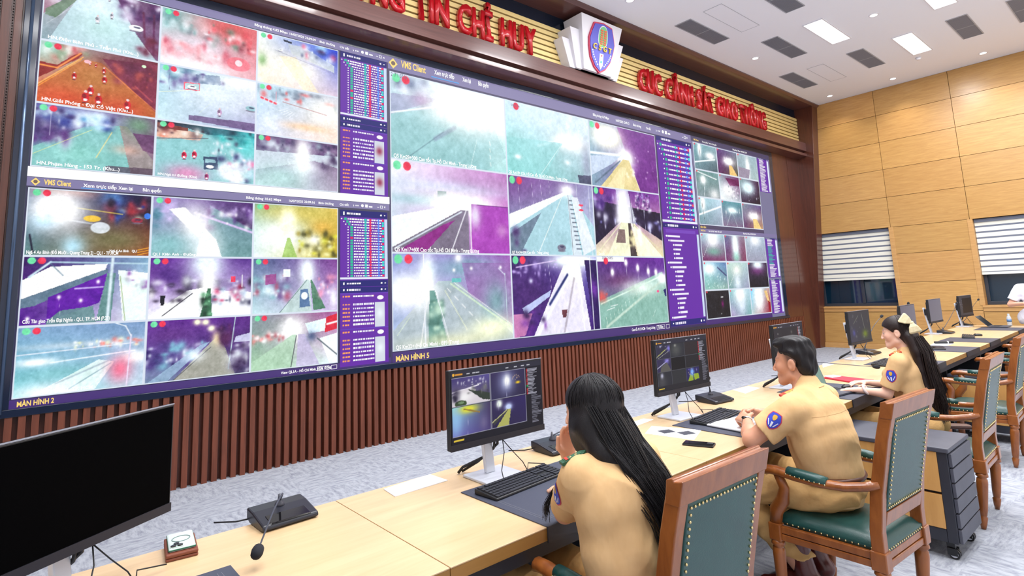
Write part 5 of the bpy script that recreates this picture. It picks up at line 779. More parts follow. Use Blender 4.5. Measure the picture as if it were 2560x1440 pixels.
# ---------------------------------------------------------------- conference microphones
def mic(x, y, rz, neck, lab, head=True, hr=0.014):
    e = empty('microphone', (x, y, ZD), rz, label=lab, cat='microphone', group='gooseneck conference microphones')
    b = MB(); b.prism([(-0.09, 0.006), (-0.085, 0.022), (0.03, 0.045), (0.09, 0.05), (0.09, 0.012), (0.06, 0.0), (-0.06, 0.0)], -0.105, 0.105, 'x'); b.build('mic_base', mat('mic_black', rgb(34, 36, 46), 0.32), e, bevel=0.006)
    b = MB(); b.prism([(-0.086, 0.0225), (-0.078, 0.0255), (-0.02, 0.0365), (-0.02, 0.034), (-0.08, 0.021)], -0.075, 0.075, 'x'); b.build('control_strip', BLACKG, e, bevel=0.002)
    b = MB(); b.lathe([(0.02, 0.040), (0.017, 0.052), (0.008, 0.062), (0.005, 0.085)], (0.0, 0.035, 0), 14); b.build('neck_socket', mat('mic_socket', rgb(60, 62, 72), 0.3), e, smooth=True)
    Mi = (Matrix.Translation((x, y, ZD)) @ Matrix.Rotation(rz, 4, 'Z')).inverted()
    pts = [Vector((0, 0.035, 0.06))] + [Mi @ Vector(p) for p in neck]; cv = []
    for i in range(len(pts) - 1):
        p0 = pts[max(i - 1, 0)]; p1 = pts[i]; p2 = pts[i + 1]; p3 = pts[min(i + 2, len(pts) - 1)]
        for k in range(6):
            t = k / 6; cv.append(0.5 * ((2 * p1) + (p2 - p0) * t + (2 * p0 - 5 * p1 + 4 * p2 - p3) * t * t + (3 * p1 - p0 - 3 * p2 + p3) * t ** 3))
    cv.append(pts[-1]); n = MB(); n.tube(cv, [0.0045 - 0.0018 * i / len(cv) for i in range(len(cv))], 7); n.build('gooseneck', mat('neck_grey', rgb(70, 74, 86), 0.35, metal=0.4), e, smooth=True)
    if head:
        d = (pts[-1] - pts[-2]).normalized(); q = d.to_track_quat('Z', 'Y').to_matrix()
        n = MB(); n.lathe([(0.004, -0.012), (0.009, -0.006), (hr, 0.004), (hr + 0.002, 0.02), (hr, 0.036), (hr * 0.5, 0.045), (0.001, 0.047)], pts[-1], 12, q); n.build('windscreen', mat('foam_black', rgb(24, 26, 34), 0.9), e, smooth=True)
    n = MB(); n.tube([(-0.08, 0.07, 0.012), (-0.14, 0.10, 0.006), (-0.2, 0.16, 0.005)], 0.003, 5); n.build('mic_cable', CABLE, e, smooth=True)
    return e
mic(0.88, -3.64, 0.05, [(0.872, -3.655, 0.858), (0.80, -3.79, 0.855), (0.69, -3.99, 0.815)], 'gooseneck microphone in front of the black monitor, its head reaching over the desk', hr=0.017)
mic(2.26, -3.74, -0.05, [(2.275, -3.71, 0.83), (2.33, -3.74, 0.84), (2.38, -3.85, 0.80)], 'gooseneck microphone partly hidden by the long-haired operator head')
mic(3.90, -3.69, -0.12, [(3.86, -3.68, 0.86), (3.80, -3.70, 0.93), (3.72, -3.76, 0.95)], 'gooseneck microphone on the desk just right of the nine-feed monitor')
mic(5.40, -3.64, 0.0, [(5.42, -3.62, 0.845), (5.53, -3.74, 0.862), (5.60, -3.95, 0.852), (5.655, -4.16, 0.840)], 'gooseneck microphone lying low behind the red folder')
mic(7.3, -3.58, -0.1, [(7.31, -3.56, 0.87), (7.46, -3.6, 1.04), (7.70, -3.62, 1.145)], 'gooseneck microphone standing right of the dim monitor near the woman with the bow')
mic(8.75, -3.62, 0.0, [(8.76, -3.6, 0.90), (8.77, -3.6, 1.10), (8.78, -3.61, 1.23)], 'gooseneck microphone whose head shows above the grey monitor behind the bow')
mic(10.35, -3.60, 0.0, [(10.40, -3.6, 0.88), (10.75, -3.62, 1.03), (11.05, -3.62, 1.16)], 'gooseneck microphone right of the plain grey monitor')
mic(12.0, -3.50, 0.2, [(12.05, -3.52, 0.90), (12.3, -3.58, 1.08), (12.55, -3.6, 1.16)], 'gooseneck microphone beside the farthest monitor')
# ---------------------------------------------------------------- keyboards, mice, laptops
KEYM = mat('key_black', rgb(38, 40, 48), 0.5)
def keyboard(x, y, rz, lab, z=ZD + 0.0045, full=True):
    e = empty('keyboard', (x, y, z), rz, label=lab, cat='keyboard', group='black desk keyboards')
    b = MB(); b.prism([(-0.068, 0.0), (-0.068, 0.010), (0.068, 0.022), (0.068, 0.0)], -0.222, 0.222, 'x'); b.build('keyboard_body', BLACK, e, bevel=0.004)
    k = MB()
    for r in range(6):
        yy = 0.052 - r * 0.0205 - (0.004 if r else 0); zz = 0.0115 + (yy + 0.068) / 0.136 * 0.012; xx = -0.212
        while xx < 0.205:
            wk = 0.0165
            if r == 5 and -0.14 < xx < -0.02: wk = 0.115
            if not (0.075 < xx < 0.083 or 0.138 < xx < 0.146) and not (r == 3 and 0.08 < xx < 0.14) and not (r == 0 and (-0.2 < xx < -0.18)): k.box(xx, xx + wk, yy - 0.0085, yy + 0.0085, zz - 0.003, zz + 0.0035)
            xx += wk + 0.0028
            if 0.072 < xx < 0.082: xx = 0.084
            if 0.14 < xx < 0.148: xx = 0.15
    k.build('keycaps', KEYM, e)['kind'] = 'stuff'
    return e
keyboard(1.775, -4.022, 0.10, 'black keyboard below the four-feed monitor'); keyboard(3.405, -3.987, 0.12, 'black keyboard touching the officer clasped hands')
keyboard(6.52, -3.98, 0.05, 'black keyboard on the pad before the woman with the bow'); keyboard(9.75, -3.98, 0.2, 'small-looking black keyboard on the far desk pad')
def mouse(x, y, rz, lab, m=BLACK):
    e = empty('computer_mouse', (x, y, ZD + 0.004), rz, label=lab, cat='mouse')
    MB().ball((0, 0, 0.008), (0.03, 0.052, 0.022), 14, 8).build('mouse_shell', m, e, smooth=True); MB().lathe([(0.006, -0.003), (0.006, 0.003)], (0, 0.028, 0.026), 10, Matrix.Rotation(PI / 2, 3, 'Y')).build('scroll_wheel', KEYM, e)
mouse(4.93, -4.20, 1.2, 'black mouse under the right hand of the woman with the bow'); mouse(10.02, -4.03, 0.4, 'dark mouse with a white patch on the far desk pad')
LAPM = mat('laptop_grey', rgb(62, 66, 78), 0.4)
def laptop(x, y, rz, tilt, scr, lab, w=0.33, d=0.225):
    e = empty('laptop', (x, y, ZD + 0.006), rz, label=lab, cat='laptop')
    MB().box(-w / 2, w / 2, -d / 2, d / 2, 0, 0.014).build('laptop_base', LAPM, e, bevel=0.003)
    k = MB()
    for r in range(5):
        for c in range(14): k.box(-w / 2 + 0.018 + c * 0.0215, -w / 2 + 0.036 + c * 0.0215, d / 2 - 0.038 - r * 0.021, d / 2 - 0.022 - r * 0.021, 0.0142, 0.0155)
    k.build('laptop_keys', KEYM, e)['kind'] = 'stuff'; MB().box(-0.05, 0.05, -d / 2 + 0.01, -d / 2 + 0.07, 0.0142, 0.0148).build('touchpad', DGREY, e)
    M = T(0, d / 2, 0.012, tilt, 0, 0); l = MB().at(M); l.box(-w / 2, w / 2, 0, 0.006, 0.0, 0.215); o = l.build('laptop_lid', LAPM, e, bevel=0.002)
    l = MB().at(M); l.box(-w / 2 + 0.008, w / 2 - 0.008, -0.001, -0.0002, 0.012, 0.207); l.build('laptop_screen', scr, o)
laptop(4.66, -4.19, -0.12, -0.35, mat('laptop_glow', rgb(60, 84, 78), 0.2, emit=rgb(96, 124, 112), es=0.8), 'open laptop used by the woman with the bow')
laptop(11.75, -3.98, 0.0, -0.75, BLACKG, 'leaning open laptop beside the farthest monitor')
# ---------------------------------------------------------------- papers and small things
def sheet(pts, lab, cat='paper', m=WHITEP, z=ZD, h=0.0012, name='paper_sheet', bevel=0):
    cx = sum(p[0] for p in pts) / len(pts); cy = sum(p[1] for p in pts) / len(pts)
    b = MB(); b.prism([(p[0] - cx, p[1] - cy) for p in pts], 0.0003, h, 'z'); o = b.build(name, m, None, bevel=bevel); o.location = (cx, cy, z); return tag(o, lab, cat)
p1 = sheet([(1.315, -3.625), (1.565, -3.60), (1.575, -3.735), (1.305, -3.745)], 'white folded name sheet left of the four-feed monitor', h=0.004)
sheet([(2.97, -3.655), (3.13, -3.64), (3.15, -3.705), (2.91, -3.735)], 'small white sheet between the long-haired operator and the nine-feed monitor')
p3 = sheet([(2.83, -3.88), (3.0, -3.80), (3.10, -4.075), (2.88, -4.165)], 'white paper printed with two dark squares')
for c in ((2.945, -3.945), (2.985, -4.05)):
    b = MB().at(T(c[0] - p3.location.x, c[1] - p3.location.y, 0, 0, 0, -0.35)); b.box(-0.04, 0.04, -0.036, 0.036, 0.0013, 0.0016); b.build('printed_square', mat('print_grey', rgb(52, 54, 66), 0.7), p3)
sheet([(4.39, -3.56), (4.61, -3.57), (4.585, -3.68), (4.30, -3.71)], 'white sheet left of the officer face on the desk')
sheet([(6.244, -3.50), (6.36, -3.52), (6.28, -3.60), (5.98, -3.61)], 'small white sheet behind the low-lying microphone')
sheet([(5.317, -3.88), (5.48, -3.872), (5.398, -4.234), (5.148, -4.264)], 'red folder beside the open laptop', 'folder', mat('folder_red', rgb(196, 44, 66), 0.45), h=0.012, name='folder', bevel=0.002)
sheet([(5.30, -3.95), (5.36, -3.86), (5.46, -3.90), (5.42, -3.98)], 'crumpled white scrap on the red folder corner', z=ZD + 0.013, h=0.004)
sheet([(8.45, -3.86), (9.05, -3.80), (8.85, -4.02), (8.35, -4.02)], 'white sheets under the pen pouch')
sheet([(9.25, -4.02), (9.55, -4.0), (9.40, -4.08), (9.05, -4.10)], 'narrow pale card in front of the far desk pad')
nb = empty('notebook', (3.34, -4.20, ZD + 0.004), -0.08, label='open white notebook beneath the officer clasped hands', cat='notebook')
MB().box(-0.17, 0.15, -0.12, 0.13, 0.0, 0.004).build('cover', CHAR, nb, bevel=0.001); MB().box(-0.168, -0.008, -0.118, 0.128, 0.0042, 0.014).build('pages', WHITEP, nb, bevel=0.003); MB().box(-0.006, 0.148, -0.118, 0.128, 0.0042, 0.012).build('pages', WHITEP, nb, bevel=0.003)
ph = empty('phone', (2.812, -4.238, ZD), -1.22, label='black phone lying on the desk behind the nearest chair', cat='phone')
MB().box(-0.079, 0.079, -0.038, 0.038, 0, 0.010).build('phone_body', BLACK, ph, bevel=0.005); MB().box(-0.076, 0.076, -0.035, 0.035, 0.0101, 0.0106).build('phone_glass', BLACKG, ph)
MB().box(0.04, 0.07, 0.0, 0.028, 0.0106, 0.012).build('camera_bump', KEYM, ph, bevel=0.001)
wl = empty('wallet', (0.53, -3.665, ZD), -0.12, label='brown leather wallet under the pale green phone', cat='wallet')
BR = mat('brown_leather', rgb(120, 62, 42), 0.5, bump=0.2)
MB().box(-0.047, 0.047, -0.085, 0.085, 0, 0.010).build('lower_flap', BR, wl, bevel=0.004); MB().box(-0.047, 0.047, -0.085, 0.085, 0.0105, 0.022).build('upper_flap', BR, wl, bevel=0.004)
gp = empty('phone', (0.532, -3.655, ZD + 0.022), -0.12, label='pale green phone with a ring, resting on the brown wallet', cat='phone')
MB().box(-0.040, 0.040, -0.078, 0.078, 0, 0.011).build('phone_body', mat('mint_glass', rgb(196, 212, 208), 0.15, spec=0.6), gp, bevel=0.006)
MB().box(-0.0405, 0.0405, -0.0785, 0.0785, 0.003, 0.008).build('phone_band', mat('green_case', rgb(30, 104, 72), 0.3), gp, bevel=0.004)
r_ = MB(); r_.tube([(0.027 * math.cos(t), 0.005 + 0.027 * math.sin(t), 0.0118) for t in np.linspace(0, 2 * PI, 25)], 0.0015, 5, caps=False); r_.build('magnet_ring', mat('ring_grey', rgb(110, 130, 126), 0.3), gp, smooth=True)
MB().box(-0.034, 0.004, -0.072, -0.034, 0.011, 0.0135).build('camera_plate', MATS['mint_glass'], gp, bevel=0.003)
for c in ((-0.025, -0.063), (-0.006, -0.063), (-0.016, -0.044)): MB().lathe([(0.0085, 0.0135), (0.0085, 0.0165), (0.006, 0.0166)], (c[0], c[1], 0), 14).build('camera_lens', BLACKG, gp)
def bottle(x, y, lab):
    e = empty('water_bottle', (x, y, ZD), label=lab, cat='bottle', group='small water bottles')
    MB().lathe([(0.026, 0), (0.031, 0.006), (0.031, 0.06), (0.029, 0.075), (0.031, 0.09), (0.031, 0.125), (0.022, 0.155), (0.013, 0.17), (0.013, 0.178)], seg=18).build('bottle_body', mat('clear_plastic', rgb(216, 228, 238), 0.08, spec=0.6, alpha=0.55), e, smooth=True)
    MB().lathe([(0.0315, 0.065), (0.0315, 0.105)], seg=18).build('bottle_label', mat('label_blue', rgb(80, 120, 170), 0.4), e, smooth=True); MB().lathe([(0.0145, 0.176), (0.0145, 0.192)], seg=14).build('bottle_cap', mat('cap_white', rgb(200, 214, 230), 0.4), e)
bottle(12.05, -4.05, 'water bottle standing clear of the standing person'); bottle(11.95, -4.28, 'water bottle partly hidden by the standing person')
pc = empty('pen_pouch', (8.78, -3.93, ZD + 0.0013), -1.0, label='black pen pouch lying on the white sheets', cat='pouch')
MB().box(-0.10, 0.10, -0.022, 0.022, 0, 0.028).build('pouch_body', BLACK, pc, bevel=0.009); MB().box(0.03, 0.05, -0.0225, 0.0225, 0.002, 0.0285).build('pouch_band', WHITEP, pc, bevel=0.006)
tb_ = empty('tablet', (8.12, -4.0, ZD + 0.005), 0.3, label='black tablet case lying half on the desk pad behind the loose hair', cat='tablet')
MB().box(-0.13, 0.13, -0.09, 0.09, 0, 0.012).build('tablet_case', BLACK, tb_, bevel=0.004); MB().box(-0.12, 0.12, -0.08, 0.08, 0.0121, 0.013).build('tablet_glass', BLACKG, tb_)
# ---------------------------------------------------------------- chairs
def make_chair(label):
    e = empty('armchair', (0, 0, 0), 0, label=label, cat='chair', group='green leather armchairs')
    def side(x0, x1, t): return x0 + (x1 - x0) * t
    # rear posts: from rail to top, leaning back
    for s in (-1, 1):
        b = MB(); prof = [(-0.215, 0.36), (-0.215, 0.50), (-0.235, 0.66), (-0.285, 0.90), (-0.325, 1.05)]
        out = [(p[0] + 0.024, p[1]) for p in prof] + [(p[0] - 0.028, p[1]) for p in prof[::-1]]
        b.prism(out, s * 0.262, s * 0.214, 'x'); b.build('back_post', W_CHAIR, e, bevel=0.004)
        leg = MB(); R_ = Matrix.Rotation(0.09, 3, 'X') @ Matrix.Rotation(s * -0.03, 3, 'Y')
        leg.lathe([(0.013, -0.34), (0.019, -0.31), (0.024, -0.27), (0.018, -0.262), (0.021, -0.255), (0.025, -0.22), (0.031, -0.06), (0.028, -0.035), (0.022, -0.03), (0.034, -0.018), (0.03, 0.0)], (s * 0.238, -0.218, 0.34), 14, R_.inverted() if False else R_); leg.build('leg', W_CHAIR, e, smooth=True)
        b = MB(); b.box(s * 0.238 - 0.033, s * 0.238 + 0.033, -0.25, -0.184, 0.34, 0.42); b.build('corner_block', W_CHAIR, e, bevel=0.005)
        b = MB(); b.box(s * 0.27 - 0.03, s * 0.27 + 0.03, 0.205, 0.265, 0.34, 0.42); b.build('corner_block', W_CHAIR, e, bevel=0.005)
        leg = MB(); leg.lathe([(0.013, -0.34), (0.019, -0.31), (0.024, -0.27), (0.018, -0.262), (0.021, -0.255), (0.025, -0.22), (0.031, -0.06), (0.028, -0.035), (0.022, -0.03), (0.034, -0.018), (0.03, 0.0)], (s * 0.27, 0.235, 0.34), 14); leg.build('leg', W_CHAIR, e, smooth=True)
        # arm: sweeps out from the post, scroll at the front, S-shaped support
        path = [(s * 0.245, -0.25, 0.70), (s * 0.262, -0.20, 0.682), (s * 0.29, -0.12, 0.668), (s * 0.305, -0.02, 0.664), (s * 0.306, 0.10, 0.668), (s * 0.300, 0.19, 0.676), (s * 0.295, 0.235, 0.672), (s * 0.293, 0.255, 0.655)]
        a = MB(); a.tube(path, [0.026, 0.026, 0.026, 0.027, 0.028, 0.030, 0.030, 0.020], 10, flat=0.75); arm = a.build('arm', W_CHAIR, e, smooth=True)
        a = MB(); pth = [(s * 0.300, 0.03, 0.683), (s * 0.306, 0.09, 0.686), (s * 0.303, 0.165, 0.69)]
        pth = [(s * 0.302, -0.05, 0.676), (s * 0.307, 0.0, 0.680), (s * 0.307, 0.08, 0.684), (s * 0.304, 0.13, 0.686)]
        a.tube(pth, [0.026, 0.030, 0.030, 0.027], 12, flat=0.8); a.build('arm_pad', LEATHER, arm, smooth=True)
        for ss in (-1, 1):
            st = MB()
            for k in range(9):
                t = k / 8; y = -0.05 + 0.18 * t; st.ball((s * (0.302 + 0.005 * math.sin(PI * t)) + ss * 0.0295, y, 0.668 + 0.009 * t), 0.0042, 6, 4)
            st.build('arm_studs', BRASS, arm, smooth=True)
        a = MB(); a.tube([(s * 0.297, 0.19, 0.662), (s * 0.292, 0.165, 0.60), (s * 0.285, 0.18, 0.54), (s * 0.275, 0.225, 0.48), (s * 0.272, 0.238, 0.41)], [0.022, 0.026, 0.032, 0.034, 0.030], 10, flat=0.8); a.build('arm_support', W_CHAIR, e, smooth=True)
    # rails with a moulded groove
    r = MB(); r.box(-0.205, 0.205, -0.242, -0.205, 0.345, 0.375); r.box(-0.205, 0.205, -0.238, -0.205, 0.378, 0.41); r.build('rear_rail', W_CHAIR, e, bevel=0.004)
    r = MB(); r.box(-0.24, 0.24, 0.22, 0.255, 0.345, 0.375); r.box(-0.24, 0.24, 0.215, 0.25, 0.378, 0.41); r.build('front_rail', W_CHAIR, e, bevel=0.004)
    for s in (-1, 1):
        r = MB(); a0, a1 = s * 0.238, s * 0.27
        for (w, z0, z1) in ((0.018, 0.345, 0.375), (0.015, 0.378, 0.41)): r.prism([(a0 - w, -0.185), (a0 + w, -0.185), (a1 + w, 0.206), (a1 - w, 0.206)], z0, z1, 'z')
        r.build('side_rail', W_CHAIR, e, bevel=0.004)
    # crest rail and lower back rail
    def back_y(z): return -0.215 - 0.11 * max(0, (z - 0.5)) / 0.55
    r = MB(); r.prism([(back_y(0.985) + 0.022, 0.985), (back_y(1.05) + 0.026, 1.052), (back_y(1.05) + 0.004, 1.058), (back_y(1.05), 1.050), (back_y(1.05) - 0.030, 1.056), (back_y(0.985) - 0.026, 0.985)], -0.265, 0.265, 'x'); r.build('crest_rail', W_CHAIR, e, bevel=0.003)
    r = MB(); r.prism([(back_y(0.52) + 0.02, 0.52), (back_y(0.58) + 0.02, 0.58), (back_y(0.58) - 0.025, 0.58), (back_y(0.52) - 0.025, 0.52)], -0.213, 0.213, 'x'); r.build('lower_back_rail', W_CHAIR, e, bevel=0.003)
    r = MB(); r.prism([(back_y(0.581) + 0.035, 0.581), (back_y(0.984) + 0.035, 0.984), (back_y(0.984) - 0.022, 0.984), (back_y(0.581) - 0.022, 0.581)], -0.213, 0.213, 'x'); bp = r.build('back_panel', LEATHER, e, bevel=0.006)
    st = MB()
    for k in range(20):
        x = -0.198 + 0.396 * k / 19
        for z in (0.597, 0.97): st.ball((x, back_y(z) - 0.024, z), 0.0048, 6, 4)
    for k in range(1, 19):
        z = 0.597 + 0.373 * k / 19
        for x in (-0.198, 0.198): st.ball((x, back_y(z) - 0.024, z), 0.0048, 6, 4)
    st.build('back_studs', BRASS, bp, smooth=True)
    # domed seat cushion
    n = 14; vs = []; fs = []
    for i in range(n + 1):
        for j in range(n + 1):
            u, v = i / n * 2 - 1, j / n * 2 - 1; hw = 0.232 + 0.025 * (v + 1) / 2; d = (1 - abs(u) ** 4) * (1 - abs(v) ** 4)
            vs.append((u * hw, 0.005 + v * 0.243, 0.435 + 0.045 * d ** 0.5))
    for i in range(n):
        for j in range(n): a = i * (n + 1) + j; fs.append((a, a + n + 1, a + n + 2, a + 1))
    bot = len(vs); cs = [0, n, (n + 1) * n, (n + 1) ** 2 - 1]
    ring = [i for i in range(0, n + 1)] + [(k + 1) * (n + 1) - 1 for k in range(1, n + 1)] + [n * (n + 1) + i for i in range(n - 1, -1, -1)] + [k * (n + 1) for k in range(n - 1, 0, -1)]
    for i in ring: vs.append((vs[i][0], vs[i][1], 0.411))
    for k in range(len(ring)): fs.append((ring[k], ring[(k + 1) % len(ring)], bot + (k + 1) % len(ring), bot + k))
    fs.append(tuple(range(bot, bot + len(ring)))[::-1])
    seat = MB().add(vs, fs).build('seat', LEATHER, e, smooth=True)
    bmx = bmesh.new(); bmx.from_mesh(seat.data); bmesh.ops.recalc_face_normals(bmx, faces=bmx.faces); bmx.to_mesh(seat.data); bmx.free()
    st = MB()
    for k in range(19):
        t = k / 18; y = -0.235 + 0.475 * t; hw = 0.232 + 0.025 * t
        for s in (-1, 1): st.ball((s * (hw + 0.001), y, 0.420), 0.0046, 6, 4)
        st.ball((-0.225 + 0.45 * t, -0.239, 0.420), 0.0046, 6, 4); st.ball((-0.25 + 0.5 * t, 0.249, 0.420), 0.0046, 6, 4)
    st.build('seat_studs', BRASS, seat, smooth=True)
    return e
CH = [(0.45, -4.71, 0.05, 'green leather armchair of which only the top corner shows at the bottom edge'),
      (1.72, -4.70, -0.02, 'nearest green leather armchair, its studded back filling the lower centre'),
      (3.19, -4.79, -0.07, 'green leather armchair the short-haired officer sits on'),
      (4.98, -4.77, 0.02, 'green leather armchair of the woman with the bow, seen almost edge-on'),
      (6.60, -4.68, 0.03, 'empty green leather armchair half hidden behind the edge-on chair back'),
      (8.30, -4.62, 0.02, 'green leather armchair with only its arms showing above the middle cabinet'),
      (9.95, -4.58, 0.02, 'farthest green leather armchair at the right edge near the standing person')]
ch0 = make_chair(CH[0][3])
for i, (x, y, rz, lab) in enumerate(CH):
    c = ch0 if i == 0 else copy_tree(ch0)
    c.location = (x, y, 0); c.rotation_euler = (0, 0, rz); c.scale = (0.9, 1, 1); c['label'] = lab
# ---------------------------------------------------------------- people: smooth distance-field bodies meshed with surface nets
class Field:
    def __init__(s, lo, hi, h):
        s.lo = np.array(lo, np.float32); s.h = h; s.n = np.ceil((np.array(hi) - s.lo) / h).astype(int) + 1
        s.D = np.full(s.n, 0.2, np.float32)
    def sub(s, lo, hi):
        a = np.clip(np.floor((np.array(lo) - s.lo) / s.h).astype(int), 0, s.n - 1); b = np.clip(np.ceil((np.array(hi) - s.lo) / s.h).astype(int) + 1, 1, s.n)
        sl = tuple(slice(i, max(j, i + 1)) for i, j in zip(a, b)); ax = [s.lo[k] + s.h * np.arange(sl[k].start, sl[k].stop, dtype=np.float32) for k in range(3)]
        return sl, ax[0][:, None, None], ax[1][None, :, None], ax[2][None, None, :]
    def put(s, d, sl, k, op='u'):
        A = s.D[sl]
        if op == 'u':
            if k > 0: hh = np.clip(0.5 + 0.5 * (A - d) / k, 0, 1); s.D[sl] = A * (1 - hh) + d * hh - k * hh * (1 - hh)
            else: s.D[sl] = np.minimum(A, d)
        else:
            d = -d
            if k > 0: hh = np.clip(0.5 - 0.5 * (A - d) / k, 0, 1); s.D[sl] = A * (1 - hh) + d * hh + k * hh * (1 - hh)
            else: s.D[sl] = np.maximum(A, d)
    def cone(s, a, b, r1, r2, k=0.02, op='u'):
        a = np.array(a, np.float32); b = np.array(b, np.float32); m = max(r1, r2) + k + 3 * s.h
        sl, X, Y, Z = s.sub(np.minimum(a, b) - m, np.maximum(a, b) + m); d = b - a; L = max(float(d @ d), 1e-9)
        t = np.clip(((X - a[0]) * d[0] + (Y - a[1]) * d[1] + (Z - a[2]) * d[2]) / L, 0, 1)
        s.put(np.sqrt((X - a[0] - t * d[0]) ** 2 + (Y - a[1] - t * d[1]) ** 2 + (Z - a[2] - t * d[2]) ** 2) - (r1 + (r2 - r1) * t), sl, k, op); return s
    def chain(s, pts, rs, k=0.02):
        for i in range(len(pts) - 1): s.cone(pts[i], pts[i + 1], rs[i], rs[i + 1], k)
        return s
    def ell(s, c, r, R=None, k=0.02, op='u'):
        c = np.array(c, np.float32); r = np.array(r, np.float32); m = float(r.max()) + k + 3 * s.h; sl, X, Y, Z = s.sub(c - m, c + m)
        x, y, z = X - c[0], Y - c[1], Z - c[2]
        if R is not None: x, y, z = (R[0][0] * x + R[1][0] * y + R[2][0] * z, R[0][1] * x + R[1][1] * y + R[2][1] * z, R[0][2] * x + R[1][2] * y + R[2][2] * z)
        q = np.sqrt((x / r[0]) ** 2 + (y / r[1]) ** 2 + (z / r[2]) ** 2); g = np.sqrt((x / r[0] ** 2) ** 2 + (y / r[1] ** 2) ** 2 + (z / r[2] ** 2) ** 2)
        s.put((q * (q - 1) / np.maximum(g, 1e-6)).astype(np.float32), sl, k, op); return s
    def cut(s, p, n, k=0.0, lo=None, hi=None):
        """removes everything on the side n points to"""
        sl, X, Y, Z = s.sub(lo if lo is not None else s.lo, hi if hi is not None else s.lo + s.h * s.n); n = np.array(n, np.float32) / np.linalg.norm(n)
        d = (X - p[0]) * n[0] + (Y - p[1]) * n[1] + (Z - p[2]) * n[2]; s.D[sl] = np.maximum(s.D[sl], d); return s
    def warp(s, f): X, Y, Z = s.sub(s.lo, s.lo + s.h * s.n)[1:]; s.D += f(X, Y, Z).astype(np.float32); return s
    def mesh(s, name, m, parent, off, paint=None, smooth=1):
        D = s.D; S = D < 0; n = np.array(D.shape)
        D = D.copy(); D[0] = D[-1] = 0.1; D[:, 0] = D[:, -1] = 0.1; D[:, :, 0] = D[:, :, -1] = 0.1; S = D < 0
        c = np.zeros(n - 1, np.uint8)
        for i in (0, 1):
            for j in (0, 1):
                for k in (0, 1): c += S[i:n[0] - 1 + i, j:n[1] - 1 + j, k:n[2] - 1 + k]
        act = np.argwhere((c > 0) & (c < 8)); idx = np.full(n - 1, -1, np.int32); idx[tuple(act.T)] = np.arange(len(act))
        P = np.zeros((len(act), 3), np.float64); W = np.zeros(len(act))
        for ax in range(3):
            o = [a for a in range(3) if a != ax]
            for u in (0, 1):
                for v in (0, 1):
                    b = act.copy(); b[:, o[0]] += u; b[:, o[1]] += v; e = b.copy(); e[:, ax] += 1
                    d0 = D[tuple(b.T)]; d1 = D[tuple(e.T)]; q = (d0 < 0) != (d1 < 0); t = np.where(q, d0 / np.where(q, d0 - d1, 1), 0)
                    pt = b.astype(float); pt[:, ax] += t; P += pt * q[:, None]; W += q
        P /= W[:, None]; V = s.lo + P * s.h; F = []
        for ax in range(3):
            o1, o2 = (ax + 1) % 3, (ax + 2) % 3; a = [slice(None)] * 3; b = [slice(None)] * 3; a[ax] = slice(0, -1); b[ax] = slice(1, None)
            q = np.argwhere(S[tuple(a)] != S[tuple(b)]); q = q[(q[:, o1] > 0) & (q[:, o2] > 0) & (q[:, o1] < n[o1] - 1) & (q[:, o2] < n[o2] - 1)]
            ins = S[tuple(q.T)]; e1 = np.zeros(3, int); e1[o1] = 1; e2 = np.zeros(3, int); e2[o2] = 1
            f = np.stack([idx[tuple(q.T)], idx[tuple((q - e1).T)], idx[tuple((q - e1 - e2).T)], idx[tuple((q - e2).T)]], 1); F.append(np.where(ins[:, None], f[:, ::-1], f)[:, ::-1] if False else np.where(ins[:, None], f, f[:, ::-1]))
        F = np.concatenate(F); F = F[(F >= 0).all(1)]
        for _ in range(smooth):
            A = np.zeros_like(V); C = np.zeros(len(V))
            for i in range(4):
                for j in (1, 3): np.add.at(A, F[:, i], V[F[:, (i + j) % 4]]); np.add.at(C, F[:, i], 1)
            V = V * 0.5 + 0.5 * A / np.maximum(C, 1)[:, None]
        me = bpy.data.meshes.new(name); me.vertices.add(len(V)); me.vertices.foreach_set('co', (V - np.array(off)).astype(np.float32).ravel())
        me.loops.add(F.size); me.loops.foreach_set('vertex_index', F.ravel().astype(np.int32)); me.polygons.add(len(F)); me.polygons.foreach_set('loop_start', np.arange(0, F.size, 4, dtype=np.int32)); me.update(calc_edges=True)
        if paint is not None:
            C = paint(V); C = np.concatenate([C, np.ones((len(C), 1))], 1).astype(np.float32); a = me.color_attributes.new('Col', 'FLOAT_COLOR', 'POINT'); a.data.foreach_set('color', C.ravel())
        return link(name, me, m, parent, smooth=True)
def rotm(yaw, pitch=0, roll=0):
    return np.array((Euler((pitch, roll, yaw), 'XYZ')).to_matrix() if False else (Matrix.Rotation(yaw, 3, 'Z') @ Matrix.Rotation(pitch, 3, 'X') @ Matrix.Rotation(roll, 3, 'Y')))
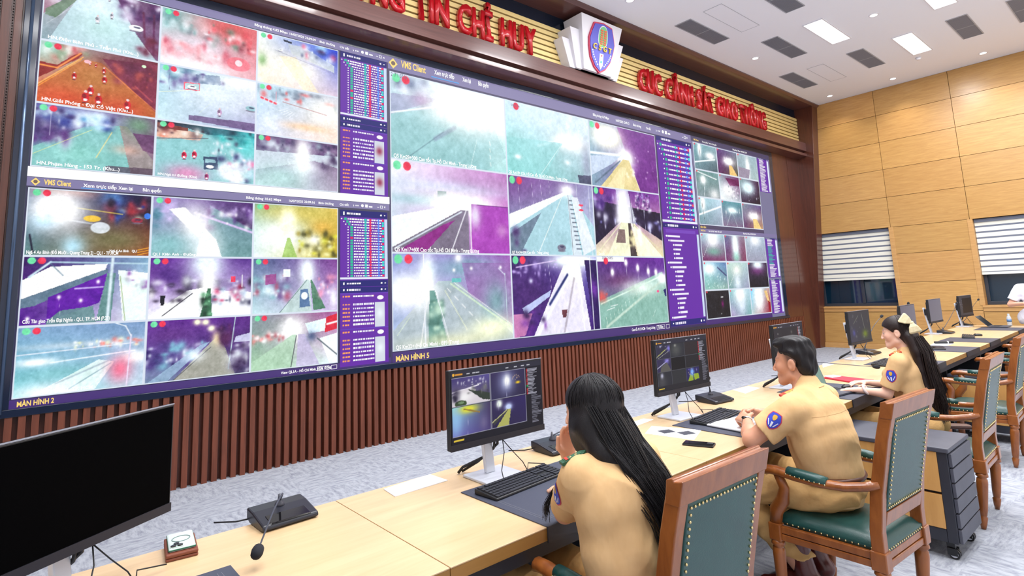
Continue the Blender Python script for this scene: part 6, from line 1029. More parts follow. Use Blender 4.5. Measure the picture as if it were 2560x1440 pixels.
def head(F, c, R, s=1.0, neck=None, fem=False):
    """head primitives in head space: x right, y forward, z up"""
    c = np.array(c, float); P = lambda x, y, z: c + R @ (np.array((x, y, z)) * s)
    F.ell(P(0, -0.018, 0.036), np.array((0.072, 0.092, 0.080)) * s, R, 0.01); F.ell(P(0, 0.022, -0.018), np.array((0.058, 0.066, 0.082)) * s, R, 0.02)
    F.cone(P(-0.012, 0.066, -0.094), P(0.012, 0.066, -0.094), 0.020 * s, 0.020 * s, 0.025)
    for q in (-1, 1):
        F.cone(P(q * 0.046, 0.0, -0.062), P(q * 0.014, 0.06, -0.092), 0.021 * s, 0.019 * s, 0.02); F.ell(P(q * 0.034, 0.05, -0.022), np.array((0.027, 0.03, 0.032)) * s, R, 0.015)
        F.cone(P(q * 0.036, 0.068, 0.024), P(q * 0.012, 0.078, 0.022), 0.010 * s, 0.010 * s, 0.012); F.ell(P(q * 0.031, 0.092, 0.008), np.array((0.014, 0.014, 0.010)) * s, R, 0.01, 's')
        F.ell(P(q * 0.030, 0.070, 0.006), np.array((0.0135, 0.0135, 0.0125)) * s, R, 0.003)
        F.ell(P(q * 0.075, -0.014, -0.004), np.array((0.010, 0.021, 0.031)) * s, R, 0.004); F.ell(P(q * 0.086, -0.008, 0.0), np.array((0.007, 0.012, 0.019)) * s, R, 0.003, 's')
        F.ell(P(q * 0.010, 0.097, -0.036), np.array((0.007, 0.009, 0.006)) * s, R, 0.006)
    F.cone(P(0, 0.082, 0.016), P(0, 0.105 if not fem else 0.101, -0.030), 0.0065 * s, 0.0095 * s, 0.009)
    F.cone(P(-0.016, 0.080, -0.060), P(0.016, 0.080, -0.060), 0.0075 * s, 0.0075 * s, 0.008); F.cone(P(-0.013, 0.080, -0.072), P(0.013, 0.080, -0.072), 0.008 * s, 0.008 * s, 0.007)
    F.ell(P(0, 0.099, -0.066), np.array((0.018, 0.010, 0.0014)) * s, R, 0.003, 's')
    if neck is not None: F.cone(P(0, -0.022, -0.06), neck, 0.050 * s if not fem else 0.044 * s, 0.056 * s if not fem else 0.048 * s, 0.025)
    return P
def hand(F, w, d, n, t, curl=0.5, s=1.0, spread=0.0, tc=0.6, k=0.0035):
    """w wrist, d direction of the fingers, n back of the hand, t towards the thumb"""
    w, d, n, t = [np.array(q, float) for q in (w, d, n, t)]; d /= np.linalg.norm(d); n = n - d * (n @ d); n /= np.linalg.norm(n); t = t - d * (t @ d) - n * (t @ n); t /= np.linalg.norm(t)
    for o, r in ((0.026, 0.012), (0.009, 0.0135), (-0.009, 0.013), (-0.025, 0.011)): F.cone(w + t * o * 0.6 * s, w + d * 0.085 * s + t * o * s, 0.015 * s, r * s, 0.012)
    for i, (o, L) in enumerate(((0.030, 0.070), (0.010, 0.080), (-0.010, 0.074), (-0.029, 0.058))):
        p = w + d * 0.088 * s + t * o * s; a = 0.25 * curl; r = 0.0085 * s
        for j, f in enumerate((0.45, 0.31, 0.24)):
            a += curl * (0.55 if j else 0.35); dd = d * math.cos(a) - n * math.sin(a) + t * spread * (1.5 - i) * 0.1; q = p + dd * L * f * s; F.cone(p, q, r, r * 0.92, k if j else 0.006); p = q; r *= 0.92
    p = w + d * 0.028 * s + t * 0.022 * s; dd = d * 0.62 + t * 0.72 - n * 0.25; q = p + dd / np.linalg.norm(dd) * 0.042 * s; F.cone(p, q, 0.0145 * s, 0.0105 * s, 0.012)
    dd = d * (0.9 - 0.3 * tc) + t * (0.45 - 0.6 * tc) - n * 0.35 * tc; F.cone(q, q + dd / np.linalg.norm(dd) * 0.048 * s, 0.0100 * s, 0.0080 * s, 0.004)
def wr(V, k, a, ph=0.0):   # cloth folds
    return a * np.sin(k[0] * V[0] + k[1] * V[1] + k[2] * V[2] + ph)
SKINM = attr_mat('skin', 0.48, spec=0.4)
SKINM.node_tree.nodes['Principled BSDF'].inputs['Subsurface Weight'].default_value = 0.08
CLOTH = mat('khaki_cloth', rgb(217, 177, 127), 0.9, c2=rgb(225, 187, 138), nscale=14, bump=0.9, bscale=11, spec=0.1, stretch=(1, 1, 0.55))
TROU = mat('khaki_trousers', rgb(202, 160, 104), 0.9, c2=rgb(210, 170, 114), nscale=14, bump=0.9, bscale=12, spec=0.1)
for m_ in (CLOTH, TROU):
    for n_ in m_.node_tree.nodes:
        if n_.type == 'BUMP': n_.inputs['Distance'].default_value = 0.012
CREASE = lambda X, Y, Z: -0.006 * (1 - np.abs(np.sin(13 * Z + 9 * X + 1.5 * np.sin(8 * X + 5 * Z)))) ** 5 * np.clip(np.sin(7 * X - 5 * Z + 1.0) + 0.3, 0, 1) - 0.005 * (1 - np.abs(np.sin(17 * X - 12 * Z + 8 * Y))) ** 6 * np.clip(np.sin(11 * Z + 3 * X), 0, 1)
HAIRM = mat('black_hair', rgb(14, 12, 15), 0.42, spec=0.35, stretch=(60, 60, 6), c2=rgb(26, 23, 28), nscale=6, bump=0.5, bscale=9)
HAIRB = mat('brown_black_hair', rgb(28, 20, 20), 0.42, spec=0.35, stretch=(60, 60, 6), c2=rgb(46, 33, 32), nscale=6, bump=0.5, bscale=9)
SHOE = mat('oxblood_boot', rgb(86, 34, 30), 0.28, spec=0.6)
def painter(P, base, lip=(196, 110, 100), fade=None, R=None, c=None, hand_c=None):
    base = np.array(rgb(*base)); lip = np.array(rgb(*lip)); red = np.array(rgb(205, 130, 110)); dark = np.array(rgb(40, 32, 34))
    def f(V):
        C = np.tile(base, (len(V), 1)); L = (V - c) @ R     # head space
        def mix(m, col): C[:] = C * (1 - m[:, None]) + col * m[:, None]
        mix(0.35 * np.exp(-(((np.abs(L[:, 0]) - 0.04) / 0.02) ** 2 + ((L[:, 1] - 0.06) / 0.03) ** 2 + ((L[:, 2] + 0.025) / 0.02) ** 2)), red)
        mix(0.8 * np.exp(-((L[:, 0] / 0.02) ** 2 + ((L[:, 1] - 0.088) / 0.014) ** 2) ** 2 - ((L[:, 2] + 0.066) / 0.010) ** 4), lip)
        mix(0.85 * (np.exp(-(((np.abs(L[:, 0]) - 0.028) / 0.018) ** 4) - ((L[:, 2] - 0.030) / 0.0045) ** 2) * (L[:, 1] > 0.05)), dark)
        mix(0.9 * (np.exp(-(((np.abs(L[:, 0]) - 0.030) / 0.010) ** 4) - ((L[:, 2] - 0.008) / 0.003) ** 2) * (L[:, 1] > 0.06)), dark)
        if fade is not None: mix(fade(L), np.array(rgb(46, 38, 40)))
        return C
    return f
def surf(par, p, nrm):
    p, nrm = Vector(p), Vector(nrm).normalized(); ok, loc, n, _ = par.ray_cast(p + nrm * 0.12, -nrm, distance=0.3)
    return (loc, n) if ok else (p, nrm)
def patch(par, c, nrm, up, h, off, shape='shield'):
    """embroidered shoulder shield following the sleeve: c near the centre, nrm outward"""
    bpy.context.view_layer.update(); nrm = Vector(nrm).normalized(); c = Vector(c) - Vector(off); up = Vector(up)
    for _ in range(2): loc, nrm = surf(par, c, nrm)
    up = (up - nrm * up.dot(nrm)).normalized(); rt = up.cross(nrm); pts = [(x * h * 1.25, z * h * 1.25) for x, z in shield_pts(1.0)]
    def pr(name, pp, z0, m, pa):
        cx = sum(p[0] for p in pp) / len(pp); cy = sum(p[1] for p in pp) / len(pp); n = len(pp); q = []
        for i in range(n):
            a, b = pp[i], pp[(i + 1) % n]; q += [a, ((a[0] + b[0]) / 2, (a[1] + b[1]) / 2)]
        n = len(q); vs = []; fs = []; R_ = (1.0, 0.7, 0.35)
        for f in R_:
            for p in q:
                w_ = loc + rt * (cx + (p[0] - cx) * f) + up * (cy + (p[1] - cy) * f); s_, _n = surf(par, w_, nrm); vs.append(s_ + nrm * z0)
        s_, _n = surf(par, loc + rt * cx + up * cy, nrm); vs.append(s_ + nrm * z0)
        for r in range(2): fs += [(r * n + i, r * n + (i + 1) % n, (r + 1) * n + (i + 1) % n, (r + 1) * n + i) for i in range(n)]
        fs += [(2 * n + i, 2 * n + (i + 1) % n, 3 * n) for i in range(n)]
        b = MB().add(vs, fs); return b.build(name, m, pa, smooth=True)
    o = pr('shoulder_patch', [(x * 1.13, z * 1.11) for x, z in pts], 0.0015, mat('patch_red', rgb(196, 60, 84), 0.7), par)
    pr('patch_field', pts, 0.003, mat('patch_blue', rgb(48, 70, 190), 0.7), o); pr('patch_badge', [(x * 0.36, z * 0.36 + h * 0.17) for x, z in pts], 0.0045, mat('patch_gold', rgb(214, 168, 60), 0.6), o)
    pr('patch_stripe', [(-0.06 * h, -0.10 * h), (0.06 * h, -0.10 * h), (0.04 * h, -0.40 * h), (-0.04 * h, -0.40 * h)], 0.0045, mat('patch_white', rgb(220, 224, 240), 0.7), o)
    for s_ in (-1, 1): pr('patch_laurel', [(s_ * 0.26 * h, -0.02 * h), (s_ * 0.30 * h, -0.04 * h), (s_ * 0.13 * h, -0.36 * h), (s_ * 0.09 * h, -0.33 * h)], 0.0045, MATS['patch_white'], o)
    return o
def cap_guides(P, fall, a=0.086, b=0.108, c=0.094, n=40, span=2.2, cz=0.038):
    """guides over the head from the crown, then down the given fall"""
    gs = []
    for k in range(n):
        ph = (k / (n - 1) * 2 - 1) * span; g = []
        for th in (1.45, 1.1, 0.75, 0.4, 0.05, -0.35): g.append(tuple(P(a * math.sin(ph) * math.cos(th), -0.02 - b * math.cos(ph) * math.cos(th), cz + c * math.sin(th))))
        u = math.sin(max(-1.5, min(1.5, ph * 0.75))); gs.append(g + [(x + w_ * u, y + dp * (1 - u * u), z) for x, y, z, w_, dp in fall])
    return gs
def seam(par, pts, nrm, off, r=0.0009, name='seam', m=None):
    """stitched line following the cloth"""
    bpy.context.view_layer.update(); out = []
    for i in range(len(pts) - 1):
        for k in range(6):
            p = Vector(pts[i]).lerp(Vector(pts[i + 1]), k / 6) - Vector(off); out.append(surf(par, p, nrm)[0])
    b = MB(); b.tube(out, r, 5); return b.build(name, m or mat('seam_thread', rgb(192, 154, 108), 0.9), par, smooth=True)
def epaulette(par, a, b_, up, off, ws=1.0, em=None, ef=None):
    a, b_, up = Vector(a), Vector(b_), Vector(up).normalized(); d = (b_ - a); L = d.length; d.normalize(); up = (up - d * up.dot(d)).normalized(); sd = d.cross(up); M = Matrix(((d[0], sd[0] * ws, up[0], a[0] - off[0]), (d[1], sd[1] * ws, up[1], a[1] - off[1]), (d[2], sd[2] * ws, up[2], a[2] - off[2]), (0, 0, 0, 1)))
    b = MB().at(M); b.prism([(0, -0.024), (L, -0.024), (L, 0.024), (0, 0.024), (-0.014, 0.0)], -0.006, 0.005, 'z'); mat('epaulette_red', rgb(196, 54, 40), 0.5); o = b.build('epaulette', em or MATS['epaulette_red'], par, bevel=0.001)
    b = MB().at(M); b.prism([(0.006, -0.017), (L - 0.012, -0.017), (L - 0.012, 0.017), (0.006, 0.017)], 0.005, 0.0065, 'z'); b.build('epaulette_field', ef or mat('epaulette_gold', rgb(206, 170, 96), 0.4, metal=0.3), o)
    b = MB().at(M); b.lathe([(0.006, 0.0065), (0.003, 0.009)], (L * 0.3, 0, 0), 8); b.build('star', BRASS, o); b = MB().at(M); b.lathe([(0.006, 0.0065), (0.003, 0.009)], (L * 0.55, 0, 0), 8); b.build('star', BRASS, o); b = MB().at(M); b.box(L - 0.026, L - 0.016, -0.017, 0.017, 0.0066, 0.0085); b.build('rank_bar', MATS['epaulette_red'], o)
def eyes(P, R, par, off, s=1.0):
    for q in (-1, 1):
        c = P(q * 0.0300, 0.0735, 0.0055); f = R @ np.array((0, 1, 0)); b = MB(); b.ball(c - off, 0.0105 * s, 12, 8); e = b.build('eye', mat('eye_white', rgb(190, 180, 176), 0.3), par, smooth=True)
        b = MB(); b.ball(c - off + f * 0.0052 * s, 0.0062 * s, 10, 6); b.build('iris', mat('iris_dark', rgb(30, 20, 16), 0.1), e, smooth=True)
def strands(mb, roots, n, jit, r0, seed, seg=14):
    """hair strands: each follows a guide path with its own offset"""
    q = random.Random(seed)
    for i in range(n):
        g = roots[q.randrange(len(roots))]; off = Vector([q.gauss(0, jit) for _ in range(3)]); L = q.uniform(0.8, 1.0); ph = q.uniform(0, 6.28); pts = []
        for k in range(seg):
            t = k / (seg - 1) * L * (len(g) - 1); a = int(t); f = t - a; a2 = min(a + 1, len(g) - 1); p = Vector(g[a]) * (1 - f) + Vector(g[a2]) * f; sp = 0.35 + 0.65 * k / (seg - 1)
            pts.append(p + off * sp + Vector((math.sin(ph + k * 0.35), math.cos(ph * 1.3 + k * 0.3), 0)) * 0.003)
        mb.tube(pts, [r0 * (1 - 0.6 * k / (seg - 1)) for k in range(seg)], 4, caps=False)
# ---- the seated officer with short hair -------------------------------------------------
OFF = np.array((3.2, -4.70, 0.0))
man = empty('person', tuple(OFF), 0, label='short-haired person in a khaki uniform seated in profile with clasped hands on a white notebook', cat='person')
hc = (3.25, -4.575, 1.155); HR = rotm(0.10, -0.06, 0.0); LS, RS = (3.035, -4.64, 0.95), (3.44, -4.63, 0.95); LE, RE = (2.935, -4.465, 0.80), (3.57, -4.45, 0.80); LW, RW = (3.165, -4.325, 0.835), (3.39, -4.255, 0.835)
F = Field((2.80, -4.98, 0.04), (3.68, -4.10, 1.32), 0.0045); PH = head(F, hc, HR, 1.0, (3.24, -4.64, 1.02))
F.chain([(3.2, -4.72, 0.60), (3.2, -4.71, 0.75), (3.21, -4.68, 0.90), (3.22, -4.65, 0.97)], [0.115, 0.11, 0.12, 0.09], 0.04); F.cone(LS, RS, 0.055, 0.055, 0.04)
for S_, E_, W_2 in ((LS, LE, LW), (RS, RE, RW)): F.chain([S_, E_], [0.052, 0.041], 0.03); F.chain([E_, tuple(np.array(E_) * 0.65 + np.array(W_2) * 0.35), W_2], [0.040, 0.040, 0.025], 0.02)
hand(F, LW, (0.62, 0.72, 0.05), (-0.65, 0.1, 0.85), (0.2, 0.2, 1.0), curl=1.25, s=1.02); hand(F, RW, (-0.85, 0.35, 0.05), (0.75, 0.3, 0.6), (-0.2, 0.1, 1.0), curl=1.15, s=1.02)
F.chain([(3.10, -4.68, 0.56), (3.02, -4.27, 0.53), (3.10, -4.47, 0.30), (3.13, -4.56, 0.16)], [0.075, 0.055, 0.048, 0.038], 0.02); F.chain([(3.30, -4.68, 0.56), (3.42, -4.27, 0.53), (3.36, -4.44, 0.30), (3.33, -4.54, 0.16)], [0.075, 0.055, 0.048, 0.038], 0.02)
fade = lambda L: np.clip((0.075 - L[:, 1]) / 0.02, 0, 1) * np.clip((L[:, 2] - (-0.040 + 0.72 * np.minimum(L[:, 1] + 0.03, 0))) / 0.06, 0, 1) * np.clip((0.026 - L[:, 1] + 0.25 * L[:, 2]) / 0.03, 0, 1) * 0.8 * (np.abs(L[:, 0]) < 0.0745) 
sk = F.mesh('body', SKINM, man, OFF, painter(PH, (206, 150, 122), fade=fade, R=HR, c=np.array(hc))); eyes(PH, HR, man, OFF)
F = Field((3.10, -4.74, 1.0), (3.40, -4.42, 1.34), 0.003); P = PH
F.ell(P(0, -0.022, 0.050), (0.077, 0.098, 0.078), HR, 0.01); F.ell(P(0, 0.028, 0.108), (0.062, 0.055, 0.028), HR, 0.025); F.ell(P(-0.01, 0.060, 0.104), (0.048, 0.024, 0.017), HR, 0.02); F.ell(P(0, -0.03, 0.112), (0.058, 0.07, 0.026), HR, 0.03); F.ell(P(0, -0.062, -0.012), (0.068, 0.052, 0.075), HR, 0.02)
F.ell(P(0, 0.080, -0.01), (0.12, 0.072, 0.098), HR, 0.006, 's')
for q in (-1, 1): F.ell(P(q * 0.088, 0.048, 0.026), (0.040, 0.048, 0.048), HR, 0.008, 's'); F.ell(P(q * 0.090, 0.0, 0.0), (0.026, 0.05, 0.042), HR, 0.006, 's'); F.ell(P(q * 0.10, 0.03, -0.01), (0.045, 0.066, 0.085), HR, 0.01, 's'); F.ell(P(q * 0.085, -0.02, -0.03), (0.02, 0.045, 0.05), HR, 0.008, 's')
F.ell(P(0, -0.04, -0.11), (0.10, 0.08, 0.06), HR, 0.01, 's'); F.warp(lambda X, Y, Z: 0.0018 * np.sin(260 * X + 30 * Y + 3 * np.sin(40 * Y)) + 0.002 * np.sin(90 * X - 20 * Y + 60 * Z)); hr = F.mesh('hair', HAIRM, man, OFF)
F = Field((2.84, -4.98, 0.50), (3.68, -4.36, 1.10), 0.0055)
F.chain([(3.195, -4.725, 0.56), (3.195, -4.725, 0.66), (3.20, -4.70, 0.80), (3.215, -4.675, 0.92)], [0.140, 0.137, 0.145, 0.120], 0.04); F.ell((3.2, -4.70, 0.78), (0.185, 0.14, 0.20), None, 0.04); F.ell((3.22, -4.665, 0.90), (0.205, 0.130, 0.12), rotm(0, -0.25), 0.05)
F.cone((3.07, -4.65, 0.965), (3.41, -4.64, 0.965), 0.063, 0.063, 0.04); F.cone((3.15, -4.65, 0.992), (3.33, -4.645, 0.992), 0.060, 0.060, 0.03); F.cone((3.235, -4.655, 1.0), (3.243, -4.635, 1.05), 0.070, 0.063, 0.03)
for S_, E_ in ((LS, LE), (RS, RE)):
    e2 = np.array(S_) * 0.33 + np.array(E_) * 0.67; dd = np.array(E_) - np.array(S_); F.chain([S_, tuple(e2 + dd * 0.25)], [0.074, 0.073], 0.03); F.cut(e2, dd, lo=np.minimum(e2, E_) - 0.085, hi=np.maximum(e2, E_) + 0.06) if False else None
for S_, E_, sg in ((LS, LE, -1), (RS, RE, 1)):
    e2 = np.array(S_) * 0.30 + np.array(E_) * 0.70; dd = np.array(E_) - np.array(S_); dd /= np.linalg.norm(dd); c = e2 + dd * 0.09; sl, X, Y, Z = F.sub(c - 0.13, c + 0.13)
    al = (X - e2[0]) * dd[0] + (Y - e2[1]) * dd[1] + (Z - e2[2]) * dd[2]; rad = np.sqrt(np.maximum((X - e2[0]) ** 2 + (Y - e2[1]) ** 2 + (Z - e2[2]) ** 2 - al ** 2, 0)); F.D[sl] = np.where(rad < 0.10, np.maximum(F.D[sl], al), F.D[sl])
F.cone((3.245, -4.605, 1.065), (3.255, -4.52, 1.13), 0.052, 0.07, 0.004, 's')
F.warp(lambda X, Y, Z: 0.0035 * np.sin(30 * Z - 40 * Y + 6 * np.sin(9 * X + 4 * Y)) * np.exp(-((Y + 4.60) / 0.09) ** 2 - ((Z - 0.80) / 0.12) ** 2) + 0.0016 * np.sin(60 * (Z * 0.5 + Y * 0.6) + 10 * X + 3 * np.sin(14 * Z)) + 0.004 * np.exp(-((Z - 0.58) / 0.05) ** 2) * np.sin(45 * X + 30 * Y))
F.warp(CREASE); sh = F.mesh('shirt', CLOTH, man, OFF); MBc = MB()
F = Field((2.90, -4.95, 0.14), (3.56, -4.14, 0.72), 0.0055)
F.ell((3.2, -4.735, 0.565), (0.185, 0.135, 0.095), None, 0.03); F.chain([(3.11, -4.71, 0.555), (3.02, -4.28, 0.535), (3.09, -4.45, 0.33), (3.13, -4.57, 0.18), (3.14, -4.60, 0.10)], [0.092, 0.076, 0.068, 0.066, 0.066], 0.03); F.chain([(3.29, -4.71, 0.555), (3.42, -4.28, 0.535), (3.37, -4.43, 0.33), (3.34, -4.53, 0.18), (3.34, -4.56, 0.10)], [0.092, 0.076, 0.068, 0.066, 0.066], 0.03)
F.cut((3.2, -4.5, 0.225), (0, 0, -1)); F.warp(lambda X, Y, Z: 0.004 * np.sin(70 * Z + 30 * Y + 4 * np.sin(20 * X)) + 0.005 * np.sin(40 * (Y + Z) + 9 * X) * np.exp(-((Y + 4.66) / 0.12) ** 2)); F.mesh('trousers', TROU, man, OFF)
b = MB(); b.tube([(3.2 + 0.178 * math.cos(t) - OFF[0], -4.725 + 0.136 * math.sin(t) - OFF[1], 0.635) for t in np.linspace(0, 2 * PI, 33)], 0.017, 6, caps=False, flat=1.0); b.build('belt', mat('belt_brown', rgb(84, 44, 30), 0.4), man, smooth=True)
for s, (a, t) in enumerate((((3.13, -4.575, 0.17), (3.11, -4.43, 0.045)), ((3.33, -4.55, 0.17), (3.35, -4.40, 0.045)))):
    F = Field((a[0] - 0.12, -4.72, 0.0), (a[0] + 0.12, -4.28, 0.34), 0.005); a = np.array(a); t = np.array(t); F.chain([a + (0, 0.02, 0.13), a, a + (0, -0.035, -0.06)], [0.050, 0.047, 0.044], 0.02); F.chain([a + (0, -0.035, -0.06), a * 0.5 + t * 0.5 - (0, 0, 0.01), t, t + (0, 0.05, 0)], [0.044, 0.042, 0.044, 0.036], 0.025); F.mesh('boot', SHOE, man, OFF)
patch(sh, (2.925, -4.595, 0.915), (-0.9, -0.38, 0.35), (0.3, -0.45, 0.9), 0.088, OFF); epaulette(sh, (3.13, -4.635, 1.035), (3.035, -4.60, 1.012), (-0.3, -0.1, 1), OFF)
seam(sh, [(3.04, -4.9, 0.925), (3.13, -4.9, 0.935), (3.22, -4.9, 0.938), (3.32, -4.9, 0.935), (3.41, -4.9, 0.925)], (0, -1, 0), OFF)
seam(sh, [(3.20, -4.72, 1.045), (3.245, -4.74, 1.05), (3.29, -4.72, 1.045)], (0, -1, 0.1), OFF, 0.0022, 'collar_edge')
wdir = np.array(LW) - np.array(LE); wdir /= np.linalg.norm(wdir); q = Vector(wdir).to_track_quat('Z', 'Y').to_matrix(); wc = Vector(np.array(LW) - OFF - wdir * 0.012)
b = MB(); b.lathe([(0.0275, -0.008), (0.0285, 0.0), (0.0275, 0.008)], wc, 20, q); wt = b.build('wristband', mat('band_white', rgb(228, 226, 230), 0.5), man, smooth=True); b = MB(); b.lathe([(0.0285, -0.014), (0.029, -0.011)], wc, 20, q); b.build('band_edge', BLACK, wt, smooth=True)
b = MB(); b.ball(wc + Vector((-0.018, 0.006, 0.022)), (0.012, 0.016, 0.010), 10, 6); b.build('watch_face', BLACKG, wt, smooth=True)
# ---- the seated woman with long straight hair, seen from behind -------------------------
OF1 = np.array((1.62, -4.72, 0.0))
w1 = empty('person', tuple(OF1), 0, label='person with very long straight black hair in khaki uniform, seen from behind', cat='person')
hc1 = (1.615, -4.595, 1.165); H1 = rotm(0.30, -0.12, 0.0); LS, RS, LE, RE, LW, RW = (1.465, -4.665, 0.995), (1.755, -4.70, 1.0), (1.60, -4.455, 0.80), (1.90, -4.50, 0.80), (1.625, -4.465, 0.98), (1.86, -4.30, 0.79)
F = Field((1.28, -4.98, 0.05), (2.10, -4.10, 1.31), 0.0045); P1 = head(F, hc1, H1, 0.95, (1.60, -4.66, 1.03), True)
F.chain([(1.61, -4.73, 0.60), (1.585, -4.73, 0.75), (1.59, -4.70, 0.90), (1.595, -4.68, 0.99)], [0.10, 0.092, 0.10, 0.07], 0.04); F.cone(LS, RS, 0.045, 0.045, 0.04)
for S_, E_, W_2 in ((LS, LE, LW), (RS, RE, RW)): F.chain([S_, E_], [0.043, 0.036], 0.03); F.chain([E_, W_2], [0.034, 0.021], 0.02)
hand(F, LW, (-0.05, -0.02, 1.0), (0.2, 0.9, 0.0), (0.1, 0.9, 0.2), curl=0.7, s=0.9); hand(F, RW, (-0.5, 0.8, 0.0), (0, 0, 1), (-0.8, -0.5, 0), curl=0.3, s=0.9)
F.chain([(1.53, -4.70, 0.56), (1.50, -4.26, 0.53), (1.52, -4.30, 0.14), (1.52, -4.22, 0.07)], [0.075, 0.055, 0.038, 0.03], 0.02); F.chain([(1.71, -4.70, 0.56), (1.74, -4.26, 0.53), (1.72, -4.30, 0.14), (1.72, -4.22, 0.07)], [0.075, 0.055, 0.038, 0.03], 0.02)
F.mesh('body', SKINM, w1, OF1, painter(P1, (226, 176, 150), R=H1, c=np.array(hc1))); eyes(P1, H1, w1, OF1, 0.95)
def tunic(lo, hi, spine, radii, ells, LS, RS, LE, RE, sr, hem, par, off, m=CLOTH, wave=None, colr=None, frac=0.72):
    F = Field(lo, hi, 0.0055); F.chain(spine, radii, 0.04)
    for c, r, R in ells: F.ell(c, r, R, 0.04)
    F.cone(np.array(LS) * 0.85 + np.array(RS) * 0.15 + (0, 0, 0.012), np.array(RS) * 0.85 + np.array(LS) * 0.15 + (0, 0, 0.012), sr * 0.86, sr * 0.86, 0.04)
    if colr: F.cone(colr[0], colr[1], 0.060, 0.054, 0.02)
    for S_, E_ in ((LS, LE), (RS, RE)):
        S_, E_ = np.array(S_), np.array(E_); e2 = S_ * (1 - frac) + E_ * frac; dd = (E_ - S_) / np.linalg.norm(E_ - S_); F.chain([S_, e2 + dd * 0.05], [sr, sr * 0.98], 0.03); c = e2 + dd * 0.08; sl, X, Y, Z = F.sub(c - 0.12, c + 0.12)
        al = (X - e2[0]) * dd[0] + (Y - e2[1]) * dd[1] + (Z - e2[2]) * dd[2]; rad = np.sqrt(np.maximum((X - e2[0]) ** 2 + (Y - e2[1]) ** 2 + (Z - e2[2]) ** 2 - al ** 2, 0)); F.D[sl] = np.where(rad < 0.088, np.maximum(F.D[sl], al), F.D[sl])
    if hem: F.cut((0, 0, hem), (0, 0, -1))
    F.warp(wave or (lambda X, Y, Z: 0.004 * np.sin(38 * Z + 30 * X + 4 * np.sin(17 * X - 9 * Z)) * np.clip(np.sin(9 * Z + 7 * X), 0.1, 1) + 0.003 * np.sin(52 * X + 20 * Z + 4 * np.sin(9 * Z)) * np.clip((0.95 - Z) * 3, 0, 1))); F.warp(CREASE); return F.mesh('shirt', m, par, off)
s1 = tunic((1.30, -4.98, 0.44), (2.08, -4.34, 1.12), [(1.615, -4.74, 0.58), (1.60, -4.74, 0.66), (1.58, -4.735, 0.78), (1.59, -4.71, 0.90)], [0.128, 0.120, 0.108, 0.10], [((1.605, -4.74, 0.60), (0.185, 0.14, 0.15), None), ((1.59, -4.715, 0.90), (0.165, 0.125, 0.15), None), ((1.58, -4.735, 0.77), (0.145, 0.118, 0.12), None)], LS, RS, LE, RE, 0.061, 0.47, w1, OF1, colr=((1.60, -4.69, 1.01), (1.602, -4.67, 1.055)), frac=0.78)
F = Field((1.36, -4.95, 0.10), (1.88, -4.12, 0.70), 0.006); F.ell((1.615, -4.73, 0.56), (0.175, 0.13, 0.09), None, 0.03); F.chain([(1.53, -4.70, 0.555), (1.50, -4.27, 0.535), (1.52, -4.30, 0.15)], [0.088, 0.07, 0.055], 0.03); F.chain([(1.71, -4.70, 0.555), (1.74, -4.27, 0.535), (1.72, -4.30, 0.15)], [0.088, 0.07, 0.055], 0.03); F.mesh('trousers', TROU, w1, OF1)
seam(s1, [(1.455, -4.80, 0.74), (1.47, -4.84, 0.725), (1.50, -4.88, 0.71)], (-0.6, -0.8, 0), OF1, 0.0018)
patch(s1, (1.412, -4.560, 0.905), (-0.95, 0.25, 0.2), (0.1, -0.3, 1.0), 0.08, OF1); epaulette(s1, (1.49, -4.665, 1.062), (1.415, -4.640, 1.040), (-0.35, 0, 1), OF1, 0.5, mat('epaulette_green', rgb(24, 78, 54), 0.5), mat('epaulette_field_green', rgb(40, 96, 66), 0.5))
F = Field((1.38, -4.98, 0.70), (1.86, -4.42, 1.32), 0.004); P = P1
F.ell(P(0, -0.02, 0.040), (0.082, 0.104, 0.089), H1, 0.01); F.ell(P(0, -0.02, -0.01), (0.089, 0.082, 0.08), H1, 0.02); F.ell(P(0, -0.05, -0.03), (0.078, 0.07, 0.11), H1, 0.03); F.ell(P(0, 0.062, -0.03), (0.058, 0.07, 0.075), H1, 0.01, 's')
F.ell(P(-0.062, 0.02, -0.06), (0.020, 0.045, 0.08), H1, 0.02); F.ell(P(0.062, 0.02, -0.06), (0.020, 0.045, 0.08), H1, 0.02)
gd = [(1.612, -4.655, 1.13), (1.612, -4.735, 1.05), (1.64, -4.81, 0.97), (1.672, -4.858, 0.89), (1.70, -4.872, 0.80)]; F.chain([(1.555, -4.625, 1.12), (1.555, -4.70, 1.055), (1.59, -4.775, 0.985)], [0.045, 0.040, 0.028], 0.03); F.chain([(1.66, -4.65, 1.12), (1.67, -4.74, 1.04)], [0.05, 0.045], 0.03)
for a, c_, r1, r2 in ((gd[0], gd[1], 0.075, 0.062), (gd[1], gd[2], 0.060, 0.045), (gd[2], gd[3], 0.045, 0.030), (gd[3], gd[4], 0.028, 0.012)):
    for o in (-0.6, 0, 0.6): F.cone(np.array(a) + (o * r1, abs(o) * 0.02, 0), np.array(c_) + (o * r2, abs(o) * 0.02, 0), r1 * 0.62, r2 * 0.62, 0.02)
h1 = F.mesh('hair', HAIRM, w1, OF1)
mb = MB(); mb.at(Matrix.Translation(tuple(-OF1))); gs = []
for k in range(34):
    t = k / 33 * 2 - 1; x = 1.61 + t * 0.078; gs.append([(x, -4.66 - 0.04 * (1 - abs(t)), 1.20), (x + 0.004, -4.735 - 0.035 * (1 - abs(t)), 1.10), (x * 0.9 + 0.166 + t * 0.0, -4.80 - 0.03 * (1 - abs(t)), 1.01), (1.645 + t * 0.068, -4.862, 0.92), (1.672 + t * 0.062, -4.885, 0.82), (1.69 + t * 0.055, -4.888, 0.745 + 0.06 * abs(t))])
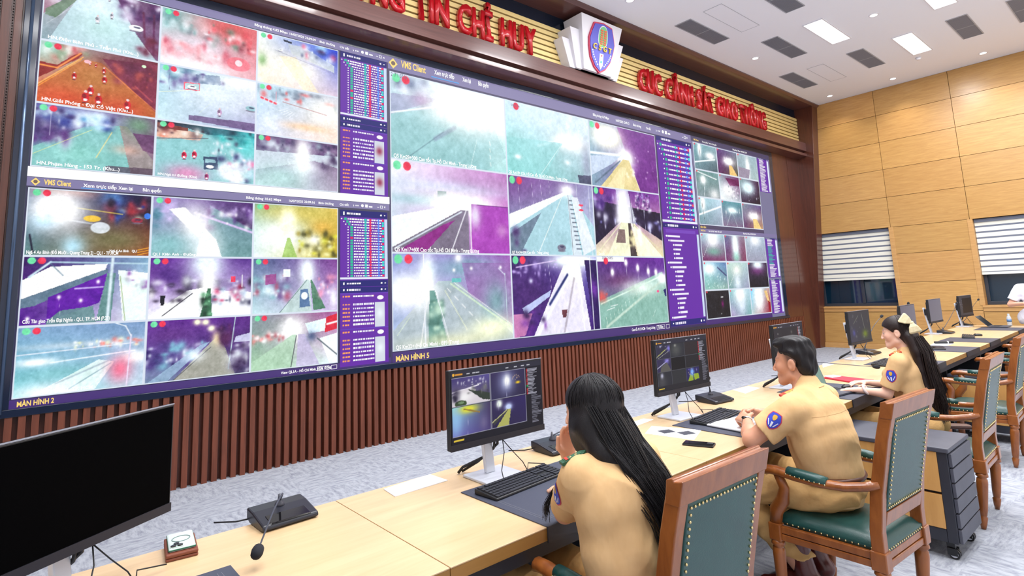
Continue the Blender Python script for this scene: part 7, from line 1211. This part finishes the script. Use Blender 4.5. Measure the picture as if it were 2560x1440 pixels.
strands(mb, gs, 420, 0.006, 0.0016, 5); strands(mb, cap_guides(P1, [(1.615, -4.745, 1.08, 0.085, -0.02), (1.635, -4.82, 1.0, 0.075, -0.02), (1.66, -4.868, 0.91, 0.062, -0.012), (1.685, -4.885, 0.82, 0.05, -0.008), (1.695, -4.888, 0.75, 0.045, 0)]), 760, 0.0028, 0.0021, 25, 22); gs2 = [[(1.54, -4.72, 1.05), (1.545, -4.80, 0.97), (1.57, -4.862, 0.88), (1.60, -4.878, 0.78), (1.615, -4.884, 0.72)], [(1.56, -4.74, 1.05), (1.575, -4.82, 0.96), (1.61, -4.872, 0.86), (1.64, -4.886, 0.76), (1.655, -4.888, 0.69)]]
strands(mb, gs2, 26, 0.009, 0.0011, 6); gs3 = [[(1.60, -4.50, 0.95), (1.575, -4.445, 0.89), (1.548, -4.42, 0.83), (1.55, -4.412, 0.775)]]; strands(mb, gs3, 60, 0.007, 0.0014, 8)
mb.build('hair_strands', HAIRM, h1, smooth=True)
# ---- the seated woman with the hair bow --------------------------------------------------
OF2 = np.array((5.0, -4.70, 0.0))
w2 = empty('person', tuple(OF2), 0, label='person with long wavy hair and a cream bow in a khaki uniform, typing in profile', cat='person')
hc2 = (5.0, -4.555, 1.185); H2 = rotm(0.18, -0.10, 0.0); LS, RS, LE, RE, LW, RW = (4.86, -4.585, 0.985), (5.14, -4.585, 0.985), (4.835, -4.495, 0.765), (5.18, -4.47, 0.775), (4.745, -4.345, 0.79), (5.045, -4.30, 0.80)
F = Field((4.58, -4.98, 0.05), (5.30, -4.08, 1.34), 0.005); P2 = head(F, hc2, H2, 0.95, (5.0, -4.60, 1.04), True)
F.chain([(5.0, -4.62, 0.60), (5.0, -4.61, 0.75), (5.0, -4.595, 0.90), (5.0, -4.59, 0.98)], [0.10, 0.09, 0.095, 0.07], 0.04); F.cone(LS, RS, 0.043, 0.043, 0.04)
for S_, E_, W_2 in ((LS, LE, LW), (RS, RE, RW)): F.chain([S_, E_], [0.042, 0.036], 0.03); F.chain([E_, W_2], [0.034, 0.021], 0.02)
hand(F, LW, (-0.25, 0.95, -0.05), (0, 0, 1), (0.9, 0.3, 0), curl=0.35, s=0.92); hand(F, RW, (-0.75, 0.65, 0.05), (0, 0, 1), (-0.6, -0.7, 0), curl=0.45, s=0.92)
F.chain([(4.92, -4.70, 0.56), (4.88, -4.26, 0.53), (4.90, -4.30, 0.14), (4.90, -4.22, 0.07)], [0.075, 0.055, 0.038, 0.03], 0.02); F.chain([(5.08, -4.70, 0.56), (5.12, -4.26, 0.53), (5.10, -4.30, 0.14), (5.10, -4.22, 0.07)], [0.075, 0.055, 0.038, 0.03], 0.02)
F.mesh('body', SKINM, w2, OF2, painter(P2, (232, 186, 164), R=H2, c=np.array(hc2))); eyes(P2, H2, w2, OF2, 0.95)
s2 = tunic((4.68, -4.98, 0.42), (5.30, -4.34, 1.12), [(5.0, -4.63, 0.58), (5.0, -4.62, 0.68), (5.0, -4.605, 0.80), (5.0, -4.60, 0.90)], [0.118, 0.10, 0.098, 0.095], [((5.0, -4.63, 0.58), (0.18, 0.13, 0.14), None), ((5.0, -4.60, 0.90), (0.15, 0.11, 0.12), None), ((4.94, -4.50, 0.885), (0.055, 0.055, 0.055), None), ((5.06, -4.50, 0.885), (0.055, 0.055, 0.055), None), ((5.0, -4.61, 0.78), (0.135, 0.105, 0.12), None)], LS, RS, LE, RE, 0.063, 0.45, w2, OF2, colr=((5.0, -4.61, 1.0), (5.0, -4.60, 1.045)), frac=0.80)
F = Field((4.74, -4.95, 0.10), (5.26, -4.12, 0.70), 0.006); F.ell((5.0, -4.63, 0.56), (0.175, 0.125, 0.09), None, 0.03); F.chain([(4.92, -4.70, 0.555), (4.88, -4.27, 0.535), (4.90, -4.30, 0.15)], [0.088, 0.07, 0.055], 0.03); F.chain([(5.08, -4.70, 0.555), (5.12, -4.27, 0.535), (5.10, -4.30, 0.15)], [0.088, 0.07, 0.055], 0.03); F.mesh('trousers', TROU, w2, OF2)
patch(s2, (4.79, -4.55, 0.90), (-1.0, -0.2, 0.05), (0.0, 0.05, 1.0), 0.085, OF2); epaulette(s2, (4.925, -4.575, 1.055), (4.85, -4.555, 1.035), (-0.4, 0.1, 1), OF2)
F = Field((4.84, -4.98, 0.52), (5.16, -4.44, 1.34), 0.0045); P = P2
F.ell(P(0, -0.02, 0.042), (0.080, 0.103, 0.087), H2, 0.01); F.ell(P(0, 0.075, -0.022), (0.10, 0.078, 0.075), H2, 0.01, 's'); F.ell(P(0, -0.07, -0.02), (0.07, 0.06, 0.08), H2, 0.03)
for q in (-1, 1): F.ell(P(q * 0.085, -0.005, -0.01), (0.022, 0.032, 0.042), H2, 0.006, 's')
for a, c_, r1, r2 in (((5.0, -4.655, 1.16), (5.0, -4.69, 1.06), 0.060, 0.062), ((5.0, -4.69, 1.06), (5.0, -4.70, 0.93), 0.060, 0.055), ((5.0, -4.70, 0.93), (5.0, -4.725, 0.79), 0.055, 0.050), ((5.0, -4.725, 0.79), (5.0, -4.745, 0.64), 0.050, 0.03)):
    for o in (-0.7, 0, 0.7): F.cone(np.array(a) + (o * r1, 0.012 * abs(o), 0), np.array(c_) + (o * r2, 0.012 * abs(o), 0), r1 * 0.62, r2 * 0.62, 0.02)
h2 = F.mesh('hair', HAIRB, w2, OF2)
mb = MB(); mb.at(Matrix.Translation(tuple(-OF2))); gs = []
for k in range(20):
    t = k / 19 * 2 - 1; gs.append([(5.0 + t * 0.06, -4.69 - 0.02 * (1 - abs(t)), 1.16), (5.0 + t * 0.085, -4.735 - 0.02 * (1 - abs(t)), 1.06), (5.0 + t * 0.085, -4.745, 0.95), (5.0 + t * 0.08, -4.765 + 0.01 * math.sin(k), 0.82), (5.0 + t * 0.06, -4.78 + 0.015 * math.cos(k * 2), 0.70), (5.0 + t * 0.05, -4.78, 0.58)])
strands(mb, gs, 260, 0.010, 0.0022, 15); strands(mb, cap_guides(P2, [(5.0, -4.715, 1.08, 0.08, -0.02), (5.0, -4.74, 0.95, 0.085, -0.01), (5.0, -4.76, 0.82, 0.075, -0.01), (5.0, -4.775, 0.68, 0.06, 0)], span=1.35), 420, 0.003, 0.0024, 26, 20); mb.build('hair_strands', HAIRB, h2, smooth=True)
BOWM = mat('cream_bow', rgb(226, 214, 178), 0.7, c2=rgb(206, 192, 150), nscale=60)
bc = np.array((4.945, -4.675, 1.262)) - OF2; bw = MB()
for q, d_ in ((1, Vector((-0.12, 0.62, 0.42))), (-1, Vector((-0.10, -0.30, -0.95)))):
    d_ = d_.normalized(); n_ = Vector((-1, -0.25, 0.25)).normalized(); sd = d_.cross(n_).normalized(); n_ = sd.cross(d_); o = Vector(bc); r = []
    for (l, wd, th) in ((0.0, 0.008, 0.010), (0.03, 0.028, 0.017), (0.065, 0.040, 0.013), (0.075, 0.036, 0.005)):
        for (u, v) in ((-1, -1), (1, -1), (1, 1), (-1, 1)): r.append(tuple(o + d_ * l + sd * wd * u + n_ * th * v))
    fs = [(0, 1, 2, 3)[::-1], (12, 13, 14, 15)]
    for i in range(3):
        for j in range(4): fs.append((i * 4 + j, i * 4 + (j + 1) % 4, (i + 1) * 4 + (j + 1) % 4, (i + 1) * 4 + j))
    bw.add(r, fs)
bw.ball(bc, 0.015, 10, 6); bo = bw.build('hair_bow', BOWM, w2, bevel=0.004)
sc = MB(); sc.tube([(4.765 - OF2[0] + 0.026 * math.cos(t), -4.385 - OF2[1] + 0.012 * math.sin(t), 0.792 + 0.026 * math.sin(t)) for t in np.linspace(0, 2 * PI, 17)], 0.010, 6, caps=False); sc.build('scrunchie', mat('scrunchie_pink', rgb(226, 206, 204), 0.8), w2, smooth=True)
# ---- the standing person cut by the right edge ------------------------------------------
OF3 = np.array((12.30, -4.4, 0.0))
w3 = empty('person', tuple(OF3), 0, label='standing person in a white short-sleeved shirt and navy trousers cut by the right edge', cat='person')
hc3 = (12.25, -4.4, 1.60); H3 = rotm(1.45); LS, RS, LE, RE, LW, RW = (12.3, -4.2, 1.34), (12.3, -4.6, 1.34), (12.27, -4.065, 1.09), (12.25, -4.72, 1.09), (12.07, -4.27, 1.11), (12.09, -4.5, 1.10)
F = Field((11.95, -4.85, 0.0), (12.55, -3.92, 1.74), 0.007); P3 = head(F, hc3, H3, 1.0, (12.3, -4.4, 1.44)); F.chain([(12.31, -4.4, 0.90), (12.31, -4.4, 1.1), (12.3, -4.4, 1.3)], [0.11, 0.11, 0.12], 0.04); F.cone(LS, RS, 0.05, 0.05, 0.04)
for S_, E_, W_2 in ((LS, LE, LW), (RS, RE, RW)): F.chain([S_, E_], [0.05, 0.042], 0.03); F.chain([E_, W_2], [0.040, 0.028], 0.02)
hand(F, LW, (-0.35, -0.9, 0.1), (-0.6, 0.1, 0.8), (0.1, 0, 1), curl=0.8, k=0.005); hand(F, RW, (-0.35, 0.9, 0.1), (-0.6, -0.1, 0.8), (0.1, 0, 1), curl=0.8, k=0.005)
for q in (-1, 1): F.chain([(12.31, -4.4 + q * 0.09, 0.90), (12.3, -4.4 + q * 0.10, 0.48), (12.33, -4.4 + q * 0.10, 0.09)], [0.08, 0.055, 0.04], 0.02); F.cone((12.35, -4.4 + q * 0.10, 0.04), (12.17, -4.4 + q * 0.11, 0.035), 0.035, 0.032, 0.02)
F.mesh('body', SKINM, w3, OF3, painter(P3, (226, 176, 150), R=H3, c=np.array(hc3)))
s3 = tunic((12.05, -4.85, 0.74), (12.57, -3.95, 1.48), [(12.31, -4.4, 0.85), (12.31, -4.4, 1.0), (12.3, -4.4, 1.15), (12.3, -4.4, 1.25)], [0.145, 0.14, 0.14, 0.13], [((12.31, -4.4, 0.88), (0.15, 0.285, 0.19), None), ((12.3, -4.4, 1.2), (0.135, 0.20, 0.17), None)], LS, RS, LE, RE, 0.078, 0.785, w3, OF3, m=mat('white_shirt', rgb(226, 228, 242), 0.8), colr=((12.3, -4.4, 1.37), (12.3, -4.4, 1.42)), frac=0.72)
F = Field((12.11, -4.68, 0.06), (12.51, -4.12, 1.02), 0.008); F.ell((12.31, -4.4, 0.90), (0.125, 0.175, 0.10), None, 0.03)
for q in (-1, 1): F.chain([(12.31, -4.4 + q * 0.085, 0.88), (12.3, -4.4 + q * 0.10, 0.48), (12.33, -4.4 + q * 0.10, 0.10)], [0.095, 0.078, 0.066], 0.03)
F.cut((0, 0, 0.09), (0, 0, -1)); F.mesh('trousers', mat('navy_trousers', rgb(26, 32, 56), 0.8), w3, OF3)
F = Field((12.11, -4.54, 1.50), (12.41, -4.26, 1.76), 0.006); F.ell(P3(0, -0.022, 0.045), (0.078, 0.098, 0.082), H3, 0.01); F.ell(P3(0, 0.075, -0.012), (0.12, 0.075, 0.084), H3, 0.006, 's'); F.mesh('hair', HAIRM, w3, OF3)
for q in (-1, 1):
    b = MB(); b.tube([(12.38 - OF3[0], q * 0.10, 0.045), (12.28 - OF3[0], q * 0.105, 0.045), (12.16 - OF3[0], q * 0.11, 0.038)], [0.042, 0.044, 0.036], 10); b.build('shoe', BLACK, w3, smooth=True)
bg = empty('clutch_bag', (5.32, -4.72, 0.482), 0, label='slim dark brown clutch bag on the seat of the edge-on chair', cat='bag')
MB().at(T(0, 0, 0, 0, 0, -1.05)).box(-0.13, 0.13, -0.06, 0.06, 0, 0.018).build('bag_body', mat('bag_brown', rgb(70, 44, 40), 0.4), bg, bevel=0.006)
MB().at(T(0, 0, 0, 0, 0, -1.05)).box(-0.125, 0.125, -0.055, 0.01, 0.0185, 0.023).build('bag_flap', mat('bag_flap', rgb(92, 66, 62), 0.4), bg, bevel=0.003)
